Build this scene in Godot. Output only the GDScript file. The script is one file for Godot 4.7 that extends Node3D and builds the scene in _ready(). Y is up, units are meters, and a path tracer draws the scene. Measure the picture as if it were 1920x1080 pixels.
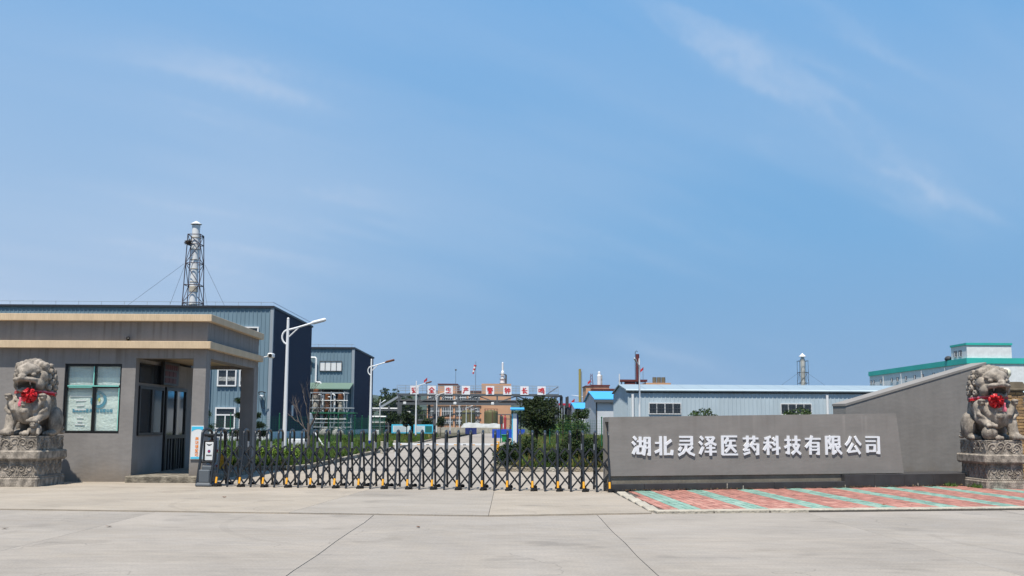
extends Node3D

# ------------------------------------------------------------------ mesh builder
class B:
	var v := PackedVector3Array()
	var n := PackedVector3Array()
	var c := PackedColorArray()
	var t := PackedVector2Array()
	var col := Color(1, 1, 1)
	var coloured := false

	func put(p: Vector3, nn: Vector3, uv := Vector2.ZERO) -> void:
		v.append(p)
		n.append(nn)
		c.append(col)
		t.append(uv)

	# corners counter-clockwise as seen from outside
	func tri(a: Vector3, b: Vector3, d: Vector3) -> void:
		var nn := (b - a).cross(d - a).normalized()
		put(a, nn)
		put(d, nn)
		put(b, nn)

	func quad(a: Vector3, b: Vector3, d: Vector3, e: Vector3) -> void:
		var nn := (d - a).cross(e - b).normalized()
		put(a, nn, Vector2(0, 1))
		put(d, nn, Vector2(1, 0))
		put(b, nn, Vector2(1, 1))
		put(a, nn, Vector2(0, 1))
		put(e, nn, Vector2(0, 0))
		put(d, nn, Vector2(1, 0))

	func quadn(a: Vector3, b: Vector3, d: Vector3, e: Vector3, na: Vector3, nb: Vector3, nd: Vector3, ne: Vector3) -> void:
		put(a, na)
		put(d, nd)
		put(b, nb)
		put(a, na)
		put(e, ne)
		put(d, nd)

	func box(o: Vector3, s: Vector3, q := Basis.IDENTITY) -> void:
		var x := q.x * s.x * 0.5
		var y := q.y * s.y * 0.5
		var z := q.z * s.z * 0.5
		quad(o - x - y + z, o + x - y + z, o + x + y + z, o - x + y + z)
		quad(o + x - y - z, o - x - y - z, o - x + y - z, o + x + y - z)
		quad(o + x - y + z, o + x - y - z, o + x + y - z, o + x + y + z)
		quad(o - x - y - z, o - x - y + z, o - x + y + z, o - x + y - z)
		quad(o - x + y + z, o + x + y + z, o + x + y - z, o - x + y - z)
		quad(o - x - y - z, o + x - y - z, o + x - y + z, o - x - y + z)

	func span(a: Vector3, b: Vector3) -> void:
		box((a + b) * 0.5, (b - a).abs())

	# box with chamfered edges
	func bev(o: Vector3, s: Vector3, e: float, q := Basis.IDENTITY) -> void:
		var h := s * 0.5
		var i := h - Vector3(e, e, e)
		var f := func(px: float, py: float, pz: float) -> Vector3: return o + q * Vector3(px, py, pz)
		for g in [-1.0, 1.0]:
			var a = [f.call(g * h.x, -i.y, i.z), f.call(g * h.x, -i.y, -i.z), f.call(g * h.x, i.y, -i.z), f.call(g * h.x, i.y, i.z)]
			var b = [f.call(-i.x, g * h.y, i.z), f.call(i.x, g * h.y, i.z), f.call(i.x, g * h.y, -i.z), f.call(-i.x, g * h.y, -i.z)]
			var d = [f.call(-i.x, -i.y, g * h.z), f.call(i.x, -i.y, g * h.z), f.call(i.x, i.y, g * h.z), f.call(-i.x, i.y, g * h.z)]
			for w in [a, b, d]:
				if g > 0:
					quad(w[0], w[1], w[2], w[3])
				else:
					quad(w[3], w[2], w[1], w[0])
		for g in [-1.0, 1.0]:
			for k in [-1.0, 1.0]:
				face(o, [f.call(g * h.x, k * i.y, i.z), f.call(g * h.x, k * i.y, -i.z), f.call(g * i.x, k * h.y, -i.z), f.call(g * i.x, k * h.y, i.z)])
				face(o, [f.call(g * h.x, i.y, k * i.z), f.call(g * h.x, -i.y, k * i.z), f.call(g * i.x, -i.y, k * h.z), f.call(g * i.x, i.y, k * h.z)])
				face(o, [f.call(i.x, g * h.y, k * i.z), f.call(-i.x, g * h.y, k * i.z), f.call(-i.x, g * i.y, k * h.z), f.call(i.x, g * i.y, k * h.z)])
				for m in [-1.0, 1.0]:
					face(o, [f.call(g * h.x, k * i.y, m * i.z), f.call(g * i.x, k * h.y, m * i.z), f.call(g * i.x, k * i.y, m * h.z)])

	# a flat polygon turned away from the point o
	func face(o: Vector3, w: Array) -> void:
		var nn = (w[1] - w[0]).cross(w[2] - w[0])
		if nn.dot(w[0] - o) < 0:
			w.reverse()
		if w.size() == 3:
			tri(w[0], w[1], w[2])
		else:
			quad(w[0], w[1], w[2], w[3])

	func bar(a: Vector3, b: Vector3, w: float, h: float, up := Vector3.UP) -> void:
		var z := (b - a)
		var l := z.length()
		z /= l
		var x := up.cross(z)
		if x.length() < 0.01:
			x = Vector3.RIGHT.cross(z)
		x = x.normalized()
		box((a + b) * 0.5, Vector3(w, h, l), Basis(x, z.cross(x), z))

	func tube(p: Array, r: Array, k := 8, caps := true) -> void:
		var last := []
		var ln := []
		var u := Vector3.ZERO
		for i in p.size():
			var d: Vector3
			if i == 0:
				d = p[1] - p[0]
			elif i == p.size() - 1:
				d = p[i] - p[i - 1]
			else:
				d = (p[i + 1] - p[i]).normalized() + (p[i] - p[i - 1]).normalized()
			d = d.normalized()
			if i == 0:
				u = d.cross(Vector3.UP)
				if u.length() < 0.05:
					u = d.cross(Vector3.RIGHT)
			u = (u - d * u.dot(d)).normalized()
			var w := d.cross(u)
			var rr: float = r[mini(i, r.size() - 1)]
			var ring := []
			var rn := []
			for j in k:
				var a := TAU * j / k
				var q := u * cos(a) + w * sin(a)
				rn.append(q)
				ring.append(p[i] + q * rr)
			if i > 0:
				for j in k:
					var m := (j + 1) % k
					quadn(last[j], last[m], ring[m], ring[j], ln[j], ln[m], rn[m], rn[j])
			elif caps:
				for j in range(1, k - 1):
					tri(ring[0], ring[j + 1], ring[j])
			if i == p.size() - 1 and caps:
				for j in range(1, k - 1):
					tri(ring[0], ring[j], ring[j + 1])
			last = ring
			ln = rn

	func cyl(a: Vector3, b: Vector3, r: float, r2 := -1.0, k := 10) -> void:
		tube([a, b], [r, r if r2 < 0 else r2], k)

	# profile: Vector2(radius, height)
	func lathe(o: Vector3, p: Array, k := 16, q := Basis.IDENTITY) -> void:
		for i in range(1, p.size()):
			var s: Vector2 = p[i] - p[i - 1]
			if s.length() < 1e-5:
				continue
			var m := Vector2(s.y, -s.x).normalized()
			for j in k:
				var a := TAU * j / k
				var b := TAU * (j + 1) / k
				var ea := Vector3(cos(a), 0, -sin(a))
				var eb := Vector3(cos(b), 0, -sin(b))
				var na := q * (ea * m.x + Vector3.UP * m.y)
				var nb := q * (eb * m.x + Vector3.UP * m.y)
				quadn(o + q * (ea * p[i - 1].x + Vector3.UP * p[i - 1].y), o + q * (eb * p[i - 1].x + Vector3.UP * p[i - 1].y), o + q * (eb * p[i].x + Vector3.UP * p[i].y), o + q * (ea * p[i].x + Vector3.UP * p[i].y), na, nb, nb, na)

	func ball(o: Vector3, r: Vector3, k := 8) -> void:
		var h := maxi(3, k / 2)
		for i in h:
			for j in k:
				var w := []
				var m := []
				for e in [[i, j], [i, j + 1], [i + 1, j + 1], [i + 1, j]]:
					var la: float = PI * (float(e[0]) / h - 0.5)
					var lo: float = TAU * e[1] / k
					var q := Vector3(cos(la) * cos(lo), sin(la), -cos(la) * sin(lo))
					w.append(o + q * r)
					m.append((q / r).normalized())
				quadn(w[0], w[1], w[2], w[3], m[0], m[1], m[2], m[3])

	# polygon (counter-clockwise, in the plane ux, uy) pushed back along -uz by depth
	func prism(o: Vector3, poly: PackedVector2Array, ux: Vector3, uy: Vector3, uz: Vector3, depth: float) -> void:
		if Geometry2D.is_polygon_clockwise(poly):
			poly.reverse()
		if depth < 0.0:
			o -= uz * depth
			depth = -depth
		var flip := ux.cross(uy).dot(uz) < 0.0
		var id := Geometry2D.triangulate_polygon(poly)
		var w := []
		for p in poly:
			w.append(o + ux * p.x + uy * p.y)
		var back := -uz * depth
		for i in range(0, id.size(), 3):
			var a: Vector3 = w[id[i]]
			var b: Vector3 = w[id[i + 1]]
			var d: Vector3 = w[id[i + 2]]
			if (b - a).cross(d - a).dot(uz) < 0:
				var e := b
				b = d
				d = e
			tri(a, b, d)
			tri(a + back, d + back, b + back)
		for i in w.size():
			var a: Vector3 = w[i]
			var b: Vector3 = w[(i + 1) % w.size()]
			if flip:
				quad(a, b, b + back, a + back)
			else:
				quad(b, a, a + back, b + back)

	# ribbed metal sheet from o along ux, between the heights y0 and y1 (y1 may change along the width), facing uz
	func ribs(o: Vector3, ux: Vector3, uz: Vector3, w: float, y0: float, y1a: float, y1b: float, pitch: float, deep: float) -> void:
		var k := maxi(1, roundi(w / pitch))
		pitch = w / k
		var pts := []
		for i in k:
			for e in [[0.0, 0.0], [0.1, 1.0], [0.24, 1.0], [0.34, 0.0]]:
				pts.append(Vector2((i + e[0]) * pitch, e[1] * deep))
		pts.append(Vector2(w, 0))
		for i in range(1, pts.size()):
			var a: Vector2 = pts[i - 1]
			var b: Vector2 = pts[i]
			var pa := o + ux * a.x + uz * a.y
			var pb := o + ux * b.x + uz * b.y
			quad(pa + Vector3.UP * y0, pb + Vector3.UP * y0, pb + Vector3.UP * lerpf(y1a, y1b, b.x / w), pa + Vector3.UP * lerpf(y1a, y1b, a.x / w))

	func leaf(p: Vector3, d: Vector3, nn: Vector3, l: float, w: float) -> void:
		var s := d.cross(nn).normalized() * w * 0.5
		var m := p + d * l * 0.5 + nn * l * 0.06
		tri(p, m + s, p + d * l)
		tri(p, p + d * l, m - s)

	func mesh(m: Material) -> ArrayMesh:
		var a := []
		a.resize(Mesh.ARRAY_MAX)
		a[Mesh.ARRAY_VERTEX] = v
		a[Mesh.ARRAY_NORMAL] = n
		a[Mesh.ARRAY_TEX_UV] = t
		if coloured:
			a[Mesh.ARRAY_COLOR] = c
		var o := ArrayMesh.new()
		o.add_surface_from_arrays(Mesh.PRIMITIVE_TRIANGLES, a)
		o.surface_set_material(0, m)
		return o


# ------------------------------------------------------------------ nodes
var taken := {}

func numbered(called: String, parent: Node) -> String:
	var key := str(parent.get_instance_id()) + called
	var k: int = taken.get(key, 0)
	taken[key] = k + 1
	return called if k == 0 else "%s_%03d" % [called, k]

func put(called: String, b: B, m: Material, parent: Node = self) -> MeshInstance3D:
	var o := MeshInstance3D.new()
	o.mesh = b.mesh(m)
	o.name = numbered(called, parent)
	parent.add_child(o, true)
	return o

func put_mesh(called: String, me: Mesh, parent: Node = self, at := Vector3.ZERO) -> MeshInstance3D:
	var o := MeshInstance3D.new()
	o.mesh = me
	o.name = numbered(called, parent)
	parent.add_child(o, true)
	o.position = at
	return o

func tag(o: Node, label: String, category := "", group := "", kind := "") -> Node:
	o.set_meta("label", label)
	if category:
		o.set_meta("category", category)
	if group:
		o.set_meta("group", group)
	if kind:
		o.set_meta("kind", kind)
	return o

func thing(called: String, label: String, category: String, at := Vector3.ZERO, turn := 0.0, group := "") -> Node3D:
	var o := Node3D.new()
	o.name = numbered(called, self)
	add_child(o, true)
	o.position = at
	o.rotation.y = turn
	tag(o, label, category, group)
	return o

func dup(src: Node3D, called: String, label: String, at: Vector3, turn := 0.0) -> Node3D:
	var o: Node3D = src.duplicate()
	o.name = numbered(called, self)
	add_child(o, true)
	o.position = at
	o.rotation.y = turn
	o.set_meta("label", label)
	return o

func struct(called: String, b: B, m: Material) -> MeshInstance3D:
	var o := put(called, b, m)
	o.set_meta("kind", "structure")
	return o

func struct_root(called: String) -> Node3D:
	var o := Node3D.new()
	o.name = numbered(called, self)
	add_child(o, true)
	o.set_meta("kind", "structure")
	return o

# ------------------------------------------------------------------ materials
func ntex(sd: int, freq: float, lo: float, hi: float, oct := 4, size := 256, kind := FastNoiseLite.TYPE_SIMPLEX_SMOOTH, a := 0.25, b := 0.75) -> NoiseTexture2D:
	var f := FastNoiseLite.new()
	f.seed = sd
	f.noise_type = kind
	f.frequency = freq
	f.fractal_octaves = oct
	var t := NoiseTexture2D.new()
	t.width = size
	t.height = size
	t.seamless = true
	t.noise = f
	var g := Gradient.new()
	g.offsets = PackedFloat32Array([a, b])
	g.colors = PackedColorArray([Color(lo, lo, lo).linear_to_srgb(), Color(hi, hi, hi).linear_to_srgb()])
	t.color_ramp = g
	return t

func nmap(sd: int, freq: float, strength: float, oct := 4, size := 256) -> NoiseTexture2D:
	var f := FastNoiseLite.new()
	f.seed = sd
	f.frequency = freq
	f.fractal_octaves = oct
	var t := NoiseTexture2D.new()
	t.width = size
	t.height = size
	t.seamless = true
	t.as_normal_map = true
	t.bump_strength = strength
	t.noise = f
	return t

func mat(called: String, r: float, g: float, b: float, rough := 0.8, tex: Texture2D = null, sc := Vector3.ONE, nt: Texture2D = null, ns := 0.6, detail: Texture2D = null, ds := Vector3.ONE) -> StandardMaterial3D:
	var m := StandardMaterial3D.new()
	m.resource_name = called
	m.albedo_color = Color(r * 0.89, g * 0.89, b * 0.89).linear_to_srgb()
	m.roughness = rough
	m.metallic_specular = 0.4
	if tex or nt:
		m.uv1_triplanar = true
		m.uv1_world_triplanar = true
		m.uv1_scale = sc
	if tex:
		m.albedo_texture = tex
	if nt:
		m.normal_enabled = true
		m.normal_texture = nt
		m.normal_scale = ns
	if detail:
		m.detail_enabled = true
		m.detail_blend_mode = BaseMaterial3D.BLEND_MODE_MUL
		m.detail_albedo = detail
		m.detail_uv_layer = BaseMaterial3D.DETAIL_UV_2
		m.uv2_triplanar = true
		m.uv2_world_triplanar = true
		m.uv2_scale = ds
	return m

# ------------------------------------------------------------------ lettering: strokes on a 100 x 100 square, y down
const GLYPH := {
	"湖": "12,10 24,22;6,34 18,46;8,88 24,58;28,30 62,30;45,10 45,54;31,54 60,54;31,54 31,88;60,54 60,88;31,86 60,86;69,12 69,62 62,94;69,14 93,14;92,12 92,92 84,90;69,38 92,38;69,60 92,60",
	"北": "6,38 34,38;34,8 34,94;4,82 34,70;58,8 58,90 92,90 94,72;60,46 90,26",
	"灵": "16,10 82,10;81,8 81,48;18,28 82,28;14,46 82,46;50,50 48,68 34,84 10,96;24,58 14,74;84,56 66,72;52,70 70,86 94,96",
	"泽": "12,10 24,22;6,34 18,46;8,90 24,58;38,12 84,12;84,12 70,32 36,50;46,18 66,36 94,48;42,62 88,62;34,80 95,80;64,48 64,97",
	"医": "8,8 92,8;12,8 12,94;10,94 95,94;42,14 26,42;36,28 82,28;28,52 86,52;56,28 54,56 28,82;56,56 84,82",
	"药": "8,18 92,18;32,6 32,32;68,6 68,32;34,36 18,54 40,54;40,44 14,74 42,72;10,94 44,84;62,36 50,58;56,46 90,46;89,44 88,92 76,94;60,60 72,74",
	"科": "44,10 10,20;4,38 50,38;28,16 28,96;28,42 6,74;30,48 46,62;58,16 70,28;56,38 68,50;50,74 96,64;80,6 80,96",
	"技": "6,26 40,26;26,6 26,90 12,86;4,62 42,48;48,26 94,26;70,6 70,46;50,48 86,48;86,48 74,70 46,94;54,54 70,76 94,94",
	"有": "6,20 94,20;44,6 34,36 8,62;34,38 34,96;34,40 80,40;80,38 80,94 68,92;34,58 80,58;34,74 80,74",
	"限": "10,8 10,97;10,10 34,10 24,36;24,36 36,54 30,66 18,66;48,10 84,10;84,8 84,48;48,46 84,46;48,28 84,28;48,8 48,92 66,82;62,50 74,74 96,94;90,54 72,68",
	"公": "36,10 26,32 6,52;62,10 74,30 94,50;48,44 18,86;18,86 72,80;62,58 88,94",
	"司": "8,12 86,12;85,10 85,92 70,90;8,32 66,32;16,52 60,52;60,50 60,84;16,82 60,82;16,50 16,88",
	"安": "50,4 50,16;12,32 12,18;12,18 88,18;88,18 88,32;44,24 26,62 80,94;8,48 92,48;72,50 58,76 14,94",
	"全": "50,6 8,46;50,6 92,46;26,50 74,50;22,70 78,70;8,92 92,92;50,50 50,92",
	"生": "28,10 10,46;20,28 88,28;18,58 84,58;6,92 94,92;52,6 52,92",
	"产": "50,4 50,16;14,20 88,20;32,28 40,42;68,28 58,42;14,48 90,48;22,48 20,72 6,94",
	"警": "8,10 46,10;18,3 18,16;36,3 36,16;14,18 8,30;12,24 44,24 42,48 36,46;16,30 30,30;30,30 30,40 16,40;16,40 16,30;60,4 52,22;58,14 92,14;84,14 54,46;62,24 92,46;10,55 90,55;50,48 50,55;28,64 72,64;28,73 72,73;28,82 72,82;72,82 72,96 28,96;28,96 28,82",
	"钟": "24,6 8,34;18,20 42,20;12,40 40,40;6,58 42,58;26,40 26,90 42,80;50,26 92,26;92,26 92,62 50,62;50,62 50,26;71,6 71,96",
	"长": "74,8 38,34;32,6 32,92 52,80;6,48 94,48;46,48 62,74 92,94",
	"鸣": "8,22 8,72;8,24 32,24;32,22 32,70;8,66 32,66;64,4 58,16;48,16 84,16 82,40 74,38;48,16 48,52;48,52 90,52 88,92 76,90;58,26 66,34;40,72 78,72",
	"来": "12,22 88,22;28,30 36,44;72,30 64,44;6,52 94,52;50,6 50,96;48,54 10,90;52,54 90,90",
	"访": "16,8 26,18;6,36 22,36;22,36 22,84 34,74;62,6 68,18;38,26 94,26;58,26 56,58 36,94;58,52 86,52 84,88 70,90",
	"请": "16,8 26,18;6,36 22,36;22,36 22,84 34,74;40,16 92,16;44,30 88,30;38,44 94,44;66,6 66,44;48,54 48,96;48,54 84,54;84,54 84,94 74,92;48,68 84,68;48,80 84,80",
	"登": "16,12 44,12 10,46;18,26 28,32;60,8 92,44;86,14 70,26;92,28 76,36;34,42 66,42;30,54 70,54;70,54 70,70 30,70;30,70 30,54;36,76 40,88;64,74 58,88;10,94 90,94",
	"记": "16,8 26,18;6,36 22,36;22,36 22,84 34,74;44,14 86,14;86,14 86,46;46,46 86,46;46,46 46,84 54,92;54,92 92,92 94,74",
}

# one character built of raised strokes: o is the lower left corner of its square, each later stroke stands a hair prouder
func glyph(b: B, ch: String, o: Vector3, ux: Vector3, uy: Vector3, uz: Vector3, w: float, h: float, deep: float, wide: float, thin: float, step := 0.0008) -> void:
	var k := 0
	for s in GLYPH[ch].split(";"):
		var pts := []
		for p in s.split(" "):
			var e = p.split(",")
			pts.append(Vector2(float(e[0]) * 0.01 * w, (1.0 - float(e[1]) * 0.01) * h))
		for i in range(1, pts.size()):
			var a: Vector2 = pts[i - 1]
			var d: Vector2 = pts[i] - a
			var l := d.length()
			d /= l
			var ww := lerpf(thin, wide, absf(d.y) ** 0.7)
			var e0 := ww * (0.38 if i > 1 else 0.12)
			var e1 := ww * (0.38 if i < pts.size() - 1 else 0.12)
			var m := a + d * (l + e1 - e0) * 0.5
			var x := ux * d.x + uy * d.y
			var y := uz.cross(x)
			var dd := deep + step * k
			b.box(o + ux * m.x + uy * m.y + uz * dd * 0.5, Vector3(l + e0 + e1, ww, dd), Basis(x, y, uz))
			k += 1

# ------------------------------------------------------------------ plants
func crown(b: B, o: Vector3, r: Vector3, clumps: int, per: int, ll: float, lw: float, rng: RandomNumberGenerator, tint: Color, size := 0.36, hollow := 0.5) -> void:
	b.coloured = true
	for i in clumps:
		var q := Vector3(rng.randfn(), rng.randfn(), rng.randfn()).normalized()
		var m := o + q * r * lerpf(hollow, 0.95, rng.randf())
		var cr := (r.x + r.y + r.z) / 3.0 * size * rng.randf_range(0.7, 1.25)
		var tone := rng.randf_range(0.65, 1.35)
		for j in per:
			var e := Vector3(rng.randfn(), rng.randfn() + 0.25, rng.randfn()).normalized()
			var p := m + e * cr * pow(rng.randf(), 0.4) * Vector3(1, 0.8, 1)
			var d := (e + Vector3(rng.randfn(), rng.randfn() * 0.7, rng.randfn()) * 0.6).normalized()
			var nn := (e + Vector3.UP * 0.4 + Vector3(rng.randfn(), rng.randfn(), rng.randfn()) * 0.4).normalized()
			var tt := tone * rng.randf_range(0.8, 1.2)
			b.col = Color(tint.r * tt * rng.randf_range(0.85, 1.25), tint.g * tt, tint.b * tt)
			b.leaf(p, d, nn, ll * rng.randf_range(0.7, 1.3), lw * rng.randf_range(0.8, 1.2))
	b.col = Color.WHITE

func twigs(b: B, p: Vector3, d: Vector3, l: float, r: float, depth: int, rng: RandomNumberGenerator, bend := 0.5) -> void:
	var q := p + d * l * 0.5 + Vector3(rng.randfn(), rng.randfn(), rng.randfn()) * l * 0.04
	var e := p + d * l
	b.tube([p, q, e], [r, r * 0.8, r * 0.62], 5 if depth > 1 else 4, depth == 0)
	if depth <= 0:
		return
	var k := 2 + (1 if rng.randf() < 0.5 else 0)
	for i in k:
		var nd := (d + Vector3(rng.randfn(), rng.randf_range(-0.15, 0.6), rng.randfn()) * bend).normalized()
		twigs(b, p + d * l * rng.randf_range(0.6, 1.0), nd, l * rng.randf_range(0.6, 0.8), r * 0.58, depth - 1, rng, bend)

# ------------------------------------------------------------------ stone lion, as a field joined smoothly and meshed with surface nets
const LH := 0.021
const LO := Vector3(-0.68, -0.03, -0.9)
const LN := Vector3i(65, 95, 86)
var field := PackedFloat32Array()

func blend(kind: int, a: Vector3, b: Vector3, ra: float, rb: float, k: float, cut := false) -> void:
	# kind 0: ellipsoid with centre a and radii b; kind 1: tapered capsule from a to b
	var lo: Vector3
	var hi: Vector3
	if kind == 0:
		lo = a - b
		hi = a + b
	else:
		var rm := maxf(ra, rb)
		lo = a.min(b) - Vector3.ONE * rm
		hi = a.max(b) + Vector3.ONE * rm
	var mg := Vector3.ONE * (k + 2.5 * LH)
	var i0 := Vector3i(((lo - mg - LO) / LH).floor()).clamp(Vector3i.ZERO, LN - Vector3i.ONE)
	var i1 := Vector3i(((hi + mg - LO) / LH).ceil()).clamp(Vector3i.ZERO, LN - Vector3i.ONE)
	var ab := b - a
	var ll := maxf(ab.length_squared(), 1e-6)
	for z in range(i0.z, i1.z + 1):
		for y in range(i0.y, i1.y + 1):
			var at := (z * LN.y + y) * LN.x
			for x in range(i0.x, i1.x + 1):
				var p := LO + Vector3(x, y, z) * LH
				var d: float
				if kind == 0:
					var q := (p - a) / b
					var k0 := q.length()
					d = k0 * (k0 - 1.0) / maxf((q / b).length(), 1e-4)
				else:
					var h := clampf((p - a).dot(ab) / ll, 0.0, 1.0)
					d = (p - a - ab * h).length() - lerpf(ra, rb, h)
				var g := field[at + x]
				if cut:
					var m := maxf(k - absf(g + d), 0.0) / k
					field[at + x] = maxf(g, -d) + m * m * k * 0.25
				else:
					var m := maxf(k - absf(g - d), 0.0) / k
					field[at + x] = minf(g, d) - m * m * k * 0.25

func nets(mirror: bool, m: Material) -> ArrayMesh:
	var id := PackedInt32Array()
	id.resize(field.size())
	id.fill(-1)
	var vs := PackedVector3Array()
	var ix := PackedInt32Array()
	var dx := 1
	var dy := LN.x
	var dz := LN.x * LN.y
	var off := [0, dx, dy, dx + dy, dz, dx + dz, dy + dz, dx + dy + dz]
	for z in LN.z - 1:
		for y in LN.y - 1:
			var at := (z * LN.y + y) * LN.x
			for x in LN.x - 1:
				var i := at + x
				var s := 0
				var f0 := field[i]
				if f0 > 0.12 or f0 < -0.12:
					continue
				for k in 8:
					if field[i + off[k]] < 0.0:
						s += 1
				if s == 0 or s == 8:
					continue
				var sum := Vector3.ZERO
				var cnt := 0
				for e in [[0, 1], [2, 3], [4, 5], [6, 7], [0, 2], [1, 3], [4, 6], [5, 7], [0, 4], [1, 5], [2, 6], [3, 7]]:
					var fa := field[i + off[e[0]]]
					var fb := field[i + off[e[1]]]
					if (fa < 0.0) != (fb < 0.0):
						var t := fa / (fa - fb)
						var pa := Vector3(e[0] & 1, (e[0] >> 1) & 1, e[0] >> 2)
						var pb := Vector3(e[1] & 1, (e[1] >> 1) & 1, e[1] >> 2)
						sum += pa.lerp(pb, t)
						cnt += 1
				id[i] = vs.size()
				vs.append(LO + (Vector3(x, y, z) + sum / cnt) * LH)
	for z in range(1, LN.z - 1):
		for y in range(1, LN.y - 1):
			var at := (z * LN.y + y) * LN.x
			for x in range(1, LN.x - 1):
				var i := at + x
				if id[i] < 0:
					continue
				var inside := field[i] < 0.0
				for ax in 3:
					var st: int = [dx, dy, dz][ax]
					var u: int = [dy, dz, dx][ax]
					var w: int = [dz, dx, dy][ax]
					if inside == (field[i + st] < 0.0):
						continue
					var a := id[i]
					var b := id[i - u]
					var c := id[i - u - w]
					var d := id[i - w]
					if a < 0 or b < 0 or c < 0 or d < 0:
						continue
					if inside != mirror:
						ix.append_array([a, c, b, a, d, c])
					else:
						ix.append_array([a, b, c, a, c, d])
	var ns := PackedVector3Array()
	ns.resize(vs.size())
	for k in range(0, ix.size(), 3):
		var nn := (vs[ix[k + 2]] - vs[ix[k]]).cross(vs[ix[k + 1]] - vs[ix[k]])
		if mirror:
			nn = -nn
		for j in 3:
			ns[ix[k + j]] += nn
	for k in vs.size():
		ns[k] = ns[k].normalized()
		if mirror:
			vs[k].x = -vs[k].x
			ns[k].x = -ns[k].x
	var arr := []
	arr.resize(Mesh.ARRAY_MAX)
	arr[Mesh.ARRAY_VERTEX] = vs
	arr[Mesh.ARRAY_NORMAL] = ns
	arr[Mesh.ARRAY_INDEX] = ix
	var o := ArrayMesh.new()
	o.add_surface_from_arrays(Mesh.PRIMITIVE_TRIANGLES, arr)
	o.surface_set_material(0, m)
	return o

func el(x: float, y: float, z: float, rx: float, ry: float, rz: float, k := 0.05, cut := false) -> void:
	blend(0, Vector3(x, y, z), Vector3(rx, ry, rz), 0, 0, k, cut)

func cap(a: Vector3, b: Vector3, ra: float, rb: float, k := 0.05, cut := false) -> void:
	blend(1, a, b, ra, rb, k, cut)

func sample(p: Vector3) -> float:
	var q := Vector3i(((p - LO) / LH).round()).clamp(Vector3i.ZERO, LN - Vector3i.ONE)
	return field[(q.z * LN.y + q.y) * LN.x + q.x]

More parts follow.
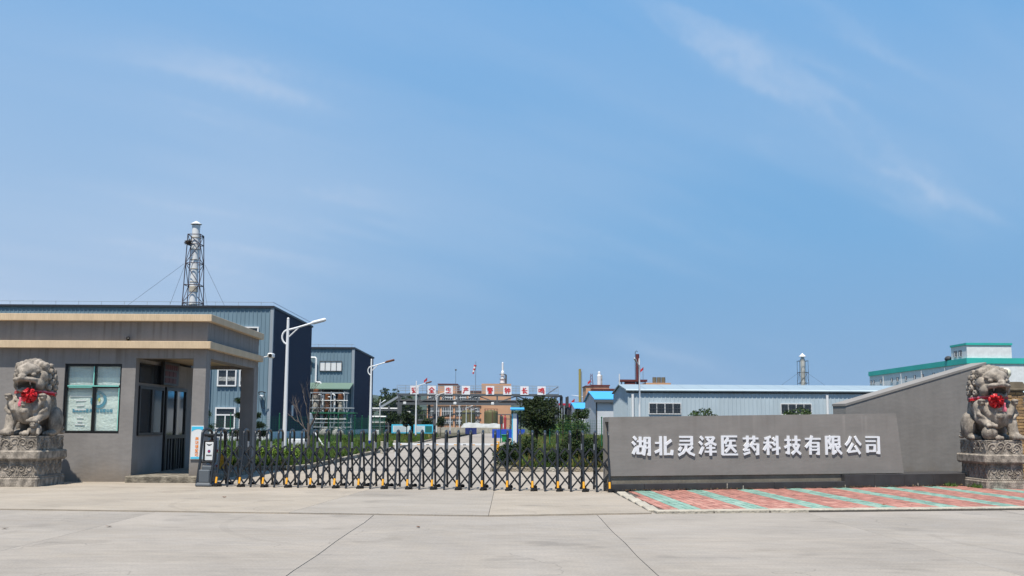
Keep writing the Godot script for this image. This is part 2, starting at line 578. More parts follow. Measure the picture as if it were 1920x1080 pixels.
func carve_lion() -> void:
	field.resize(LN.x * LN.y * LN.z)
	field.fill(1.0)
	# trunk, back, rump
	el(0, 0.80, 0.10, 0.36, 0.42, 0.38, 0.06)
	el(0.02, 0.60, 0.36, 0.33, 0.34, 0.31, 0.08)
	el(0, 0.72, -0.28, 0.36, 0.52, 0.42, 0.10)
	el(0, 0.36, -0.50, 0.40, 0.38, 0.26, 0.10)
	for s in [-1.0, 1.0]:
		el(s * 0.37, 0.34, -0.34, 0.15, 0.34, 0.30, 0.03)
		el(s * 0.40, 0.26, -0.26, 0.12, 0.22, 0.20, 0.03)
		el(s * 0.38, 0.06, -0.06, 0.12, 0.075, 0.20, 0.03)
		for t in 3:
			el(s * 0.38 + (t - 1) * 0.075, 0.05, 0.11, 0.045, 0.05, 0.06, 0.02)
	# left foreleg, straight down to its paw
	cap(Vector3(-0.30, 0.80, 0.28), Vector3(-0.33, 0.40, 0.42), 0.17, 0.13, 0.05)
	cap(Vector3(-0.33, 0.40, 0.42), Vector3(-0.34, 0.12, 0.54), 0.13, 0.11, 0.05)
	el(-0.35, 0.08, 0.60, 0.15, 0.09, 0.15, 0.04)
	for t in 4:
		el(-0.35 + (t - 1.5) * 0.075, 0.06, 0.72, 0.042, 0.06, 0.07, 0.012)
	# right foreleg, its paw raised on the cub or ball
	cap(Vector3(0.32, 0.80, 0.26), Vector3(0.36, 0.52, 0.36), 0.17, 0.14, 0.05)
	cap(Vector3(0.36, 0.52, 0.36), Vector3(0.27, 0.36, 0.56), 0.13, 0.10, 0.05)
	el(0.26, 0.36, 0.60, 0.13, 0.08, 0.13, 0.03)
	for t in 4:
		el(0.26 + (t - 1.5) * 0.066, 0.34, 0.71, 0.037, 0.05, 0.055, 0.012)
	el(0.10, 0.06, 0.60, 0.10, 0.07, 0.14, 0.03)
	for t in 3:
		el(0.10 + (t - 1) * 0.07, 0.05, 0.72, 0.036, 0.05, 0.055, 0.012)
	# small beasts that cling to the shoulders
	for s in [-1.0, 1.0]:
		cap(Vector3(s * 0.36, 0.80, 0.46), Vector3(s * 0.25, 0.60, 0.58), 0.085, 0.055, 0.03)
		el(s * 0.40, 0.90, 0.50, 0.085, 0.085, 0.085, 0.015)
		el(s * 0.40, 0.94, 0.54, 0.09, 0.04, 0.075, 0.01)
		el(s * 0.41, 0.87, 0.58, 0.045, 0.03, 0.035, 0.01)
		cap(Vector3(s * 0.42, 0.74, 0.44), Vector3(s * 0.46, 0.62, 0.46), 0.05, 0.045, 0.02)
		cap(Vector3(s * 0.46, 0.62, 0.46), Vector3(s * 0.34, 0.52, 0.54), 0.05, 0.03, 0.02)
		cap(Vector3(s * 0.30, 0.86, 0.44), Vector3(s * 0.20, 0.82, 0.50), 0.045, 0.03, 0.02)
	# collar, chest mask and bell
	for i in 15:
		var a := PI * (i / 14.0) - PI * 0.5
		el(sin(a) * 0.33, 0.90 - cos(a) * 0.14, 0.10 + cos(a) * 0.46, 0.035, 0.045, 0.035, 0.01)
	el(0.03, 0.74, 0.63, 0.085, 0.09, 0.06, 0.015)
	el(-0.01, 0.77, 0.68, 0.025, 0.02, 0.025, 0.006)
	el(0.07, 0.77, 0.68, 0.025, 0.02, 0.025, 0.006)
	el(0.03, 0.70, 0.69, 0.05, 0.022, 0.03, 0.008)
	el(0.03, 0.57, 0.69, 0.085, 0.07, 0.06, 0.01)
	el(0.0, 0.565, 0.76, 0.018, 0.018, 0.03, 0.005, true)
	el(0.065, 0.565, 0.76, 0.018, 0.018, 0.03, 0.005, true)
	# neck and mane
	el(0, 1.18, -0.02, 0.36, 0.46, 0.36, 0.08)
	el(0, 1.42, 0.20, 0.33, 0.33, 0.32, 0.06)
	# cheeks, forehead, muzzle
	for s in [-1.0, 1.0]:
		el(s * 0.24, 1.20, 0.36, 0.12, 0.15, 0.17, 0.04)
		el(s * 0.30, 1.38, 0.30, 0.10, 0.13, 0.15, 0.03)
	el(-0.02, 1.53, 0.42, 0.26, 0.15, 0.24, 0.03)
	cap(Vector3(-0.02, 1.64, 0.40), Vector3(-0.03, 1.46, 0.63), 0.09, 0.10, 0.03)
	el(-0.03, 1.30, 0.50, 0.29, 0.075, 0.25, 0.03)
	cap(Vector3(-0.24, 1.27, 0.55), Vector3(-0.03, 1.33, 0.76), 0.05, 0.055, 0.03)
	cap(Vector3(0.19, 1.27, 0.55), Vector3(-0.03, 1.33, 0.76), 0.05, 0.055, 0.03)
	el(-0.03, 1.385, 0.72, 0.10, 0.045, 0.07, 0.015)
	for s in [-1.0, 1.0]:
		el(-0.03 + s * 0.045, 1.37, 0.79, 0.02, 0.016, 0.025, 0.006, true)
		el(-0.02 + s * 0.20, 1.43, 0.60, 0.10, 0.055, 0.09, 0.01, true)
		el(-0.02 + s * 0.18, 1.42, 0.54, 0.065, 0.045, 0.055, 0.008)
		cap(Vector3(-0.02 + s * 0.06, 1.46, 0.62), Vector3(-0.02 + s * 0.27, 1.50, 0.46), 0.035, 0.04, 0.015)
		el(-0.02 + s * 0.185, 1.415, 0.62, 0.018, 0.018, 0.02, 0.006, true)
	# open mouth, tongue, lower jaw, teeth
	el(-0.02, 1.165, 0.60, 0.24, 0.098, 0.40, 0.015, true)
	el(-0.02, 1.05, 0.46, 0.20, 0.05, 0.19, 0.02)
	el(-0.02, 1.10, 0.46, 0.11, 0.03, 0.16, 0.01)
	for s in [-1.0, 1.0]:
		cap(Vector3(-0.02 + s * 0.15, 1.23, 0.62), Vector3(-0.02 + s * 0.15, 1.14, 0.62), 0.022, 0.010, 0.01)
		cap(Vector3(-0.02 + s * 0.17, 1.06, 0.56), Vector3(-0.02 + s * 0.17, 1.14, 0.57), 0.022, 0.012, 0.01)
	# deep folds between belly and forelegs, and below the chest
	for s in [-1.0, 1.0]:
		cap(Vector3(s * 0.20, 0.62, 0.66), Vector3(s * 0.17, 0.25, 0.52), 0.035, 0.05, 0.015, true)
		cap(Vector3(s * 0.30, 0.22, 0.22), Vector3(s * 0.44, 0.55, 0.0), 0.045, 0.03, 0.015, true)
	el(-0.08, 0.12, 0.50, 0.10, 0.16, 0.22, 0.02, true)
	# ears and the row of tufts over the brow
	for s in [-1.0, 1.0]:
		el(s * 0.34, 1.60, 0.26, 0.07, 0.12, 0.09, 0.02)
		el(s * 0.38, 1.60, 0.31, 0.035, 0.07, 0.05, 0.01, true)
	for i in 7:
		var a := (i - 3) * 0.43
		el(sin(a) * 0.31, 1.57 + cos(a) * 0.14, 0.27, 0.085, 0.09, 0.10, 0.012)
		el(sin(a) * 0.24, 1.56 + cos(a) * 0.19, 0.13, 0.085, 0.08, 0.10, 0.012)
	# curls of the mane, with a hollow in every second one
	for row in 7:
		var y := 0.88 + row * 0.125
		var rr := 0.41 * sqrt(maxf(0.05, 1.0 - pow((y - 1.2) / 0.62, 2.0)))
		for i in 9:
			var a := lerpf(-2.35, 2.35, (i + (0.5 if row % 2 else 0.0)) / 8.5)
			var p := Vector3(sin(a) * rr * 1.02, y, -0.04 - cos(a) * rr * 0.98)
			el(p.x, p.y, p.z, 0.078, 0.078, 0.078, 0.012)
			if true:
				var q := Vector3(sin(a), 0.1, -cos(a))
				p += q * 0.075
				el(p.x, p.y, p.z, 0.034, 0.034, 0.034, 0.006, true)
	# tail laid up the back like a flame
	cap(Vector3(0, 0.35, -0.72), Vector3(0, 0.95, -0.66), 0.09, 0.13, 0.03)
	for s in [-1.0, 1.0]:
		cap(Vector3(s * 0.05, 0.60, -0.70), Vector3(s * 0.20, 0.90, -0.60), 0.06, 0.03, 0.02)
		# grooves between belly and legs, hair tufts on the hocks
		el(s * 0.44, 0.18, -0.52, 0.07, 0.05, 0.09, 0.015)
		el(s * 0.44, 0.08, -0.58, 0.07, 0.05, 0.10, 0.015)

const EXPO := 1.4
var M := {}

func sky_panorama() -> ImageTexture:
	var w := 2048
	var h := 1024
	var im := Image.create(w, h, false, Image.FORMAT_RGBF)
	var f := FastNoiseLite.new()
	f.seed = 11
	f.frequency = 1.0
	f.fractal_octaves = 5
	f.noise_type = FastNoiseLite.TYPE_SIMPLEX_SMOOTH
	f.domain_warp_enabled = true
	f.domain_warp_amplitude = 0.5
	f.domain_warp_frequency = 0.8
	var g := FastNoiseLite.new()
	g.seed = 5
	g.frequency = 0.5
	g.fractal_octaves = 2
	var cs: Array[Vector3] = [Vector3(0.262, 0.422, 0.635), Vector3(0.200, 0.425, 0.715), Vector3(0.160, 0.405, 0.765), Vector3(0.11, 0.31, 0.68)]
	for y in h / 2 + 2:
		var e := PI * (0.5 - (y + 0.5) / h)
		var q := clampf(rad_to_deg(e) / 90.0, 0.0, 1.0)
		var base: Vector3
		if q < 0.11:
			base = cs[0].lerp(cs[1], q / 0.11)
		elif q < 0.30:
			base = cs[1].lerp(cs[2], (q - 0.11) / 0.19)
		else:
			base = cs[2].lerp(cs[3], (q - 0.30) / 0.70)
		for x in w:
			var a := TAU * (x + 0.5) / w
			var d := Vector3(sin(a) * cos(e), sin(e), -cos(a) * cos(e))
			var s := 1.0 / (maxf(d.y, 0.0) + 0.22)
			var p := Vector2(d.x * s, -d.z * s)
			# thin streaks of ice cloud, drawn out from the lower right to the upper left
			var u := p.x * 0.8 + p.y * 0.6
			var v := -p.x * 0.6 + p.y * 0.8
			var n1 := f.get_noise_2d(u * 0.55 + 3.7, v * 2.9)
			var n2 := g.get_noise_2d(p.x * 1.1 - 2.2, p.y * 1.1 + 0.6)
			var k := smoothstep(-0.35, 0.75, n1 * 0.45 + n2 * 0.9) * 0.20
			k += smoothstep(0.10, 0.75, n1) * smoothstep(-0.25, 0.45, n2) * 0.55 * smoothstep(0.02, 0.25, absf(d.x + 0.03))
			k += 0.50 * smoothstep(0.12, -0.48, d.x) * smoothstep(0.6, 0.0, d.y)
			k = clampf(k, 0.0, 0.9) * smoothstep(-0.02, 0.10, d.y)
			var c := base.lerp(Vector3(0.60, 0.69, 0.84), k) / EXPO
			im.set_pixel(x, y, Color(c.x, c.y, c.z))
	im.fill_rect(Rect2i(0, h / 2, w, h / 2), Color(0.26, 0.26, 0.25))
	return ImageTexture.create_from_image(im)

# poured concrete: cloudy tone, brushed lines, damp spots, hairline cracks, faint tyre sweeps
func concrete_map() -> ImageTexture:
	var n := 1024
	var im := Image.create(n, n, false, Image.FORMAT_RGB8)
	var f := FastNoiseLite.new()
	f.seed = 61
	f.frequency = 0.006
	f.fractal_octaves = 6
	var g := FastNoiseLite.new()
	g.seed = 62
	g.frequency = 0.05
	g.fractal_octaves = 3
	var val := PackedFloat32Array()
	val.resize(n * n)
	var cm := func(x: float, y: float) -> float:
		var v := 0.90 + 0.17 * f.get_noise_2d(x * 0.8, y * 1.1)
		v += 0.07 * g.get_noise_2d(x * 0.22, y * 1.6) + 0.09 * f.get_noise_2d(x * 0.35 + 900.0, y * 0.5)
		v += 0.05 * f.get_noise_2d(x * 7.0, y * 7.0)
		return v - 0.12 * smoothstep(0.33, 0.6, g.get_noise_2d(x * 0.16 + 300.0, y * 0.2))
	var ed := n * 0.85
	for y in n:
		var ty := maxf(0.0, (y - ed) / (n - ed))
		for x in n:
			# the last part of the picture fades into its beginning, so that it repeats without a seam
			var tx := maxf(0.0, (x - ed) / (n - ed))
			var v: float = cm.call(x, y)
			if tx > 0.0:
				v = lerpf(v, cm.call(x - n, y), tx)
			if ty > 0.0:
				var v2: float = cm.call(x, y - n)
				if tx > 0.0:
					v2 = lerpf(v2, cm.call(x - n, y - n), tx)
				v = lerpf(v, v2, ty)
			val[y * n + x] = v
	var rng := RandomNumberGenerator.new()
	rng.seed = 17
	for k in 9:
		var p := Vector2(rng.randf() * n, rng.randf() * n)
		var a := rng.randf() * TAU
		for i in rng.randi_range(120, 420):
			a += rng.randfn() * 0.25
			p += Vector2(cos(a), sin(a))
			var at := (posmod(int(p.y), n)) * n + posmod(int(p.x), n)
			val[at] -= 0.22
	for k in 4:
		var c := Vector2(rng.randf() * n, rng.randf() * n)
		var r := rng.randf_range(250, 600)
		var a0 := rng.randf() * TAU
		for i in 1400:
			var a := a0 + i / 1400.0 * 1.4
			for j in 9:
				var q := c + Vector2(cos(a), sin(a)) * (r + j)
				val[posmod(int(q.y), n) * n + posmod(int(q.x), n)] -= 0.018
	for k in 700:
		val[rng.randi() % (n * n)] -= rng.randf() * 0.35
	for y in n:
		for x in n:
			var v := clampf(val[y * n + x], 0.3, 1.0)
			var w := 0.5 + 0.5 * g.get_noise_2d(n * 0.05 * sin(TAU * x / n), n * 0.05 * sin(TAU * y / n))
			im.set_pixel(x, y, Color(v, v * lerpf(0.975, 1.0, w), v * lerpf(0.93, 1.0, w)).linear_to_srgb())
	return ImageTexture.create_from_image(im)

# rendered wall 4.5 m high by 9 m: cloudy trowel marks, splashed dirt at the foot, runs below the bands
func wall_map(seed: int, high: float, wide: float, foot: float, tops: Array, white_top: bool) -> ImageTexture:
	var w := 768
	var h := 512
	var im := Image.create(w, h, false, Image.FORMAT_RGB8)
	var f := FastNoiseLite.new()
	f.seed = seed
	f.frequency = 0.012
	f.fractal_octaves = 5
	var g := FastNoiseLite.new()
	g.seed = seed + 1
	g.frequency = 0.09
	g.fractal_octaves = 3
	for row in h:
		var y := (1.0 - (row + 0.5) / h) * high
		for x in w:
			var v := 0.91 + 0.13 * f.get_noise_2d(x, row * 0.8) + 0.04 * g.get_noise_2d(x * 1.4, row * 1.4)
			v += 0.05 * g.get_noise_2d(x * 0.5, row * 0.03)
			var c := Color(v, v, v)
			if foot > 0.0:
				var k := smoothstep(foot * (1.0 + 0.9 * f.get_noise_2d(x * 1.3, 40.0)), 0.0, y) * 0.55
				c = c.lerp(Color(v * 0.80, v * 0.66, v * 0.48), k)
			for top in tops:
				if y < top:
					var run := maxf(0.0, g.get_noise_2d(x * 0.8, top * 31.0) - 0.08) * 1.5
					var l := smoothstep(0.75, 0.0, top - y) * run
					if white_top:
						c = c.lerp(Color(1.35, 1.34, 1.32), clampf(l * 1.2, 0, 0.8) * smoothstep(0.15, 0.5, f.get_noise_2d(x * 0.6, 900.0) + 0.25))
						c = c.lerp(Color(v * 0.72, v * 0.70, v * 0.66), clampf(l * 0.5, 0, 0.4) * (1.0 - smoothstep(-0.1, 0.3, f.get_noise_2d(x * 0.6, 900.0) + 0.25)))
					else:
						c = c.lerp(Color(v * 0.62, v * 0.58, v * 0.52), clampf(l, 0, 0.6))
			c = Color(c.r * 0.74, c.g * 0.74, c.b * 0.74)
			im.set_pixel(x, row, Color(minf(c.r, 1), minf(c.g, 1), minf(c.b, 1)).linear_to_srgb())
	return ImageTexture.create_from_image(im)

func make_materials() -> void:
	var blotch := ntex(1, 0.012, 0.78, 1.0, 5)
	var fine := ntex(2, 0.06, 0.86, 1.0, 4)
	var speck := ntex(3, 0.25, 0.75, 1.0, 2, 256, FastNoiseLite.TYPE_SIMPLEX, 0.2, 0.6)
	var soft := ntex(4, 0.01, 0.90, 1.0, 4)
	var strong := ntex(5, 0.02, 0.42, 1.0, 5)
	var nfine := nmap(6, 0.12, 3.0)
	var nsoft := nmap(7, 0.03, 4.0)
	var cmap := concrete_map()
	var wmap := wall_map(71, 4.5, 9.0, 0.55, [3.34, 4.03], false)
	var smap := wall_map(81, 2.25, 9.0, 0.0, [1.74], true)
	M.road = mat("concrete", 0.358, 0.322, 0.285, 0.9, cmap, Vector3(0.071, 0.071, 0.071), nfine, 0.12, fine, Vector3(1.6, 1.6, 3.0))
	M.road_b = mat("concrete", 0.350, 0.316, 0.281, 0.9, cmap, Vector3(0.079, 0.07, 0.064), nfine, 0.12, fine, Vector3(1.5, 1.5, 3.1))
	M.apron = mat("concrete", 0.392, 0.344, 0.288, 0.9, cmap, Vector3(0.088, 0.07, 0.095), nfine, 0.12, fine, Vector3(1.5, 1.5, 2.5))
	M.apron_b = mat("concrete", 0.362, 0.326, 0.286, 0.9, cmap, Vector3(0.075, 0.07, 0.11), nfine, 0.12, fine, Vector3(1.5, 1.5, 2.5))
	M.joint = mat("joint", 0.10, 0.09, 0.08, 0.95, fine, Vector3.ONE)
	M.soil = mat("soil", 0.12, 0.105, 0.06, 0.95, strong, Vector3.ONE * 0.2, nfine, 0.8)
	M.field = mat("field", 0.075, 0.10, 0.035, 0.95, strong, Vector3.ONE * 0.05)
	M.cream = mat("kerb concrete", 0.50, 0.455, 0.375, 0.9, blotch, Vector3.ONE * 0.4, nfine, 0.6, speck, Vector3.ONE * 2.0)
	M.kerb = mat("kerb stone", 0.36, 0.30, 0.22, 0.9, blotch, Vector3.ONE * 0.5, nfine, 0.8, speck, Vector3.ONE * 2.0)
	M.wall = mat("grey render", 0.352, 0.332, 0.318, 0.9, wmap, Vector3(1.0 / 9.0, 1.0 / 4.5, 1.0 / 9.0), nfine, 0.06)
	M.sign = mat("grey render", 0.355, 0.334, 0.312, 0.9, smap, Vector3(1.0 / 9.0, 1.0 / 2.25, 1.0 / 9.0), nfine, 0.06)
	M.ramp = mat("grey render", 0.335, 0.316, 0.296, 0.9, wmap, Vector3(1.0 / 7.0, 1.0 / 4.5, 1.0 / 7.0), nfine, 0.06)
	M.foot = mat("stained render", 0.24, 0.21, 0.165, 0.9, blotch, Vector3(0.5, 0.3, 0.3), nfine, 0.10, fine, Vector3(0.9, 0.9, 0.9))
	M.beige = mat("beige paint", 0.64, 0.49, 0.325, 0.75, soft, Vector3(1.2, 0.1, 1.2), nfine, 0.10, fine, Vector3(3.0, 0.2, 3.0))
	M.granite = mat("dark granite", 0.062, 0.060, 0.062, 0.45, blotch, Vector3.ONE * 0.7, null, 0.0, speck, Vector3.ONE * 3.0)
	M.step = mat("worn step", 0.27, 0.24, 0.19, 0.9, strong, Vector3.ONE * 0.6, nfine, 0.6)
	M.stone = mat("carved stone", 0.46, 0.40, 0.335, 0.88, ntex(21, 0.02, 0.42, 1.0, 5), Vector3(0.9, 0.6, 0.9), nfine, 0.45, ntex(22, 0.09, 0.66, 1.0, 4), Vector3(1.5, 0.6, 1.5))
	M.paint = mat("dark gate paint", 0.021, 0.024, 0.029, 0.38)
	M.paint.metallic_specular = 0.45
	M.steel = mat("bare steel", 0.45, 0.46, 0.48, 0.35)
	M.steel.metallic = 0.8
	M.rubber = mat("rubber", 0.012, 0.012, 0.013, 0.7)
	M.yellow = mat("yellow", 0.70, 0.33, 0.02, 0.5)
	M.white = mat("white paint", 0.74, 0.75, 0.76, 0.5)
	M.letter = mat("white letters", 0.80, 0.81, 0.84, 0.45)
	M.plastic = mat("white plastic", 0.70, 0.72, 0.73, 0.4)
	M.navy = mat("blue paint", 0.015, 0.03, 0.22, 0.5)
	M.black = mat("black frame", 0.012, 0.012, 0.013, 0.4)
	M.glass = mat("dark glass", 0.018, 0.022, 0.026, 0.06)
	M.glass.metallic_specular = 0.6
	M.pane = StandardMaterial3D.new()
	M.pane.transparency = BaseMaterial3D.TRANSPARENCY_ALPHA
	M.pane.albedo_color = Color(0.85, 0.95, 0.93, 0.06)
	M.pane.metallic_specular = 0.3
	M.pane.roughness = 0.04
	M.aqua = mat("green-blue painted reflection", 0.22, 0.62, 0.55, 0.4)
	M.paper = mat("window film", 0.60, 0.70, 0.655, 0.7, soft, Vector3.ONE * 1.5, nsoft, 0.8)
	M.teal_print = mat("teal print", 0.0, 0.19, 0.31, 0.6)
	M.lime = mat("lime print", 0.55, 0.62, 0.10, 0.6)
	M.cyan = mat("cyan print", 0.06, 0.50, 0.74, 0.5)
	M.pale = mat("pale print", 0.68, 0.78, 0.82, 0.5)
	M.orange = mat("orange print", 0.85, 0.27, 0.05, 0.5)
	M.red = mat("red paint", 0.55, 0.03, 0.03, 0.6)
	M.pipe_red = mat("dull red pipe", 0.33, 0.045, 0.05, 0.7)
	M.red_cloth = mat("red satin", 0.52, 0.012, 0.018, 0.5)
	M.pink = mat("pink satin", 0.72, 0.16, 0.22, 0.5)
	M.maroon = mat("maroon paint", 0.13, 0.025, 0.022, 0.7)
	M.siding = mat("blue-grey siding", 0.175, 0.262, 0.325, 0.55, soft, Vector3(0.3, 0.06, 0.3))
	M.siding_shaded = mat("navy siding with painted shade", 0.030, 0.042, 0.080, 0.55, soft, Vector3(0.3, 0.06, 0.3))  # darker copy of the siding, shade of the end walls put into its navy
	M.siding_pale = mat("pale blue siding", 0.47, 0.56, 0.62, 0.5, soft, Vector3(0.25, 0.08, 0.25))
	M.trim_dark = mat("dark flashing", 0.03, 0.032, 0.04, 0.5)
	M.trim_grey = mat("grey flashing", 0.30, 0.34, 0.38, 0.5)
	M.shed = mat("white sheet", 0.62, 0.65, 0.69, 0.5, soft, Vector3.ONE * 0.2)
	M.blue_roof = mat("bright blue roof", 0.06, 0.36, 0.72, 0.5)
	M.base_white = mat("white base wall", 0.76, 0.78, 0.80, 0.8, soft, Vector3.ONE * 0.4)
	M.rust = mat("rusty pipe", 0.50, 0.46, 0.40, 0.85, ntex(31, 0.02, 0.35, 1.0, 5), Vector3(0.6, 0.25, 0.6))
	M.rust_red = mat("rust", 0.20, 0.075, 0.03, 0.9, strong, Vector3.ONE * 0.5)
	M.tank = mat("pale tank", 0.55, 0.55, 0.52, 0.6, strong, Vector3(0.2, 0.1, 0.2))
	M.grey_metal = mat("grey steelwork", 0.10, 0.112, 0.125, 0.6)
	M.dark_metal = mat("dark steelwork", 0.045, 0.047, 0.052, 0.7)
	M.canopy = mat("green canopy", 0.13, 0.20, 0.16, 0.5)
	M.peach = mat("peach render", 0.62, 0.34, 0.20, 0.9, soft, Vector3.ONE * 0.05)
	M.olive = mat("olive tank", 0.135, 0.125, 0.045, 0.7, blotch, Vector3(0.08, 0.02, 0.08))
	M.green_post = mat("green post", 0.01, 0.12, 0.06, 0.6)
	M.bin = mat("green bin", 0.01, 0.22, 0.07, 0.5)
	M.hoard = mat("blue hoarding", 0.02, 0.085, 0.50, 0.6)
	M.hoard_dark = mat("dark blue hoarding", 0.02, 0.035, 0.16, 0.6)
	M.tarp = mat("grey tarpaulin", 0.40, 0.41, 0.40, 0.8, blotch, Vector3.ONE * 0.3, nsoft, 1.0)
	M.brick = mat("tan brick", 0.40, 0.25, 0.12, 0.9, blotch, Vector3.ONE * 1.2, nfine, 0.6)
	M.brick_b = mat("tan brick", 0.48, 0.30, 0.14, 0.9, blotch, Vector3.ONE * 1.2, nfine, 0.6)
	M.brick_c = mat("tan brick", 0.31, 0.20, 0.11, 0.9, blotch, Vector3.ONE * 1.2, nfine, 0.6)
	M.mortar = mat("mortar", 0.24, 0.21, 0.17, 0.95, fine, Vector3.ONE * 2.0)
	M.cap = mat("cap stone", 0.20, 0.165, 0.115, 0.9, blotch, Vector3.ONE)
	M.globe = mat("opal globe", 0.68, 0.66, 0.52, 0.35)
	M.turq = mat("turquoise band", 0.03, 0.46, 0.40, 0.6, soft, Vector3.ONE * 0.1)
	M.bark = mat("bark", 0.10, 0.075, 0.055, 0.95, strong, Vector3(2, 0.5, 2))
	M.paver = []
	for c in [[0.47, 0.215, 0.17], [0.41, 0.18, 0.14], [0.53, 0.27, 0.215], [0.255, 0.42, 0.345], [0.21, 0.37, 0.30], [0.31, 0.45, 0.375]]:
		M.paver.append(mat("paver", c[0], c[1], c[2], 0.9, blotch, Vector3.ONE * 0.9, nfine, 0.5, speck, Vector3.ONE * 3.0))
	M.paver_mass = mat("paver", 1, 1, 1, 0.9, blotch, Vector3.ONE * 0.9, nfine, 0.5, speck, Vector3.ONE * 3.0)
	M.paver_mass.vertex_color_use_as_albedo = true
	M.leaf = StandardMaterial3D.new()
	M.leaf.vertex_color_use_as_albedo = true
	M.leaf.roughness = 0.6
	M.leaf.metallic_specular = 0.3
	M.leaf.cull_mode = BaseMaterial3D.CULL_DISABLED
	M.leaf.backlight_enabled = true
	M.leaf.backlight = Color(0.25, 0.3, 0.1)
	M.hill = mat("wooded hill", 0.05, 0.075, 0.04, 0.95, strong, Vector3.ONE * 0.01)

func _ready() -> void:
	# ---------------------------------------------------------------- camera
	var cam := Camera3D.new()
	cam.name = "camera"
	cam.fov = 30.2237
	cam.near = 0.1
	cam.far = 9000.0
	cam.position = Vector3(0, 1.5, 0)
	cam.rotation_order = EULER_ORDER_YXZ
	cam.rotation = Vector3(atan(255.0 / 2000.0), -deg_to_rad(0.43), 0.005)
	add_child(cam)
	# ---------------------------------------------------------------- sky and exposure
	var env := Environment.new()
	env.background_mode = Environment.BG_SKY
	var sky := Sky.new()
	var pano := PanoramaSkyMaterial.new()
	pano.panorama = sky_panorama()
	sky.sky_material = pano
	env.sky = sky
	env.tonemap_mode = Environment.TONE_MAPPER_LINEAR
	env.tonemap_exposure = EXPO
	env.fog_enabled = true
	env.fog_density = 0.00007
	env.fog_light_color = Color(0.80, 0.88, 1.0)
	env.sdfgi_enabled = true
	env.ssao_enabled = true
	env.ssil_enabled = true
	var we := WorldEnvironment.new()
	we.name = "world_environment"
	we.environment = env
	add_child(we)
	# ---------------------------------------------------------------- sun
	var sun := DirectionalLight3D.new()
	sun.name = "sun"
	sun.light_energy = 1.6
	sun.light_color = Color(1.0, 0.97, 0.92)
	sun.light_angular_distance = 0.5
	sun.shadow_enabled = true
	add_child(sun)
	sun.look_at_from_position(Vector3.ZERO, Vector3(0.121, -0.9205, -0.3716), Vector3.UP)

	make_materials()
	build_ground()
	build_guardhouse()
	build_sign_wall()
	build_warehouse_left()
	build_warehouse_far_left()
	build_right_sheds()
	build_far_buildings()
	build_gantry()
	build_gate()
	build_lions()
	build_pavers()
	build_lamps()
	build_yard_things()
	build_fences()
	build_plants()
	build_small_things()

# ------------------------------------------------------------------ ground
func sheet(b: B, poly: Array, y: float, thick: float) -> void:
	var pv := PackedVector2Array()
	for p in poly:
		pv.append(Vector2(p[0], -p[1]))
	b.prism(Vector3(0, y, 0), pv, Vector3.RIGHT, Vector3.FORWARD, Vector3.UP, thick)

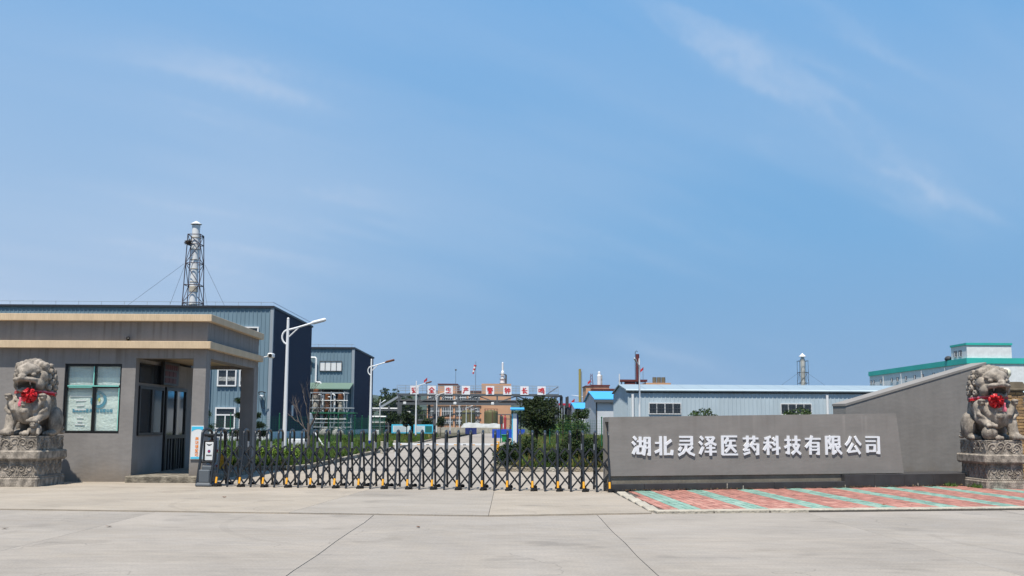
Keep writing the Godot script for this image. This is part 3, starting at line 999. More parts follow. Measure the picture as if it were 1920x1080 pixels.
func build_ground() -> void:
	var b := B.new()
	b.quad(Vector3(-4000, -0.15, 600), Vector3(4000, -0.15, 600), Vector3(4000, -0.15, -5000), Vector3(-4000, -0.15, -5000))
	struct("ground", b, M.field)
	# front road: a dark bed, slabs 3.7 m wide with open joints
	b = B.new()
	b.quad(Vector3(-80, -0.012, 30), Vector3(80, -0.012, 30), Vector3(80, -0.012, -24), Vector3(-80, -0.012, -24))
	var road := struct("road", b, M.joint)
	var gap := {-5.85: 0.003, 5.25: 0.003, -2.12: 0.006, 1.56: 0.005}
	var xs := [-40.0, -31.0, -24.3, -20.6, -16.9, -13.2, -9.5, -5.85, -2.12, 1.56, 5.25, 8.95, 12.65, 16.35, 20.05, 24.0, 31.0, 40.0]
	var rng := RandomNumberGenerator.new()
	rng.seed = 7
	for i in xs.size() - 1:
		for j in 2:
			var sb := B.new()
			var z0 := [-20.6, -4.5][j] as float
			var z1 := [-4.5, 14.0][j] as float
			# joints wander a little, as saw cuts and cracks do
			var lft := []
			var rgt := []
			for k in 13:
				var z := lerpf(z0, z1, k / 12.0)
				lft.append([xs[i] + gap.get(xs[i], 0.005) + jitter(i, z), z - 0.006 * (1 if k == 12 else -1 if k == 0 else 0)])
				rgt.append([xs[i + 1] - gap.get(xs[i + 1], 0.005) + jitter(i + 1, z), lft[k][1]])
			rgt.reverse()
			sheet(sb, lft + rgt, rng.randf_range(-0.001, 0.002), 0.02)
			put("slab", sb, M.road if (i + j) % 2 else M.road_b, road)
	# apron before the gate, a hand higher than the road, its edge broken
	b = B.new()
	b.quad(Vector3(-26, 0.004, -21), Vector3(3.4, 0.004, -21), Vector3(3.4, 0.004, -34), Vector3(-26, 0.004, -34))
	var ap := struct("apron", b, M.joint)
	var cuts := [[-26.0, -26.0], [-9.4, -9.9], [-3.55, -3.0], [-0.23, -0.19], [2.52, 2.40]]
	for i in 4:
		var sb := B.new()
		var pl := []
		for k in 15:
			var t := k / 14.0
			var x := lerpf(cuts[i][0] + 0.004, cuts[i + 1][0] - 0.004, t)
			var z := apron_edge(x) + 0.035 * (fposmod(sin(x * 91.7) * 437.5, 1.0) - 0.5)
			pl.append([x, z])
		pl.append([cuts[i + 1][1] - 0.004, -24.6])
		pl.append([cuts[i + 1][1] - 0.004 + (0.0 if i < 3 else 0.95), -33.7])
		pl.append([cuts[i][1] + 0.004, -33.7])
		pl.append([cuts[i][1] + 0.004, -24.6])
		sheet(sb, pl, 0.022 + i * 0.001, 0.06)
		put("slab", sb, M.apron_b if i == 2 else M.apron, ap)
	# inner road, cast in bays
	b = B.new()
	sheet(b, [[-6.3, -33.6], [-0.4, -33.6], [0.6, -110], [6.0, -128], [6.0, -160], [-3.0, -160], [-5.4, -110]], 0.0, 0.05)
	var inner := struct("inner_road", b, M.joint)
	var z := -33.72
	var k := 0
	while z > -108.0:
		var ze := maxf(z - 5.6, -109.0)
		for h in 2:
			var sb := B.new()
			var mid := -3.1
			var l0: float = [-6.25, mid + 0.01][h]
			var l1: float = [mid - 0.01, lerpf(-0.42, 0.5, (-33.7 - z) / 76.0)][h]
			sheet(sb, [[l0, z - 0.008], [l1, z - 0.008], [l1, ze + 0.008], [l0, ze + 0.008]], 0.018, 0.02)
			put("slab", sb, [M.road_b, M.apron_b, M.road][(k + h) % 3], inner)
		z = ze
		k += 1
	b = B.new()
	sheet(b, [[-5.4, -109.1], [0.6, -109.1], [9.0, -128], [9.0, -170], [-3.4, -170]], 0.018, 0.03)
	put("far_slab", b, M.road, inner)
	# lawns of bare soil inside the kerbs
	b = B.new()
	sheet(b, [[-40, -34.0], [-6.6, -34.0], [-6.45, -40], [-6.3, -110], [-4.4, -170], [-40, -170]], 0.09, 0.2)
	struct("left_lawn", b, M.soil)
	b = B.new()
	sheet(b, [[-0.35, -34.0], [60, -34.0], [60, -127.5], [9.6, -127.5], [1.1, -108], [0.35, -70]], 0.09, 0.2)
	struct("right_lawn", b, M.soil)
	# distant wooded hills
	b = B.new()
	var hn := FastNoiseLite.new()
	hn.seed = 3
	hn.frequency = 0.0022
	var rows := [[-900.0, 0.0], [-1050.0, 22.0], [-1250.0, 34.0], [-1600.0, 55.0], [-2100.0, 74.0], [-2500.0, 0.0]]
	for r in rows.size() - 1:
		for i in 80:
			var w := []
			for e in [[r, i], [r, i + 1], [r + 1, i + 1], [r + 1, i]]:
				var x: float = (e[1] - 40.0) * 50.0
				var hh: float = rows[e[0]][1] * (0.6 + 0.7 * hn.get_noise_2d(x, rows[e[0]][0]) + 0.25 * sin(x * 0.011 + e[0]))
				w.append(Vector3(x, maxf(hh, 0.0) - 1.0 if rows[e[0]][1] > 0 else -1.0, rows[e[0]][0]))
			b.quad(w[0], w[1], w[2], w[3])
	struct("hills", b, M.hill)

func jitter(i: int, z: float) -> float:
	return 0.012 * sin(z * 1.7 + i * 2.1) + 0.008 * sin(z * 5.3 + i)

func apron_edge(x: float) -> float:
	if x < -0.2:
		return lerpf(-17.70, -18.62, clampf((-0.2 - x) / 8.4, 0.0, 3.0))
	return lerpf(-17.70, -18.36, (x + 0.2) / 2.8)

func kerb_line(called: String, label: String, pts: Array, group: String) -> void:
	var t := thing(called, label, "kerb", Vector3.ZERO, 0.0, group)
	for i in range(1, pts.size()):
		var a := Vector3(pts[i - 1][0], 0.07, pts[i - 1][1])
		var c := Vector3(pts[i][0], 0.07, pts[i][1])
		var l := a.distance_to(c)
		var k := maxi(1, roundi(l / 0.95))
		for j in k:
			var d := (c - a) / k
			var m := a + d * (j + 0.5)
			var b := B.new()
			var f := d.normalized()
			b.bev(m + Vector3(0, 0.004 * sin(i * 7 + j * 3.3), 0), Vector3(0.13, 0.17, d.length() - 0.012), 0.012, Basis(Vector3.UP.cross(f), Vector3.UP, f))
			put("kerb_stone", b, M.kerb if (i + j) % 3 else M.cream, t)

# ------------------------------------------------------------------ guardhouse
func window(parent: Node, x0: float, x1: float, y0: float, y1: float, z: float, cols: int, bar_y: float, frame: Material, glass: Material, fw := 0.07, deep := 0.06) -> MeshInstance3D:
	# frame round a pane of glass, standing proud of the wall face at z
	var b := B.new()
	b.span(Vector3(x0, y0, z), Vector3(x1, y0 + fw, z + deep))
	b.span(Vector3(x0, y1 - fw, z), Vector3(x1, y1, z + deep))
	b.span(Vector3(x0, y0 + fw, z), Vector3(x0 + fw, y1 - fw, z + deep))
	b.span(Vector3(x1 - fw, y0 + fw, z), Vector3(x1, y1 - fw, z + deep))
	for i in range(1, cols):
		var x := lerpf(x0, x1, float(i) / cols)
		b.span(Vector3(x - fw * 0.45, y0 + fw, z), Vector3(x + fw * 0.45, bar_y if bar_y > 0 else y1 - fw, z + deep * 0.95))
	if bar_y > 0:
		b.span(Vector3(x0 + fw, bar_y, z), Vector3(x1 - fw, bar_y + fw, z + deep))
	var o := put("window", b, frame, parent)
	b = B.new()
	b.span(Vector3(x0 + fw * 0.5, y0 + fw * 0.5, z), Vector3(x1 - fw * 0.5, y1 - fw * 0.5, z + deep * 0.35))
	put("pane", b, glass, o)
	return o

func build_guardhouse() -> void:
	var t := thing("guardhouse", "grey rendered gatehouse with two beige cornice bands and an open porch", "gatehouse", Vector3(-9.3, 0, -27))
	t.position = Vector3.ZERO
	var zf := -27.0
	var zb := -32.7
	# walls
	var b := B.new()
	b.span(Vector3(-17, 0.0, zf), Vector3(-11.05, 3.34, zf - 0.25))
	b.span(Vector3(-11.05, 0.0, zf), Vector3(-9.62, 1.215, zf - 0.25))
	b.span(Vector3(-11.05, 2.955, zf), Vector3(-9.62, 3.34, zf - 0.25))
	b.span(Vector3(-9.62, 0.0, zf), Vector3(-9.27, 3.34, zf - 0.25))
	put("front_wall", b, M.wall, t)
	b = B.new()
	b.span(Vector3(-9.27, 0.18, zf - 0.25), Vector3(-9.52, 3.10, zb))
	put("porch_wall", b, M.wall, t)
	b = B.new()
	b.span(Vector3(-17, 0, zb), Vector3(-9.55, 3.34, zb - 0.25))
	put("back_wall", b, M.wall, t)
	b = B.new()
	b.span(Vector3(-17, 0, zf - 0.26), Vector3(-9.53, 0.05, zb))
	put("inner_floor", b, M.step, t)
	b = B.new()
	b.bev(Vector3(-7.665, 1.70, zf - 0.20), Vector3(0.33, 3.28, 0.40), 0.01)
	put("pier", b, M.wall, t)
	b = B.new()
	b.bev(Vector3(-7.69, 1.62, -32.45), Vector3(0.40, 3.12, 0.50), 0.01)
	put("pier", b, M.wall, t)
	b = B.new()
	b.span(Vector3(-9.27, 3.10, zf - 0.002), Vector3(-7.83, 3.34, zf - 0.40))
	b.span(Vector3(-7.83, 3.12, zf - 0.40), Vector3(-7.50, 3.339, zb))
	b.span(Vector3(-9.27, 3.10, zb + 0.3), Vector3(-7.83, 3.338, zb))
	put("beam", b, M.wall, t)
	b = B.new()
	b.span(Vector3(-9.52, 3.20, zf - 0.40), Vector3(-7.83, 3.30, zb + 0.3))
	put("porch_ceiling", b, M.beige, t)
	# parapet between the two cornices
	b = B.new()
	b.span(Vector3(-17, 3.52, zf), Vector3(-7.50, 4.03, zb + 0.02))
	put("parapet", b, M.wall, t)
	# cornices
	b = B.new()
	b.bev(Vector3(-12.18, 3.43, (zf + 0.15 + zb) * 0.5), Vector3(9.64, 0.182, 5.95), 0.006)
	put("cornice", b, M.beige, t)
	b = B.new()
	b.bev(Vector3(-12.18, 4.115, (zf + 0.15 + zb) * 0.5), Vector3(9.64, 0.175, 5.95), 0.006)
	put("cornice", b, M.beige, t)
	# rust run below the spout
	b = B.new()
	b.tube([Vector3(-9.50, 3.53, zf - 0.02), Vector3(-9.50, 3.60, zf + 0.06), Vector3(-9.45, 3.61, zf + 0.13), Vector3(-9.44, 3.56, zf + 0.16)], [0.035], 8)
	put("drain_spout", b, M.black, t)
	# step
	b = B.new()
	b.bev(Vector3(-8.36, 0.095, -29.6), Vector3(1.86, 0.17, 5.9), 0.02)
	put("step", b, M.step, t)
	# front window: black frame, filmed panes, frame edge reflections painted as green-blue strips
	var o := B.new()
	var wx := [-11.05, -10.31, -9.62]
	o.span(Vector3(-11.05, 1.215, zf - 0.20), Vector3(-11.0, 2.955, zf - 0.05))
	o.span(Vector3(-9.67, 1.215, zf - 0.20), Vector3(-9.62, 2.955, zf - 0.05))
	o.span(Vector3(-11.0, 1.215, zf - 0.20), Vector3(-9.67, 1.27, zf - 0.05))
	o.span(Vector3(-11.0, 2.90, zf - 0.20), Vector3(-9.67, 2.955, zf - 0.05))
	o.span(Vector3(-11.0, 2.36, zf - 0.20), Vector3(-9.67, 2.41, zf - 0.06))
	o.span(Vector3(-10.345, 1.27, zf - 0.20), Vector3(-10.275, 2.36, zf - 0.055))
	o.span(Vector3(-10.335, 2.41, zf - 0.20), Vector3(-10.285, 2.90, zf - 0.055))
	var win := put("window", o, M.black, t)
	for q in [[-11.0, -10.335, 2.41, 2.90], [-10.285, -9.67, 2.41, 2.90], [-11.0, -10.345, 1.27, 2.36], [-10.275, -9.67, 1.27, 2.36]]:
		b = B.new()
		b.span(Vector3(q[0], q[2], zf - 0.10), Vector3(q[1], q[3], zf - 0.094))
		put("pane", b, M.pane, win)
		b = B.new()
		# film, gently rippled
		var nx := 10
		var ny := 10
		for i in nx:
			for j in ny:
				var w := []
				for e in [[i, j], [i + 1, j], [i + 1, j + 1], [i, j + 1]]:
					var u: float = lerpf(q[0] + 0.012, q[1] - 0.012, float(e[0]) / nx)
					var v: float = lerpf(q[2] + 0.012, q[3] - 0.012, float(e[1]) / ny)
					w.append(Vector3(u, v, zf - 0.150 + 0.004 * sin(u * 9.0 + v * 4.0) + 0.003 * sin(v * 23.0 + u * 3.0)))
				b.quad(w[0], w[1], w[2], w[3])
		put("window_film", b, M.paper, win)
	b = B.new()
	b.span(Vector3(-10.98, 2.385, zf - 0.058), Vector3(-9.69, 2.412, zf - 0.045))
	b.span(Vector3(-10.95, 2.355, zf - 0.058), Vector3(-10.36, 2.372, zf - 0.044))
	b.span(Vector3(-10.34, 2.42, zf - 0.053), Vector3(-10.318, 2.89, zf - 0.045))
	b.span(Vector3(-9.69, 1.28, zf - 0.048), Vector3(-9.672, 2.35, zf - 0.044))
	put("edge_reflection", b, M.aqua, win)  # reflections of the frame edges, laid on as coloured strips
	# white strips of tape on the left pane
	for q in [[2.02, 0.22], [1.90, 0.16], [1.79, 0.24], [1.60, 0.14], [1.50, 0.10], [1.42, 0.2], [2.13, 0.46]]:
		b = B.new()
		b.span(Vector3(-10.66 - q[1] * 0.6, q[0], zf - 0.140), Vector3(-10.66 + q[1] * 0.6, q[0] + 0.028, zf - 0.132))
		put("tape_strip", b, M.white, win)
	# round emblem and company name printed on the film
	b = B.new()
	var c := Vector3(-10.225, 2.06, zf - 0.138)
	for i in 30:
		var a0 := deg_to_rad(100.0 - i * 9.0)
		var a1 := deg_to_rad(100.0 - (i + 1) * 9.0)
		var wd := 0.026 + 0.014 * sin(PI * i / 30.0)
		for sgn in [1]:
			var p0 := c + Vector3(cos(a0), sin(a0), 0) * 0.178
			var p1 := c + Vector3(cos(a1), sin(a1), 0) * 0.178
			b.bar(p0, p1, 0.005, wd * 2.0, Vector3(cos(a0), sin(a0), 0))
	b.bar(c + Vector3(-0.02, 0.17, 0.001), c + Vector3(0.02, 0.01, 0.001), 0.005, 0.07, Vector3.RIGHT)
	b.bar(c + Vector3(-0.19, 0.0, 0.002), c + Vector3(-0.03, 0.05, 0.002), 0.005, 0.05, Vector3.UP)
	b.bar(c + Vector3(-0.19, -0.03, 0.003), c + Vector3(-0.08, -0.02, 0.003), 0.005, 0.03, Vector3.UP)
	put("round_emblem", b, M.teal_print, win)
	b = B.new()
	b.bar(c + Vector3(0.03, 0.04, 0.004), c + Vector3(0.03, -0.05, 0.004), 0.005, 0.04, Vector3.RIGHT)
	put("emblem_leaf", b, M.lime, win)
	b = B.new()
	b.bar(c + Vector3(-0.16, 0.10, 0.002), c + Vector3(-0.08, 0.16, 0.002), 0.005, 0.03, Vector3.UP)
	put("emblem_leaf", b, M.lime, win)
	b = B.new()
	var i := 0
	for ch in "湖北灵泽医药科技有限公司":
		glyph(b, ch, Vector3(-10.86 + i * 0.0845, 1.735, zf - 0.141), Vector3.RIGHT, Vector3.UP, Vector3.BACK, 0.080, 0.092, 0.003, 0.019, 0.014, 0.0003)
		i += 1
	put("company_name", b, M.teal_print, win)
	# porch wall: sliding windows and a glazed door, seen in shade
	var side := Node3D.new()
	side.name = "porch_joinery"
	t.add_child(side)
	side.position = Vector3(-9.27, 0, zf)
	side.rotation.y = PI / 2
	# local +x runs to the back of the porch turned round: x = -(z - zf)
	b = B.new()
	for f in [[0.28, 1.16, 1.30, 2.42], [1.30, 1.16, 2.25, 2.42]]:
		b.span(Vector3(f[0], f[1], 0), Vector3(f[2], f[1] + 0.07, 0.05))
		b.span(Vector3(f[0], f[3] - 0.07, 0), Vector3(f[2], f[3], 0.05))
		b.span(Vector3(f[0], f[1] + 0.07, 0), Vector3(f[0] + 0.07, f[3] - 0.07, 0.05))
		b.span(Vector3(f[2] - 0.07, f[1] + 0.07, 0), Vector3(f[2], f[3] - 0.07, 0.05))
	put("sliding_window", b, M.black, side)
	b = B.new()
	b.span(Vector3(0.33, 1.2, 0), Vector3(2.2, 2.38, 0.02))
	put("sliding_pane", b, M.glass, side)
	b = B.new()
	b.span(Vector3(0.28, 2.50, 0), Vector3(2.25, 3.0, 0.03))
	put("top_pane", b, M.glass, side)
	b = B.new()
	b.span(Vector3(2.40, 0.0 + 0.19, 0), Vector3(2.50, 2.45, 0.06))
	b.span(Vector3(4.20, 0.19, 0), Vector3(4.30, 2.45, 0.06))
	b.span(Vector3(2.50, 2.37, 0), Vector3(4.20, 2.45, 0.06))
	b.span(Vector3(2.50, 1.05, 0), Vector3(4.20, 1.15, 0.06))
	b.span(Vector3(3.30, 0.19, 0), Vector3(3.40, 2.37, 0.055))
	for k in 7:
		b.span(Vector3(2.55 + k * 0.24, 0.20, 0), Vector3(2.60 + k * 0.24, 1.05, 0.045))
	put("porch_door", b, M.black, side)
	b = B.new()
	b.span(Vector3(2.50, 1.15, 0), Vector3(4.20, 2.37, 0.02))
	put("door_pane", b, M.glass, side)
	# red letter board hung in the porch
	var led := thing("letter_board", "dark notice display with dim red letters hanging inside the porch", "display", Vector3(-9.19, 2.5, -29.3))
	b = B.new()
	b.span(Vector3(0, 0, -0.75), Vector3(0.09, 0.62, 0.55))
	put("case", b, M.black, led)
	b = B.new()
	for k in 3:
		for j in (6 if k == 0 else 3):
			var w := 0.15 if k == 0 else 0.30
			b.span(Vector3(0.09, 0.42 - k * 0.18, 0.46 - j * (w + 0.04)), Vector3(0.096, 0.55 - k * 0.18, 0.46 - j * (w + 0.04) - w))
	var lm := mat("red lamp dots", 0.07, 0.006, 0.006, 0.5)
	put("red_letters", b, lm, led)
	# prohibition notices beside the pier
	for k in 2:
		var nt := thing("safety_notice", ["white safety notice with a red prohibition ring above a lower one, deep in the porch", "lower white safety notice with a red ring, near the porch floor"][k], "sign", Vector3(-8.42, [0.86, 0.42][k], -31.3), 0.0, "safety notices in the porch")
		b = B.new()
		b.box(Vector3.ZERO, Vector3(0.36, 0.42, 0.02))
		put("plate", b, M.plastic, nt)
		b = B.new()
		b.tube(ring(Vector3(0, 0.03, 0.012), 0.12, 20), [0.016], 5)
		b.bar(Vector3(-0.08, 0.11, 0.014), Vector3(0.08, -0.05, 0.014), 0.004, 0.02, Vector3.UP)
		b.box(Vector3(0, -0.17, 0.012), Vector3(0.34, 0.07, 0.006))
		put("ring", b, M.red, nt)
	# visitor notice on the pier
	var vs := thing("visitor_sign", "white and cyan upright notice with orange characters on the porch pier", "sign", Vector3(-7.645, 1.0, zf + 0.02))
	b = B.new()
	b.bev(Vector3.ZERO, Vector3(0.31, 0.83, 0.03), 0.005)
	put("plate", b, M.plastic, vs)
	b = B.new()
	var pl := PackedVector2Array([Vector2(-0.145, 0.40), Vector2(-0.145, 0.27)])
	for k in 9:
		pl.append(Vector2(-0.145 + 0.29 * k / 8.0, 0.27 + 0.05 * sin(PI * k / 8.0) + 0.03 * k / 8.0))
	pl.append(Vector2(0.145, 0.40))
	b.prism(Vector3(0, 0, 0.018), pl, Vector3.RIGHT, Vector3.UP, Vector3.BACK, 0.0025)
	put("cyan_band", b, M.cyan, vs)
	b = B.new()
	b.span(Vector3(-0.145, -0.40, 0.0155), Vector3(0.145, -0.355, 0.018))
	put("cyan_band", b, M.cyan, vs)
	b = B.new()
	i = 0
	for ch in "来访请登记":
		glyph(b, ch, Vector3(-0.05, 0.06 - i * 0.098, 0.0155), Vector3.RIGHT, Vector3.UP, Vector3.BACK, 0.095, 0.085, 0.003, 0.012, 0.010, 0.0003)
		i += 1
	put("orange_text", b, M.orange, vs)
	# camera on the cornice corner
	var sc := thing("security_camera", "white bullet security camera on the gatehouse cornice corner", "camera", Vector3(-7.30, 3.46, -32.4))
	b = B.new()
	b.tube([Vector3(-0.05, 0, 0), Vector3(0.12, 0.03, 0), Vector3(0.16, 0.05, 0)], [0.018], 6)
	put("bracket", b, M.plastic, sc)
	b = B.new()
	b.bev(Vector3(0.26, 0.06, 0.05), Vector3(0.16, 0.14, 0.36), 0.03)
	put("housing", b, M.plastic, sc)
	b = B.new()
	b.cyl(Vector3(0.27, 0.05, 0.23), Vector3(0.27, 0.05, 0.25), 0.055)
	put("lens", b, M.black, sc)

func ring(o: Vector3, r: float, k: int) -> Array:
	var p := []
	for i in k + 1:
		p.append(o + Vector3(cos(TAU * i / k), sin(TAU * i / k), 0) * r)
	return p

# ------------------------------------------------------------------ sign wall
const SP := Vector3(2.37, 0, -23.80)
const STURN := 0.2996

func build_sign_wall() -> void:
	var t := thing("sign_wall", "low grey rendered company sign wall with raised white Chinese characters", "sign wall", SP, STURN)
	var b := B.new()
	# front panel, its right end raked
	b.prism(Vector3(0, 0, -0.12), PackedVector2Array([Vector2(0.03, 0.364), Vector2(7.756, 0.364), Vector2(7.596, 1.805), Vector2(0.03, 1.664)]), Vector3.RIGHT, Vector3.UP, Vector3.BACK, 0.06)
	put("front_panel", b, M.sign, t)
	b = B.new()
	b.prism(Vector3(0, 0, -0.182), PackedVector2Array([Vector2(0.032, 1.56), Vector2(7.60, 1.70), Vector2(7.59, 1.803), Vector2(0.032, 1.662)]), Vector3.RIGHT, Vector3.UP, Vector3.BACK, 0.20)
	put("top_slab", b, M.sign, t)
	b = B.new()
	b.prism(Vector3(0, 0, -0.384), PackedVector2Array([Vector2(0.034, 0.0), Vector2(7.75, 0.0), Vector2(7.588, 1.801), Vector2(0.034, 1.660)]), Vector3.RIGHT, Vector3.UP, Vector3.BACK, 0.12)
	put("rear_panel", b, M.sign, t)
	b = B.new()
	b.span(Vector3(0.06, 0.16, -0.155), Vector3(6.2, 0.362, -0.38))
	put("recessed_base", b, M.foot, t)
	b = B.new()
	b.span(Vector3(0.06, 0.364, -0.184), Vector3(7.7, 0.40, -0.382))
	put("inner_floor", b, M.foot, t)
	# dark granite kerb and the taller plinth at the right
	var x := 0.0
	var i := 0
	while x < 5.95:
		var w := minf(0.82, 6.0 - x)
		b = B.new()
		b.bev(Vector3(x + w * 0.5, 0.095, -0.20), Vector3(w - 0.006, 0.20, 0.40), 0.006)
		put("granite_slab", b, M.granite, t)
		x += w
	x = 6.0
	while x < 9.4:
		b = B.new()
		b.bev(Vector3(x + 0.42, 0.17, -0.60), Vector3(0.834, 0.352, 1.18), 0.006)
		put("granite_block", b, M.granite, t)
		x += 0.84
	# grout oozed out at some joints
	b = B.new()
	for q in [[1.64, 0.06], [2.46, 0.07], [2.87, 0.17], [3.28, 0.12], [6.0, 0.10], [6.84, 0.07], [8.05, 0.12]]:
		b.box(Vector3(q[0], q[1] * 0.5 + 0.01, 0.004), Vector3(0.022, q[1], 0.006))
	put("grout_smear", b, M.cream, t)
	# raised characters
	for ch in "湖北灵泽医药科技有限公司":
		b = B.new()
		glyph(b, ch, Vector3(0.555 + i * 0.5545, 0.795 + i * 0.0012, -0.122), Vector3.RIGHT, Vector3.UP, Vector3.BACK, 0.47, 0.478, 0.024, 0.068, 0.042, 0.0008)
		put("character", b, M.letter, t)
		i += 1
	# the ramped wall behind it
	var r := thing("ramp_wall", "tall grey rendered wall with a sloping top behind the sign wall", "wall", SP, STURN)
	b = B.new()
	b.prism(Vector3(0, 0, -1.25), PackedVector2Array([Vector2(6.96, 0), Vector2(11.35, 0), Vector2(11.35, 3.13), Vector2(6.96, 1.99)]), Vector3.RIGHT, Vector3.UP, Vector3.BACK, 0.55)
	put("wall_body", b, M.ramp, r)
	b = B.new()
	b.prism(Vector3(0, 0, -1.235), PackedVector2Array([Vector2(6.945, 1.992), Vector2(11.36, 3.135), Vector2(11.36, 3.195), Vector2(6.945, 2.052)]), Vector3.RIGHT, Vector3.UP, Vector3.BACK, 0.58)
	put("coping", b, M.sign, r)

# ------------------------------------------------------------------ factory halls on the left
func build_warehouse_left() -> void:
	var t := thing("factory_hall", "large blue-grey ribbed metal factory hall behind the gatehouse", "factory hall")
	var b := B.new()
	b.ribs(Vector3(-42, 0, -70), Vector3.RIGHT, Vector3.BACK, 26.79, 0.92, 9.0, 9.0, 0.27, 0.035)
	put("front_siding", b, M.siding, t)
	b = B.new()
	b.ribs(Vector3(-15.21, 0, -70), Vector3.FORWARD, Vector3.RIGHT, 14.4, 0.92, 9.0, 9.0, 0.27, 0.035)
	put("end_siding", b, M.siding_shaded, t)
	b = B.new()
	b.span(Vector3(-42, 0, -69.98), Vector3(-15.18, 0.92, -70.3))
	b.span(Vector3(-15.18, 0, -70.3), Vector3(-15.4, 0.92, -84.4))
	put("base_wall", b, M.base_white, t)
	b = B.new()
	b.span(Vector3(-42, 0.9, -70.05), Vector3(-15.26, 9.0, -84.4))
	put("core", b, M.siding_shaded, t)
	b = B.new()
	b.span(Vector3(-42, 9.0, -69.88), Vector3(-15.12, 9.14, -84.5))
	put("roof_edge", b, M.trim_dark, t)
	b = B.new()
	b.span(Vector3(-15.36, 0.92, -69.93), Vector3(-15.15, 8.995, -70.14))
	put("corner_flashing", b, M.trim_grey, t)
	b = B.new()
	for k in 18:
		b.span(Vector3(-41.5 + k * 1.5, 9.14, -69.97), Vector3(-41.48 + k * 1.5, 9.36, -69.99))
	b.span(Vector3(-41.8, 9.36, -69.96), Vector3(-15.2, 9.385, -69.985))
	b.span(Vector3(-15.2, 9.36, -69.985), Vector3(-15.22, 9.385, -84.4))
	put("lightning_rail", b, M.trim_grey, t)
	for q in [[-18.68, -17.42, 3.84, 4.98], [-17.48, -16.08, 6.85, 7.75], [-17.25, -16.2, 3.84, 4.98]]:
		var o := window(t, q[0], q[1], q[2], q[3], -69.97, 2, 0.0, M.white, M.glass, 0.09, 0.10)
		b = B.new()
		b.span(Vector3(q[0] + 0.1, q[2] + 0.35, -69.93), Vector3(q[1] - 0.1, q[2] + 0.62, -69.92))
		put("blind", b, M.tarp, o)
	window(t, -18.72, -17.40, 1.07, 2.48, -69.97, 2, 1.95, M.white, M.glass, 0.09, 0.10)
	window(t, -17.15, -16.32, 1.07, 2.48, -69.97, 2, 1.95, M.white, M.glass, 0.09, 0.10)
	window(t, -20.6, -19.6, 3.84, 4.98, -69.97, 2, 0.0, M.white, M.glass, 0.09, 0.10)
	b = B.new()
	b.cyl(Vector3(-19.18, 0.5, -69.85), Vector3(-19.18, 5.2, -69.85), 0.075)
	put("downpipe", b, M.white, t)
	b = B.new()
	b.tube([Vector3(-15.9, 3.30, -69.9), Vector3(-15.85, 3.46, -69.5), Vector3(-15.6, 3.5, -69.4), Vector3(-15.4, 3.42, -69.5)], [0.035], 6)
	b.tube([Vector3(-15.5, 3.4, -69.5), Vector3(-15.45, 3.0, -69.7), Vector3(-15.52, 2.4, -69.8), Vector3(-15.7, 2.5, -69.85), Vector3(-15.72, 3.2, -69.8)], [0.02], 5)
	put("loose_cable", b, M.black, t)
	b = B.new()
	b.bev(Vector3(-15.72, 3.2, -69.75), Vector3(0.24, 0.16, 0.3), 0.03)
	put("wall_camera", b, M.plastic, t)
	b = B.new()
	b.span(Vector3(-15.17, 2.0, -76.9), Vector3(-15.13, 2.75, -77.5))
	put("small_notice", b, M.plastic, t)
	# tall chimney in a steel lattice
	var c := thing("chimney", "tall white steel chimney in a lattice mast above the left hall", "chimney", Vector3(-23.42, 0, -80))
	b = B.new()
	b.lathe(Vector3.ZERO, [Vector2(0.29, 8.9), Vector2(0.29, 16.2), Vector2(0.31, 16.2), Vector2(0.31, 16.35), Vector2(0.24, 16.35)], 18)
	put("stack", b, M.white, c)
	for y in [10.3, 12.0, 13.0, 13.7, 14.5, 15.4]:
		b = B.new()
		b.lathe(Vector3(0, y, 0), [Vector2(0.29, -0.03), Vector2(0.315, -0.03), Vector2(0.315, 0.03), Vector2(0.29, 0.03)], 16)
		put("stack_band", b, M.cream, c)
	b = B.new()
	b.lathe(Vector3(0, 11.25, 0), [Vector2(0.29, 0.0), Vector2(0.33, 0.0), Vector2(0.33, 0.4), Vector2(0.29, 0.42)], 16)
	put("stack_band", b, M.cream, c)
	b = B.new()
	b.lathe(Vector3(0, 16.42, 0), [Vector2(0.42, 0.0), Vector2(0.42, 0.04), Vector2(0.0, 0.28)], 18)
	b.lathe(Vector3(0, 16.42, 0), [Vector2(0.0, 0.01), Vector2(0.42, 0.0)], 18)
	for k in 4:
		b.cyl(Vector3(0.25 * cos(k * PI / 2), 16.3, 0.25 * sin(k * PI / 2)), Vector3(0.28 * cos(k * PI / 2), 16.5, 0.28 * sin(k * PI / 2)), 0.02)
	put("rain_cap", b, M.white, c)
	b = B.new()
	var lv := [8.9, 10.4, 11.75, 13.4, 14.85, 15.6]
	var hw := [0.66, 0.62, 0.58, 0.54, 0.49, 0.47]
	for i in 5:
		for k in 4:
			var a := lat(k, hw[i], lv[i])
			var e := lat(k, hw[i + 1], lv[i + 1])
			var f := lat((k + 1) % 4, hw[i + 1], lv[i + 1])
			b.cyl(a, e, 0.038, -1, 5)
			b.cyl(e, f, 0.034, -1, 5)
			if (i + k) % 2:
				b.cyl(a, f, 0.028, -1, 4)
			else:
				b.cyl(lat((k + 1) % 4, hw[i], lv[i]), e, 0.028, -1, 4)
	put("lattice_mast", b, mat("dark mast steel", 0.07, 0.055, 0.065, 0.7), c)
	b = B.new()
	for q in [[Vector3(-0.8, 13.4, 0), Vector3(-6.2, 9.2, 0)], [Vector3(0.8, 13.3, 0), Vector3(2.9, 9.2, 0)], [Vector3(-0.7, 13.4, 0), Vector3(-1.9, 9.2, 0.5)], [Vector3(0.7, 12.0, 0), Vector3(1.3, 9.2, 0)]]:
		b.cyl(q[0], q[1], 0.010, -1, 4)
	put("guy_wire", b, M.dark_metal, c)
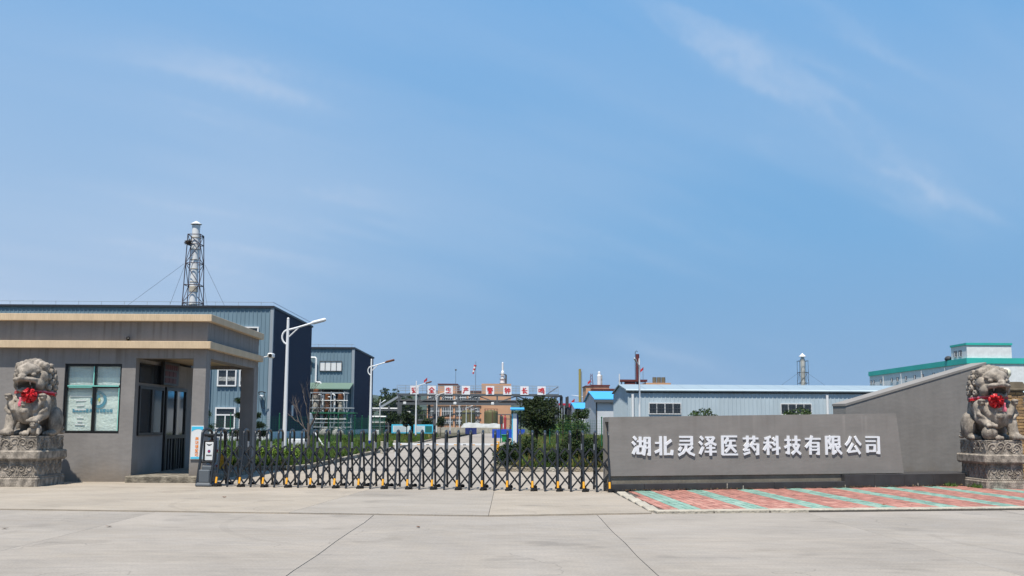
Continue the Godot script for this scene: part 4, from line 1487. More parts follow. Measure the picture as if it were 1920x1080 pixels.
	# nest on the mast
	var rng := RandomNumberGenerator.new()
	rng.seed = 4
	b = B.new()
	for k in 120:
		var a := rng.randf() * TAU
		var p := Vector3(cos(a) * rng.randf() * 0.24, rng.randf_range(-0.12, 0.12), sin(a) * rng.randf() * 0.24)
		var d := Vector3(rng.randfn(), rng.randfn() * 0.4, rng.randfn()).normalized() * 0.16
		b.cyl(p - d, p + d, 0.014, -1, 4)
	var ns := put("bird_nest", b, M.bark)
	ns.position = Vector3(-23.80, 14.95, -79.5)
	tag(ns, "dark twig bird nest lodged in the chimney mast", "nest")

func lat(k: int, w: float, y: float) -> Vector3:
	return [Vector3(-w, y, w), Vector3(w, y, w), Vector3(w, y, -w), Vector3(-w, y, -w)][k]

func build_warehouse_far_left() -> void:
	var t := thing("rear_factory_hall", "smaller blue-grey ribbed metal hall with a green canopy, behind the first lamp post", "factory hall")
	var b := B.new()
	b.ribs(Vector3(-26, 0, -100), Vector3.RIGHT, Vector3.BACK, 11.98, 0.9, 8.4, 8.4, 0.32, 0.04)
	put("front_siding", b, M.siding, t)
	b = B.new()
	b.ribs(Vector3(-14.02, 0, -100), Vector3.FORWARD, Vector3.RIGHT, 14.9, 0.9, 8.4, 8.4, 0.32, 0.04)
	put("end_siding", b, M.siding_shaded, t)
	b = B.new()
	b.span(Vector3(-26, 0, -99.97), Vector3(-13.97, 0.9, -114.9))
	put("base_wall", b, M.base_white, t)
	b = B.new()
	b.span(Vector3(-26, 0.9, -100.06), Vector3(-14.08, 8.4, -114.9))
	put("core", b, M.siding_shaded, t)
	b = B.new()
	b.span(Vector3(-26, 8.4, -99.85), Vector3(-13.92, 8.56, -115))
	put("roof_edge", b, M.trim_dark, t)
	b = B.new()
	b.span(Vector3(-14.2, 0.9, -99.9), Vector3(-13.95, 8.395, -100.15))
	put("corner_flashing", b, M.trim_grey, t)
	b = B.new()
	for k in 6:
		b.span(Vector3(-22 + k * 1.55, 8.56, -99.95), Vector3(-21.97 + k * 1.55, 8.8, -99.98))
	b.span(Vector3(-24, 8.8, -99.94), Vector3(-14, 8.83, -99.97))
	put("lightning_rail", b, M.trim_grey, t)
	for q in [[-17.2, -15.1], [-20.0, -17.95]]:
		window(t, q[0], q[1], 6.3, 7.27, -99.95, 4, 0.0, M.grey_metal, M.white, 0.06, 0.08)
	b = B.new()
	b.tube([Vector3(-18.2, 7.55, -99.7), Vector3(-17.6, 7.55, -99.7), Vector3(-17.5, 7.45, -99.7), Vector3(-17.5, 5.35, -99.7), Vector3(-17.4, 5.25, -99.7), Vector3(-17.1, 5.25, -99.7), Vector3(-17.0, 5.15, -99.7), Vector3(-17.0, 4.0, -99.7)], [0.10], 8)
	put("vent_pipe", b, M.white, t)
	# dark recess under the canopy, the canopy itself
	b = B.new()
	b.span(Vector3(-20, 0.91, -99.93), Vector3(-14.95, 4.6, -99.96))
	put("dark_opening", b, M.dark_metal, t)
	b = B.new()
	b.prism(Vector3(-20, 0, 0), PackedVector2Array([Vector2(-99.95, 5.23), Vector2(-97.6, 4.62), Vector2(-97.6, 4.55), Vector2(-99.95, 5.15)]), Vector3.BACK, Vector3.UP, Vector3.RIGHT, -6.0)
	put("canopy", b, M.canopy, t)
	for x in [-17.4, -15.0]:
		b = B.new()
		b.bar(Vector3(x, 4.56, -97.7), Vector3(x, 3.4, -99.9), 0.07, 0.07)
		put("canopy_strut", b, M.grey_metal, t)
	# process rig: rusty columns, pipe frame, two dished tanks
	var g := thing("process_rig", "pipe frame with three rusty columns before the rear hall", "process plant", Vector3(0, 0, -96.5))
	for q in [[-16.85, 4.5, 0.26, 0], [-15.8, 4.05, 0.22, 1], [-14.62, 4.05, 0.24, 0]]:
		b = B.new()
		b.lathe(Vector3(q[0], 0, 0), [Vector2(q[2], 1.2), Vector2(q[2], q[1] - 0.2), Vector2(q[2] * 0.6, q[1])], 14)
		b.lathe(Vector3(q[0], q[1] - 0.7, 0), [Vector2(q[2], -0.1), Vector2(q[2] * 1.15, -0.1), Vector2(q[2] * 1.15, 0.1), Vector2(q[2], 0.1)], 14)
		put("column", b, M.rust_red if q[3] else M.rust, g)
		b = B.new()
		b.lathe(Vector3(q[0], q[1] - 0.25, 0), [Vector2(q[2] * 1.02, -0.2), Vector2(q[2] * 1.1, -0.2), Vector2(q[2] * 1.1, 0.22), Vector2(q[2] * 0.7, 0.3)], 14)
		put("column_head", b, M.rust_red, g)
	b = B.new()
	for x in [-17.3, -16.3, -15.4, -14.2, -13.6]:
		b.cyl(Vector3(x, 0.9, 0.5), Vector3(x, 4.3 if x < -14 else 2.5, 0.5), 0.05, -1, 6)
		b.cyl(Vector3(x, 0.9, -0.9), Vector3(x, 4.3 if x < -14 else 2.5, -0.9), 0.05, -1, 6)
	for y in [1.15, 1.55, 2.85, 4.2]:
		b.bar(Vector3(-17.6, y, 0.55), Vector3(-13.5 if y < 4 else -14.0, y, 0.55), 0.06, 0.09)
		b.bar(Vector3(-17.6, y, -0.85), Vector3(-13.5 if y < 4 else -14.0, y, -0.85), 0.06, 0.09)
	for x in [-17.0, -16.1, -15.2, -14.4]:
		b.bar(Vector3(x, 1.2, 0.55), Vector3(x + 0.6, 2.8, 0.55), 0.04, 0.04)
	put("pipe_frame", b, M.trim_grey, g)
	b = B.new()
	for q in [[-16.2, 3.9], [-15.45, 3.7], [-15.1, 3.95], [-14.25, 4.05]]:
		b.tube([Vector3(q[0], 1.3, 0.35), Vector3(q[0], q[1], 0.35), Vector3(q[0] - 0.12, q[1] + 0.12, 0.3), Vector3(q[0] - 0.4, q[1] + 0.12, 0.1)], [0.055], 7)
	b.cyl(Vector3(-17.4, 1.85, 0.6), Vector3(-14.0, 1.85, 0.6), 0.045, -1, 6)
	b.cyl(Vector3(-17.4, 3.5, 0.6), Vector3(-13.9, 3.5, 0.6), 0.04, -1, 6)
	put("white_pipe", b, M.plastic, g)
	b = B.new()
	b.span(Vector3(-17.8, 2.34, 0.7), Vector3(-13.2, 2.46, -1.0))
	put("platform", b, M.green_post, g)
	for k in 2:
		var x: float = [-15.9, -14.75][k]
		var k2 := thing("dished_tank", ["white horizontal tank with a rust-streaked dished end under the rig, left", "white horizontal tank with a rust-streaked dished end under the rig, right"][k], "tank", Vector3(x, 0.62, -96.2), 0.0, "horizontal tanks below the rig")
		b = B.new()
		b.lathe(Vector3.ZERO, [Vector2(0.55, -2.4), Vector2(0.55, 0.0), Vector2(0.50, 0.14), Vector2(0.33, 0.27), Vector2(0.0, 0.34)], 20, Basis(Vector3.RIGHT, Vector3.BACK, Vector3.DOWN))
		put("shell", b, M.tank, k2)
		b = B.new()
		b.span(Vector3(-0.4, -0.62, -0.2), Vector3(0.4, -0.3, -0.4))
		put("saddle", b, M.rust, k2)
	var big := thing("round_tank", "pale grey upright oval tank left of the pipe rig", "tank", Vector3(-17.2, 0, -94.5))
	b = B.new()
	b.lathe(Vector3(0, 0.25, 0), [Vector2(0.05, 0.0), Vector2(0.42, 0.15), Vector2(0.52, 0.7), Vector2(0.52, 1.6), Vector2(0.4, 2.05), Vector2(0.05, 2.25)], 18)
	put("shell", b, M.trim_grey, big)
	for k in 3:
		b = B.new()
		b.cyl(Vector3(cos(k * 2.1) * 0.4, 0, sin(k * 2.1) * 0.4), Vector3(cos(k * 2.1) * 0.4, 0.6, sin(k * 2.1) * 0.4), 0.04)
		put("leg", b, M.rust, big)

# ------------------------------------------------------------------ sheds and hall on the right
func build_right_sheds() -> void:
	var t := thing("blue_hall", "long low pale blue metal hall behind the sign wall", "factory hall")
	var x0 := 9.06
	var x1 := 47.0
	var b := B.new()
	b.ribs(Vector3(x0, 0, -78), Vector3.RIGHT, Vector3.BACK, x1 - x0, 0.0, 3.92, 3.92, 0.30, 0.03)
	put("front_siding", b, M.siding_pale, t)
	b = B.new()
	b.ribs(Vector3(x0, 0, -88), Vector3.BACK, Vector3.LEFT, 5.0, 0.0, 3.92, 4.48, 0.30, 0.03)
	b.ribs(Vector3(x0, 0, -83), Vector3.BACK, Vector3.LEFT, 5.0, 0.0, 4.48, 3.92, 0.30, 0.03)
	put("gable_siding", b, M.siding_pale, t)
	b = B.new()
	b.prism(Vector3(x0 + 0.05, 0, 0), PackedVector2Array([Vector2(-88, 0), Vector2(-78.05, 0), Vector2(-78.05, 3.9), Vector2(-83, 4.45), Vector2(-88, 3.9)]), Vector3.BACK, Vector3.UP, Vector3.RIGHT, -(x1 - x0))
	put("core", b, M.siding_pale, t)
	# roof sheets with a fascia roll
	b = B.new()
	var k := 0
	var x := x0 - 0.15
	while x < x1:
		b.prism(Vector3(x, 0, 0), PackedVector2Array([Vector2(-77.90, 3.98), Vector2(-83, 4.52), Vector2(-83, 4.60), Vector2(-77.88, 4.05)]), Vector3.BACK, Vector3.UP, Vector3.RIGHT, -1.48)
		b.prism(Vector3(x, 0, 0), PackedVector2Array([Vector2(-88.2, 3.98), Vector2(-88.2, 4.05), Vector2(-83.003, 4.60), Vector2(-83.003, 4.52)]), Vector3.BACK, Vector3.UP, Vector3.RIGHT, -1.48)
		x += 1.5
	put("roof", b, mat("pale blue roof sheet", 0.27, 0.34, 0.385, 0.6), t)
	b = B.new()
	b.cyl(Vector3(x0 - 0.15, 3.98, -77.87), Vector3(x1, 3.98, -77.87), 0.085, -1, 10)
	put("gutter", b, M.siding_pale, t)
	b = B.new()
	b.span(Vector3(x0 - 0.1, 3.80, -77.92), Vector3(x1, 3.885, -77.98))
	put("eave_shadow_strip", b, M.trim_dark, t)  # dark strip that paints in the shadow line below the eave
	for q in [[10.57, 12.93], [20.18, 22.45], [29.8, 32.1], [39.4, 41.7]]:
		var o := window(t, q[0], q[1], 2.25, 3.09, -77.97, 4, 0.0, M.white, M.glass, 0.07, 0.06)
		b = B.new()
		for i in 22:
			var gx: float = lerpf(q[0] + 0.06, q[1] - 0.06, i / 21.0)
			b.span(Vector3(gx - 0.008, 2.28, -77.90), Vector3(gx + 0.008, 3.06, -77.885))
		for i in 3:
			b.span(Vector3(q[0] + 0.03, 2.42 + i * 0.25, -77.884), Vector3(q[1] - 0.03, 2.435 + i * 0.25, -77.87))
		put("window_grille", b, M.grey_metal, o)
	for q in [9.41, 23.59, 33.5]:
		b = B.new()
		b.cyl(Vector3(q, 0, -77.88), Vector3(q, 3.70, -77.88), 0.10, -1, 10)
		put("downpipe", b, M.white, t)
	# two white sheds with blue roofs
	for s in 2:
		var sh := thing("white_shed", ["white metal shed with bright blue roof nearest the blue hall", "smaller white metal shed with blue roof, farther back by the road"][s], "shed", Vector3.ZERO, 0.0, "white sheds with blue roofs")
		var z0: float = [-104.0, -133.0][s]
		var dz: float = [14.0, 13.0][s]
		var hh: float = [3.86, 3.35][s]
		var pk: float = [4.75, 4.15][s]
		var wx: float = [6.0, 5.0][s]
		b = B.new()
		b.prism(Vector3(9.0, 0, 0), PackedVector2Array([Vector2(z0 - dz, 0), Vector2(z0, 0), Vector2(z0, hh), Vector2(z0 - dz * 0.5, pk), Vector2(z0 - dz, hh)]), Vector3.BACK, Vector3.UP, Vector3.RIGHT, -wx)
		put("wall", b, M.shed, sh)
		b = B.new()
		b.prism(Vector3(8.8, 0, 0), PackedVector2Array([Vector2(z0 + 0.35, hh + 0.02), Vector2(z0 + 0.35, hh + 0.10), Vector2(z0 - dz * 0.5, pk + 0.16), Vector2(z0 - dz - 0.3, hh + 0.10), Vector2(z0 - dz - 0.3, hh + 0.02), Vector2(z0 - dz * 0.5, pk + 0.06)]), Vector3.BACK, Vector3.UP, Vector3.RIGHT, -wx - 0.4)
		put("roof", b, M.blue_roof, sh)
		b = B.new()
		b.span(Vector3(8.8, hh - 0.24, z0 + 0.34), Vector3(9.2 + wx, hh + 0.015, z0 + 0.06))
		put("fascia", b, M.grey_metal, sh)
		b = B.new()
		b.span(Vector3(8.985, 0, z0 + 0.02), Vector3(9.10, hh - 0.25, z0 - 0.12))
		put("corner_trim", b, M.dark_metal, sh)
	# far thin chimney over the blue hall
	var c := thing("rear_chimney", "small grey chimney with conical cap behind the blue hall", "chimney", Vector3(39.3, 0, -140))
	b = B.new()
	b.lathe(Vector3.ZERO, [Vector2(0.30, 0), Vector2(0.30, 10.2)], 14)
	put("stack", b, M.tank, c)
	b = B.new()
	b.lathe(Vector3(0, 10.45, 0), [Vector2(0.46, 0), Vector2(0.46, 0.06), Vector2(0.0, 0.5)], 14)
	b.cyl(Vector3(0, 10.2, 0), Vector3(0, 10.46, 0), 0.22)
	put("rain_cap", b, M.white, c)
	b = B.new()
	for i in 4:
		b.cyl(lat(i, 0.62, 0), lat(i, 0.56, 9.9), 0.028, -1, 5)
		for y in [7.0, 8.4, 9.9]:
			b.cyl(lat(i, 0.6, y), lat((i + 1) % 4, 0.6, y), 0.025, -1, 4)
		b.cyl(lat(i, 0.6, 7.0), lat((i + 1) % 4, 0.6, 8.4), 0.02, -1, 4)
	put("lattice_mast", b, M.dark_metal, c)
	b = B.new()
	for s in [-1, 1]:
		b.cyl(Vector3(s * 0.5, 8.4, 0), Vector3(s * 3.6, 6.2, 0), 0.012, -1, 4)
	put("guy_wire", b, M.dark_metal, c)
	# white and turquoise building at the right
	var w := thing("turquoise_building", "white building with turquoise roof bands behind the right lion", "building")
	b = B.new()
	b.span(Vector3(87.2, 0, -200), Vector3(150, 13.2, -254))
	put("wall", b, M.base_white, w)
	b = B.new()
	b.span(Vector3(87.0, 13.2, -199.8), Vector3(150.2, 14.25, -254.2))
	put("roof_band", b, M.turq, w)
	b = B.new()
	b.span(Vector3(87.25, 14.25, -200.1), Vector3(95.7, 16.7, -207.2))
	put("stair_tower", b, M.base_white, w)
	b = B.new()
	b.span(Vector3(87.1, 16.7, -199.95), Vector3(95.85, 17.1, -207.35))
	put("tower_band", b, M.turq, w)
	for q in [[-203.0, 15.0], [-205.2, 15.0], [-202.2, 12.0], [-211, 11.9], [-216, 11.3], [-221.6, 11.1], [-226, 10.9], [-231, 10.6], [-236, 10.4], [-239.5, 10.2], [-246.5, 10.1], [-251.2, 9.9], [-253.0, 9.9]]:
		var y: float = 14.75 if q[1] > 14 else 11.3
		var d: float = 0.0 if q[1] > 14 else 0.05
		b = B.new()
		b.span(Vector3(87.12 + d, y, q[0] - 0.6), Vector3(87.2 + d, y + (1.15 if q[1] > 14 else 0.9), q[0] + 0.6))
		var wo := put("window", b, M.glass, w)
		b = B.new()
		b.span(Vector3(87.05 + d, y, q[0] - 0.04), Vector3(87.118 + d, y + 0.8, q[0] + 0.04))
		b.span(Vector3(87.05 + d, y - 0.08, q[0] - 0.7), Vector3(87.118 + d, y, q[0] + 0.7))
		put("window_bar", b, M.white, wo)
	for x2 in [99.5, 108.0, 116.0]:
		b = B.new()
		b.span(Vector3(x2 - 0.5, 10.6, -199.9), Vector3(x2 + 0.5, 11.6, -199.99))
		var wo := put("window", b, M.siding_pale, w)
		b = B.new()
		b.span(Vector3(x2 - 0.04, 10.6, -199.85), Vector3(x2 + 0.04, 11.6, -199.895))
		put("window_bar", b, M.white, wo)
	b = B.new()
	for z in [-210.0, -222.0, -233.5, -244.5]:
		b.cyl(Vector3(87.05, 0, z), Vector3(87.05, 12.9, z), 0.09, -1, 6)
	put("downpipe", b, M.white, w)
	b = B.new()
	b.ball(Vector3(87.4, 14.6, -209), Vector3(0.7, 0.6, 0.9), 10)
	put("roof_vent", b, M.dark_metal, w)

# ------------------------------------------------------------------ buildings and masts in the distance
func build_far_buildings() -> void:
	var t := thing("peach_factory", "long peach factory block with banded windows beyond the gantry", "factory building")
	var b := B.new()
	b.span(Vector3(-32, 0, -450), Vector3(-9.2, 14.9, -480))
	b.span(Vector3(-27.5, 14.9, -450.5), Vector3(-19.5, 17.8, -478))
	put("wall", b, M.peach, t)
	b = B.new()
	b.span(Vector3(-9.2, 0, -448.5), Vector3(3.2, 18.2, -478))
	put("stair_tower", b, M.peach, t)
	b = B.new()
	b.span(Vector3(-32.2, 14.9, -449.7), Vector3(-27.5, 15.3, -480))
	b.span(Vector3(-19.5, 14.9, -449.7), Vector3(-9.2, 15.3, -480))
	b.span(Vector3(-27.7, 17.8, -450.2), Vector3(-19.3, 18.2, -478))
	put("parapet_cap", b, M.maroon, t)
	for row in [[10.2, 14.0], [4.6, 8.2], [1.4, 3.2]]:
		for i in 4:
			var xa := -31.4 + i * 5.6
			b = B.new()
			b.span(Vector3(xa, row[0], -449.7), Vector3(xa + 4.7, row[1], -449.9))
			var wo := put("window", b, M.glass, t)
			b = B.new()
			for k in 7:
				b.span(Vector3(xa + k * 0.72, row[0], -449.4), Vector3(xa + k * 0.72 + 0.15, row[1], -449.69))
			b.span(Vector3(xa, row[0] + (row[1] - row[0]) * 0.55, -449.45), Vector3(xa + 4.7, row[0] + (row[1] - row[0]) * 0.62, -449.68))
			put("mullion", b, M.white, wo)
	b = B.new()
	b.span(Vector3(-32.1, 9.0, -449.5), Vector3(-9.3, 9.4, -449.9))
	b.span(Vector3(-32.1, 3.7, -449.5), Vector3(-9.3, 4.1, -449.9))
	put("ledge", b, M.peach, t)
	# stainless tower above the block
	var c := thing("scrubber_tower", "pale stepped scrubber tower rising above the peach stair tower", "tower", Vector3(-0.4, 0, -470))
	b = B.new()
	b.lathe(Vector3.ZERO, [Vector2(1.1, 0), Vector2(1.1, 21.0), Vector2(0.75, 22.0), Vector2(0.75, 24.0), Vector2(0.4, 24.8), Vector2(0.4, 28.2), Vector2(0.0, 28.6)], 14)
	put("stack", b, M.white, c)
	b = B.new()
	for y in [19.0, 21.0, 23.0]:
		b.lathe(Vector3(0, y, 0), [Vector2(1.0, 0), Vector2(1.4, 0.0), Vector2(1.4, 0.25), Vector2(1.0, 0.25)], 14)
	b.cyl(Vector3(1.5, 0, 0), Vector3(1.5, 23.0, 0), 0.4, -1, 8)
	put("gallery", b, M.grey_metal, c)
	# striped wind sock on its pole
	var s := thing("wind_sock", "red and white wind sock on a thin pole above the peach block", "wind sock", Vector3(-11.2, 0, -430))
	b = B.new()
	b.cyl(Vector3(0, 0, 0), Vector3(0, 26.5, 0), 0.12, 0.08, 6)
	put("pole", b, M.grey_metal, s)
	for k in 5:
		b = B.new()
		b.tube([Vector3(-0.15 - k * 0.18, 25.0 - k * 0.72, 0), Vector3(-0.15 - (k + 1) * 0.18, 25.0 - (k + 1) * 0.72, 0)], [0.55 - k * 0.05, 0.5 - k * 0.05], 10)
		put("sock_band", b, M.white if k % 2 else M.red, s)
	# thin mast
	var am := B.new()
	am.cyl(Vector3.ZERO, Vector3(0, 16.5, 0), 0.09, 0.05, 6)
	am.ball(Vector3(0, 16.5, 0), Vector3(0.3, 0.3, 0.3), 6)
	var amo := put("thin_mast", am, M.grey_metal)
	amo.position = Vector3(-13.4, 0, -300)
	tag(amo, "hair-thin mast standing before the peach block, left of the wind sock", "mast")
	# olive tanks
	for k in 2:
		var x: float = [-13.6, -4.8][k]
		var o := thing("storage_tank", ["olive green storage tank, the left of the pair before the peach block", "olive green storage tank, the right of the pair before the peach block"][k], "tank", Vector3(x, 0, -420), 0.0, "olive storage tanks")
		b = B.new()
		b.lathe(Vector3.ZERO, [Vector2(2.7, 0), Vector2(2.7, 6.0), Vector2(2.3, 6.6), Vector2(0.0, 7.0)], 24)
		put("shell", b, M.olive, o)
		b = B.new()
		for i in 12:
			var a := TAU * i / 12.0
			b.cyl(Vector3(cos(a) * 2.6, 6.0, sin(a) * 2.6), Vector3(cos(a) * 2.6, 7.3, sin(a) * 2.6), 0.06, -1, 4)
			var e := TAU * (i + 1) / 12.0
			b.cyl(Vector3(cos(a) * 2.6, 7.3, sin(a) * 2.6), Vector3(cos(e) * 2.6, 7.3, sin(e) * 2.6), 0.06, -1, 4)
		put("top_rail", b, M.maroon, o)
		b = B.new()
		b.cyl(Vector3(0.6, 0.2, 2.75), Vector3(0.6, 6.6, 2.6), 0.10, -1, 5)
		put("side_pipe", b, M.maroon, o)
	# low dark canopy left of the tanks
	var lc := thing("dark_canopy", "low dark open-sided canopy at the foot of the peach block", "canopy", Vector3(-20, 0, -380))
	b = B.new()
	b.prism(Vector3(-6, 0, 0), PackedVector2Array([Vector2(0, 3.4), Vector2(10, 5.4), Vector2(18, 5.4), Vector2(18, 5.0), Vector2(10, 5.0), Vector2(0, 3.0)]), Vector3.RIGHT, Vector3.UP, Vector3.BACK, 12)
	put("roof", b, M.dark_metal, lc)
	b = B.new()
	for i in 5:
		b.cyl(Vector3(-5 + i * 4, 0, -1), Vector3(-5 + i * 4, 4.0, -1), 0.2, -1, 6)
	put("post", b, M.grey_metal, lc)
	# tarpaulin heap, walls and hoardings at the end of the road
	b = B.new()
	var hn := FastNoiseLite.new()
	hn.seed = 9
	hn.frequency = 0.35
	for i in 20:
		for j in 8:
			var w := []
			for e in [[i, j], [i + 1, j], [i + 1, j + 1], [i, j + 1]]:
				var u: float = e[0] / 20.0
				var v: float = e[1] / 8.0
				var y: float = 1.5 * pow(sin(PI * v), 0.5) * smoothstep(0.0, 0.08, u) * smoothstep(1.0, 0.9, u) * (1.0 + 0.35 * hn.get_noise_2d(u * 11.0, v * 6.0))
				w.append(Vector3(u * 9.0 - 4.5, y, 2.0 - v * 4.0))
			b.quad(w[0], w[1], w[2], w[3])
	var th := put("tarpaulin_heap", b, M.tarp)
	th.position = Vector3(-3.4, 0, -190)
	tag(th, "low heap under a rumpled grey tarpaulin behind the blue hoarding", "covered heap")
	b = B.new()
	for k in 8:
		b.bev(Vector3(-8.0 + k * 1.6, 0.45, 0), Vector3(1.57, 0.9, 0.4), 0.03)
	var cw := put("concrete_barrier", b, M.cream)
	cw.position = Vector3(-3.0, 0, -172)
	tag(cw, "low pale concrete wall across the far end of the road", "wall")
	var hb := thing("blue_hoarding", "bright blue hoarding panel at the end of the road, right side", "hoarding", Vector3(0, 0, -112))
	b = B.new()
	b.ribs(Vector3(-1.15, 0, 0), Vector3.RIGHT, Vector3.BACK, 3.4, 0.05, 0.95, 0.95, 0.2, 0.03)
	b.span(Vector3(-1.15, 0.05, -0.03), Vector3(2.25, 0.949, -0.002))
	put("sheet", b, M.hoard, hb)
	b = B.new()
	for k in 4:
		b.span(Vector3(-1.1 + k * 1.1, 0, -0.035), Vector3(-1.05 + k * 1.1, 1.0, -0.09))
	put("stake", b, M.grey_metal, hb)
	b = B.new()
	b.ribs(Vector3(0, 0, 0), Vector3.RIGHT, Vector3.BACK, 1.6, 0.05, 0.95, 0.95, 0.2, 0.03)
	b.span(Vector3(0, 0.05, -0.03), Vector3(1.6, 0.949, -0.002))
	var dk := put("dark_hoarding", b, M.hoard_dark)
	dk.position = Vector3(-5.3, 0, -150)
	tag(dk, "dark blue hoarding panel left of the concrete wall at the road end", "hoarding")
	# red tank pair by the hoarding
	for k in 2:
		b = B.new()
		b.lathe(Vector3.ZERO, [Vector2(0.19, 0), Vector2(0.19, 2.0), Vector2(0.08, 2.15), Vector2(0.08, 2.4)], 10)
		var rp := put("red_pipe_post", b, M.pipe_red)
		rp.position = Vector3(-0.25 + k * 0.5, 0.4, -150)
		tag(rp, ["tall dull red pipe post behind the hoarding, the left one", "tall dull red pipe post behind the hoarding, the right one"][k], "pipe post", "red pipe posts")
	var rk := thing("small_pipe_rack", "grey open pipe rack behind the red pipe posts", "pipe rack", Vector3(0.4, 0, -165))
	b = B.new()
	for x in [-0.9, 0.6, 1.6]:
		b.span(Vector3(x, 0, 0), Vector3(x + 0.14, 3.0, 0.2))
	b.span(Vector3(-1.2, 2.85, 0.25), Vector3(1.9, 3.0, 0.5))
	b.span(Vector3(-0.9, 2.2, 0.25), Vector3(1.9, 2.3, 0.5))
	b.span(Vector3(0.5, 1.2, 0.25), Vector3(1.9, 1.3, 0.5))
	put("frame", b, M.grey_metal, rk)
	# red roofed pipe bridge and dark structure, right of the gantry
	var rs := thing("red_roof_platform", "dark two-storey steel platform with a bright red roof edge", "platform", Vector3(0, 0, -142))
	b = B.new()
	b.span(Vector3(6.3, 3.75, 0.2), Vector3(9.9, 4.25, -6))
	put("roof", b, mat("crimson sheet", 0.42, 0.02, 0.05, 0.6), rs)
	b = B.new()
	for x in [6.4, 7.6, 8.8, 9.6]:
		b.span(Vector3(x, 0, 0), Vector3(x + 0.14, 3.75, -0.14))
	b.span(Vector3(6.3, 1.1, 0.1), Vector3(9.9, 1.3, -6))
	b.span(Vector3(6.3, 3.3, 0.05), Vector3(9.9, 3.5, -0.2))
	b.span(Vector3(6.3, 1.3, -5.5), Vector3(9.9, 3.7, -5.9))
	put("frame", b, M.dark_metal, rs)
	b = B.new()
	for k in 8:
		b.span(Vector3(6.5 + k * 0.45, 1.3, 0.12), Vector3(6.55 + k * 0.45, 2.1, 0.07))
	b.span(Vector3(6.4, 2.1, 0.13), Vector3(9.9, 2.18, 0.06))
	b.span(Vector3(6.4, 1.7, 0.13), Vector3(9.9, 1.76, 0.06))
	put("guard_rail", b, M.rust_red, rs)
	# far right peach block, its roof plant, mast, silo
	var f := thing("far_peach_block", "distant peach block with dark red eaves behind the white sheds", "factory building", Vector3(0, 0, -380))
	b = B.new()
	b.span(Vector3(31.5, 0, 0), Vector3(48, 13.6, -20))
	b.span(Vector3(29.5, 0, -3), Vector3(31.5, 14.9, -18))
	b.span(Vector3(31.5, 13.6, -4), Vector3(38.0, 15.2, -18))
	put("wall", b, M.peach, f)
	b = B.new()
	b.span(Vector3(31.3, 13.6, 0.3), Vector3(48, 14.1, -3.9))
	b.span(Vector3(29.3, 14.9, -2.8), Vector3(31.49, 15.3, -18))
	b.span(Vector3(31.5, 15.2, -3.7), Vector3(38.2, 15.6, -18))
	b.span(Vector3(31.5, 10.2, 0.25), Vector3(48, 10.7, 0.02))
	put("eaves", b, M.maroon, f)
	var si := thing("white_silo", "white domed silo on top of the distant peach block", "silo", Vector3(34.9, 15.2, -390))
	b = B.new()
	b.lathe(Vector3.ZERO, [Vector2(0.75, 0), Vector2(0.75, 3.9), Vector2(0.5, 4.4), Vector2(0.5, 5.2), Vector2(0, 5.6)], 14)
	put("shell", b, M.white, si)
	b = B.new()
	b.cyl(Vector3(0.95, 0, 0), Vector3(0.95, 4.2, 0), 0.22, -1, 6)
	put("riser", b, M.tank, si)
	var lm := thing("lattice_mast", "thin dark red lattice mast beside the white silo", "mast", Vector3(31.6, 15.0, -384))
	b = B.new()
	for i in 4:
		b.cyl(lat(i, 0.6, 0), lat(i, 0.25, 4.6), 0.07, -1, 4)
		for y in 4:
			b.cyl(lat(i, 0.6 - y * 0.08, y * 1.1), lat((i + 1) % 4, 0.6 - (y + 1) * 0.08, (y + 1) * 1.1), 0.05, -1, 4)
	put("lattice", b, M.maroon, lm)
	for q in [[Vector3(27.6, 0, -340), 15.6, "small red flag on a thin mast left of the lattice mast"], [Vector3(13.2, 0, -200), 6.2, "small red flag at the foot of the yellow-green chimney"], [Vector3(19.6, 0, -150), 9.5, "small red flag flying behind the blue hall roof"], [Vector3(-12.2, 0, -170), 8.7, "tiny red flag above the gantry lamp post, far left"]]:
		var fl := thing("red_flag", q[2], "flag", q[0], 0.0, "small red flags")
		var k: float = q[0].z / -200.0
		b = B.new()
		b.cyl(Vector3.ZERO, Vector3(0, q[1], 0), 0.035 * k, -1, 5)
		put("pole", b, M.grey_metal, fl)
		b = B.new()
		for i in 6:
			var y0 := -0.09 * i * k
			b.quad(Vector3(-0.10 * i * k, q[1] - 0.5 * k + y0, 0.05 * sin(i * 1.3)), Vector3(-0.10 * (i - 1) * k, q[1] - 0.5 * k + y0 + 0.05 * k, 0.05 * sin((i - 1) * 1.3)), Vector3(-0.10 * (i - 1) * k, q[1] + y0 + 0.05 * k, 0.05 * sin((i - 1) * 1.3)), Vector3(-0.10 * i * k, q[1] + y0, 0.05 * sin(i * 1.3)))
		put("cloth", b, M.red, fl)
	# yellow-green chimney with a wind turbine behind it
	var yc := thing("yellow_chimney", "slender yellow-green chimney pipe behind the white sheds", "chimney", Vector3(15.0, 0, -210))
	b = B.new()
	b.cyl(Vector3(0, 0, 0), Vector3(0, 12.3, 0), 0.25, 0.24, 14)
	put("stack", b, mat("ochre paint", 0.33, 0.27, 0.07, 0.7), yc)
	b = B.new()
	b.cyl(Vector3(0.34, 0, 0.2), Vector3(0.34, 11.8, 0.2), 0.05, -1, 5)
	b.span(Vector3(-1.2, 5.3, 0.8), Vector3(1.9, 5.8, -0.8))
	put("ladder", b, M.cap, yc)
	var wt := thing("wind_turbine", "pale far-off wind turbine right of the yellow-green chimney", "wind turbine", Vector3(128, 0, -1650))
	b = B.new()
	b.cyl(Vector3(0, 0, 0), Vector3(0, 42, 0), 2.0, 1.2, 10)
	b.bev(Vector3(0, 42.5, 0), Vector3(2.5, 2.5, 6), 0.4)
	put("tower", b, M.white, wt)
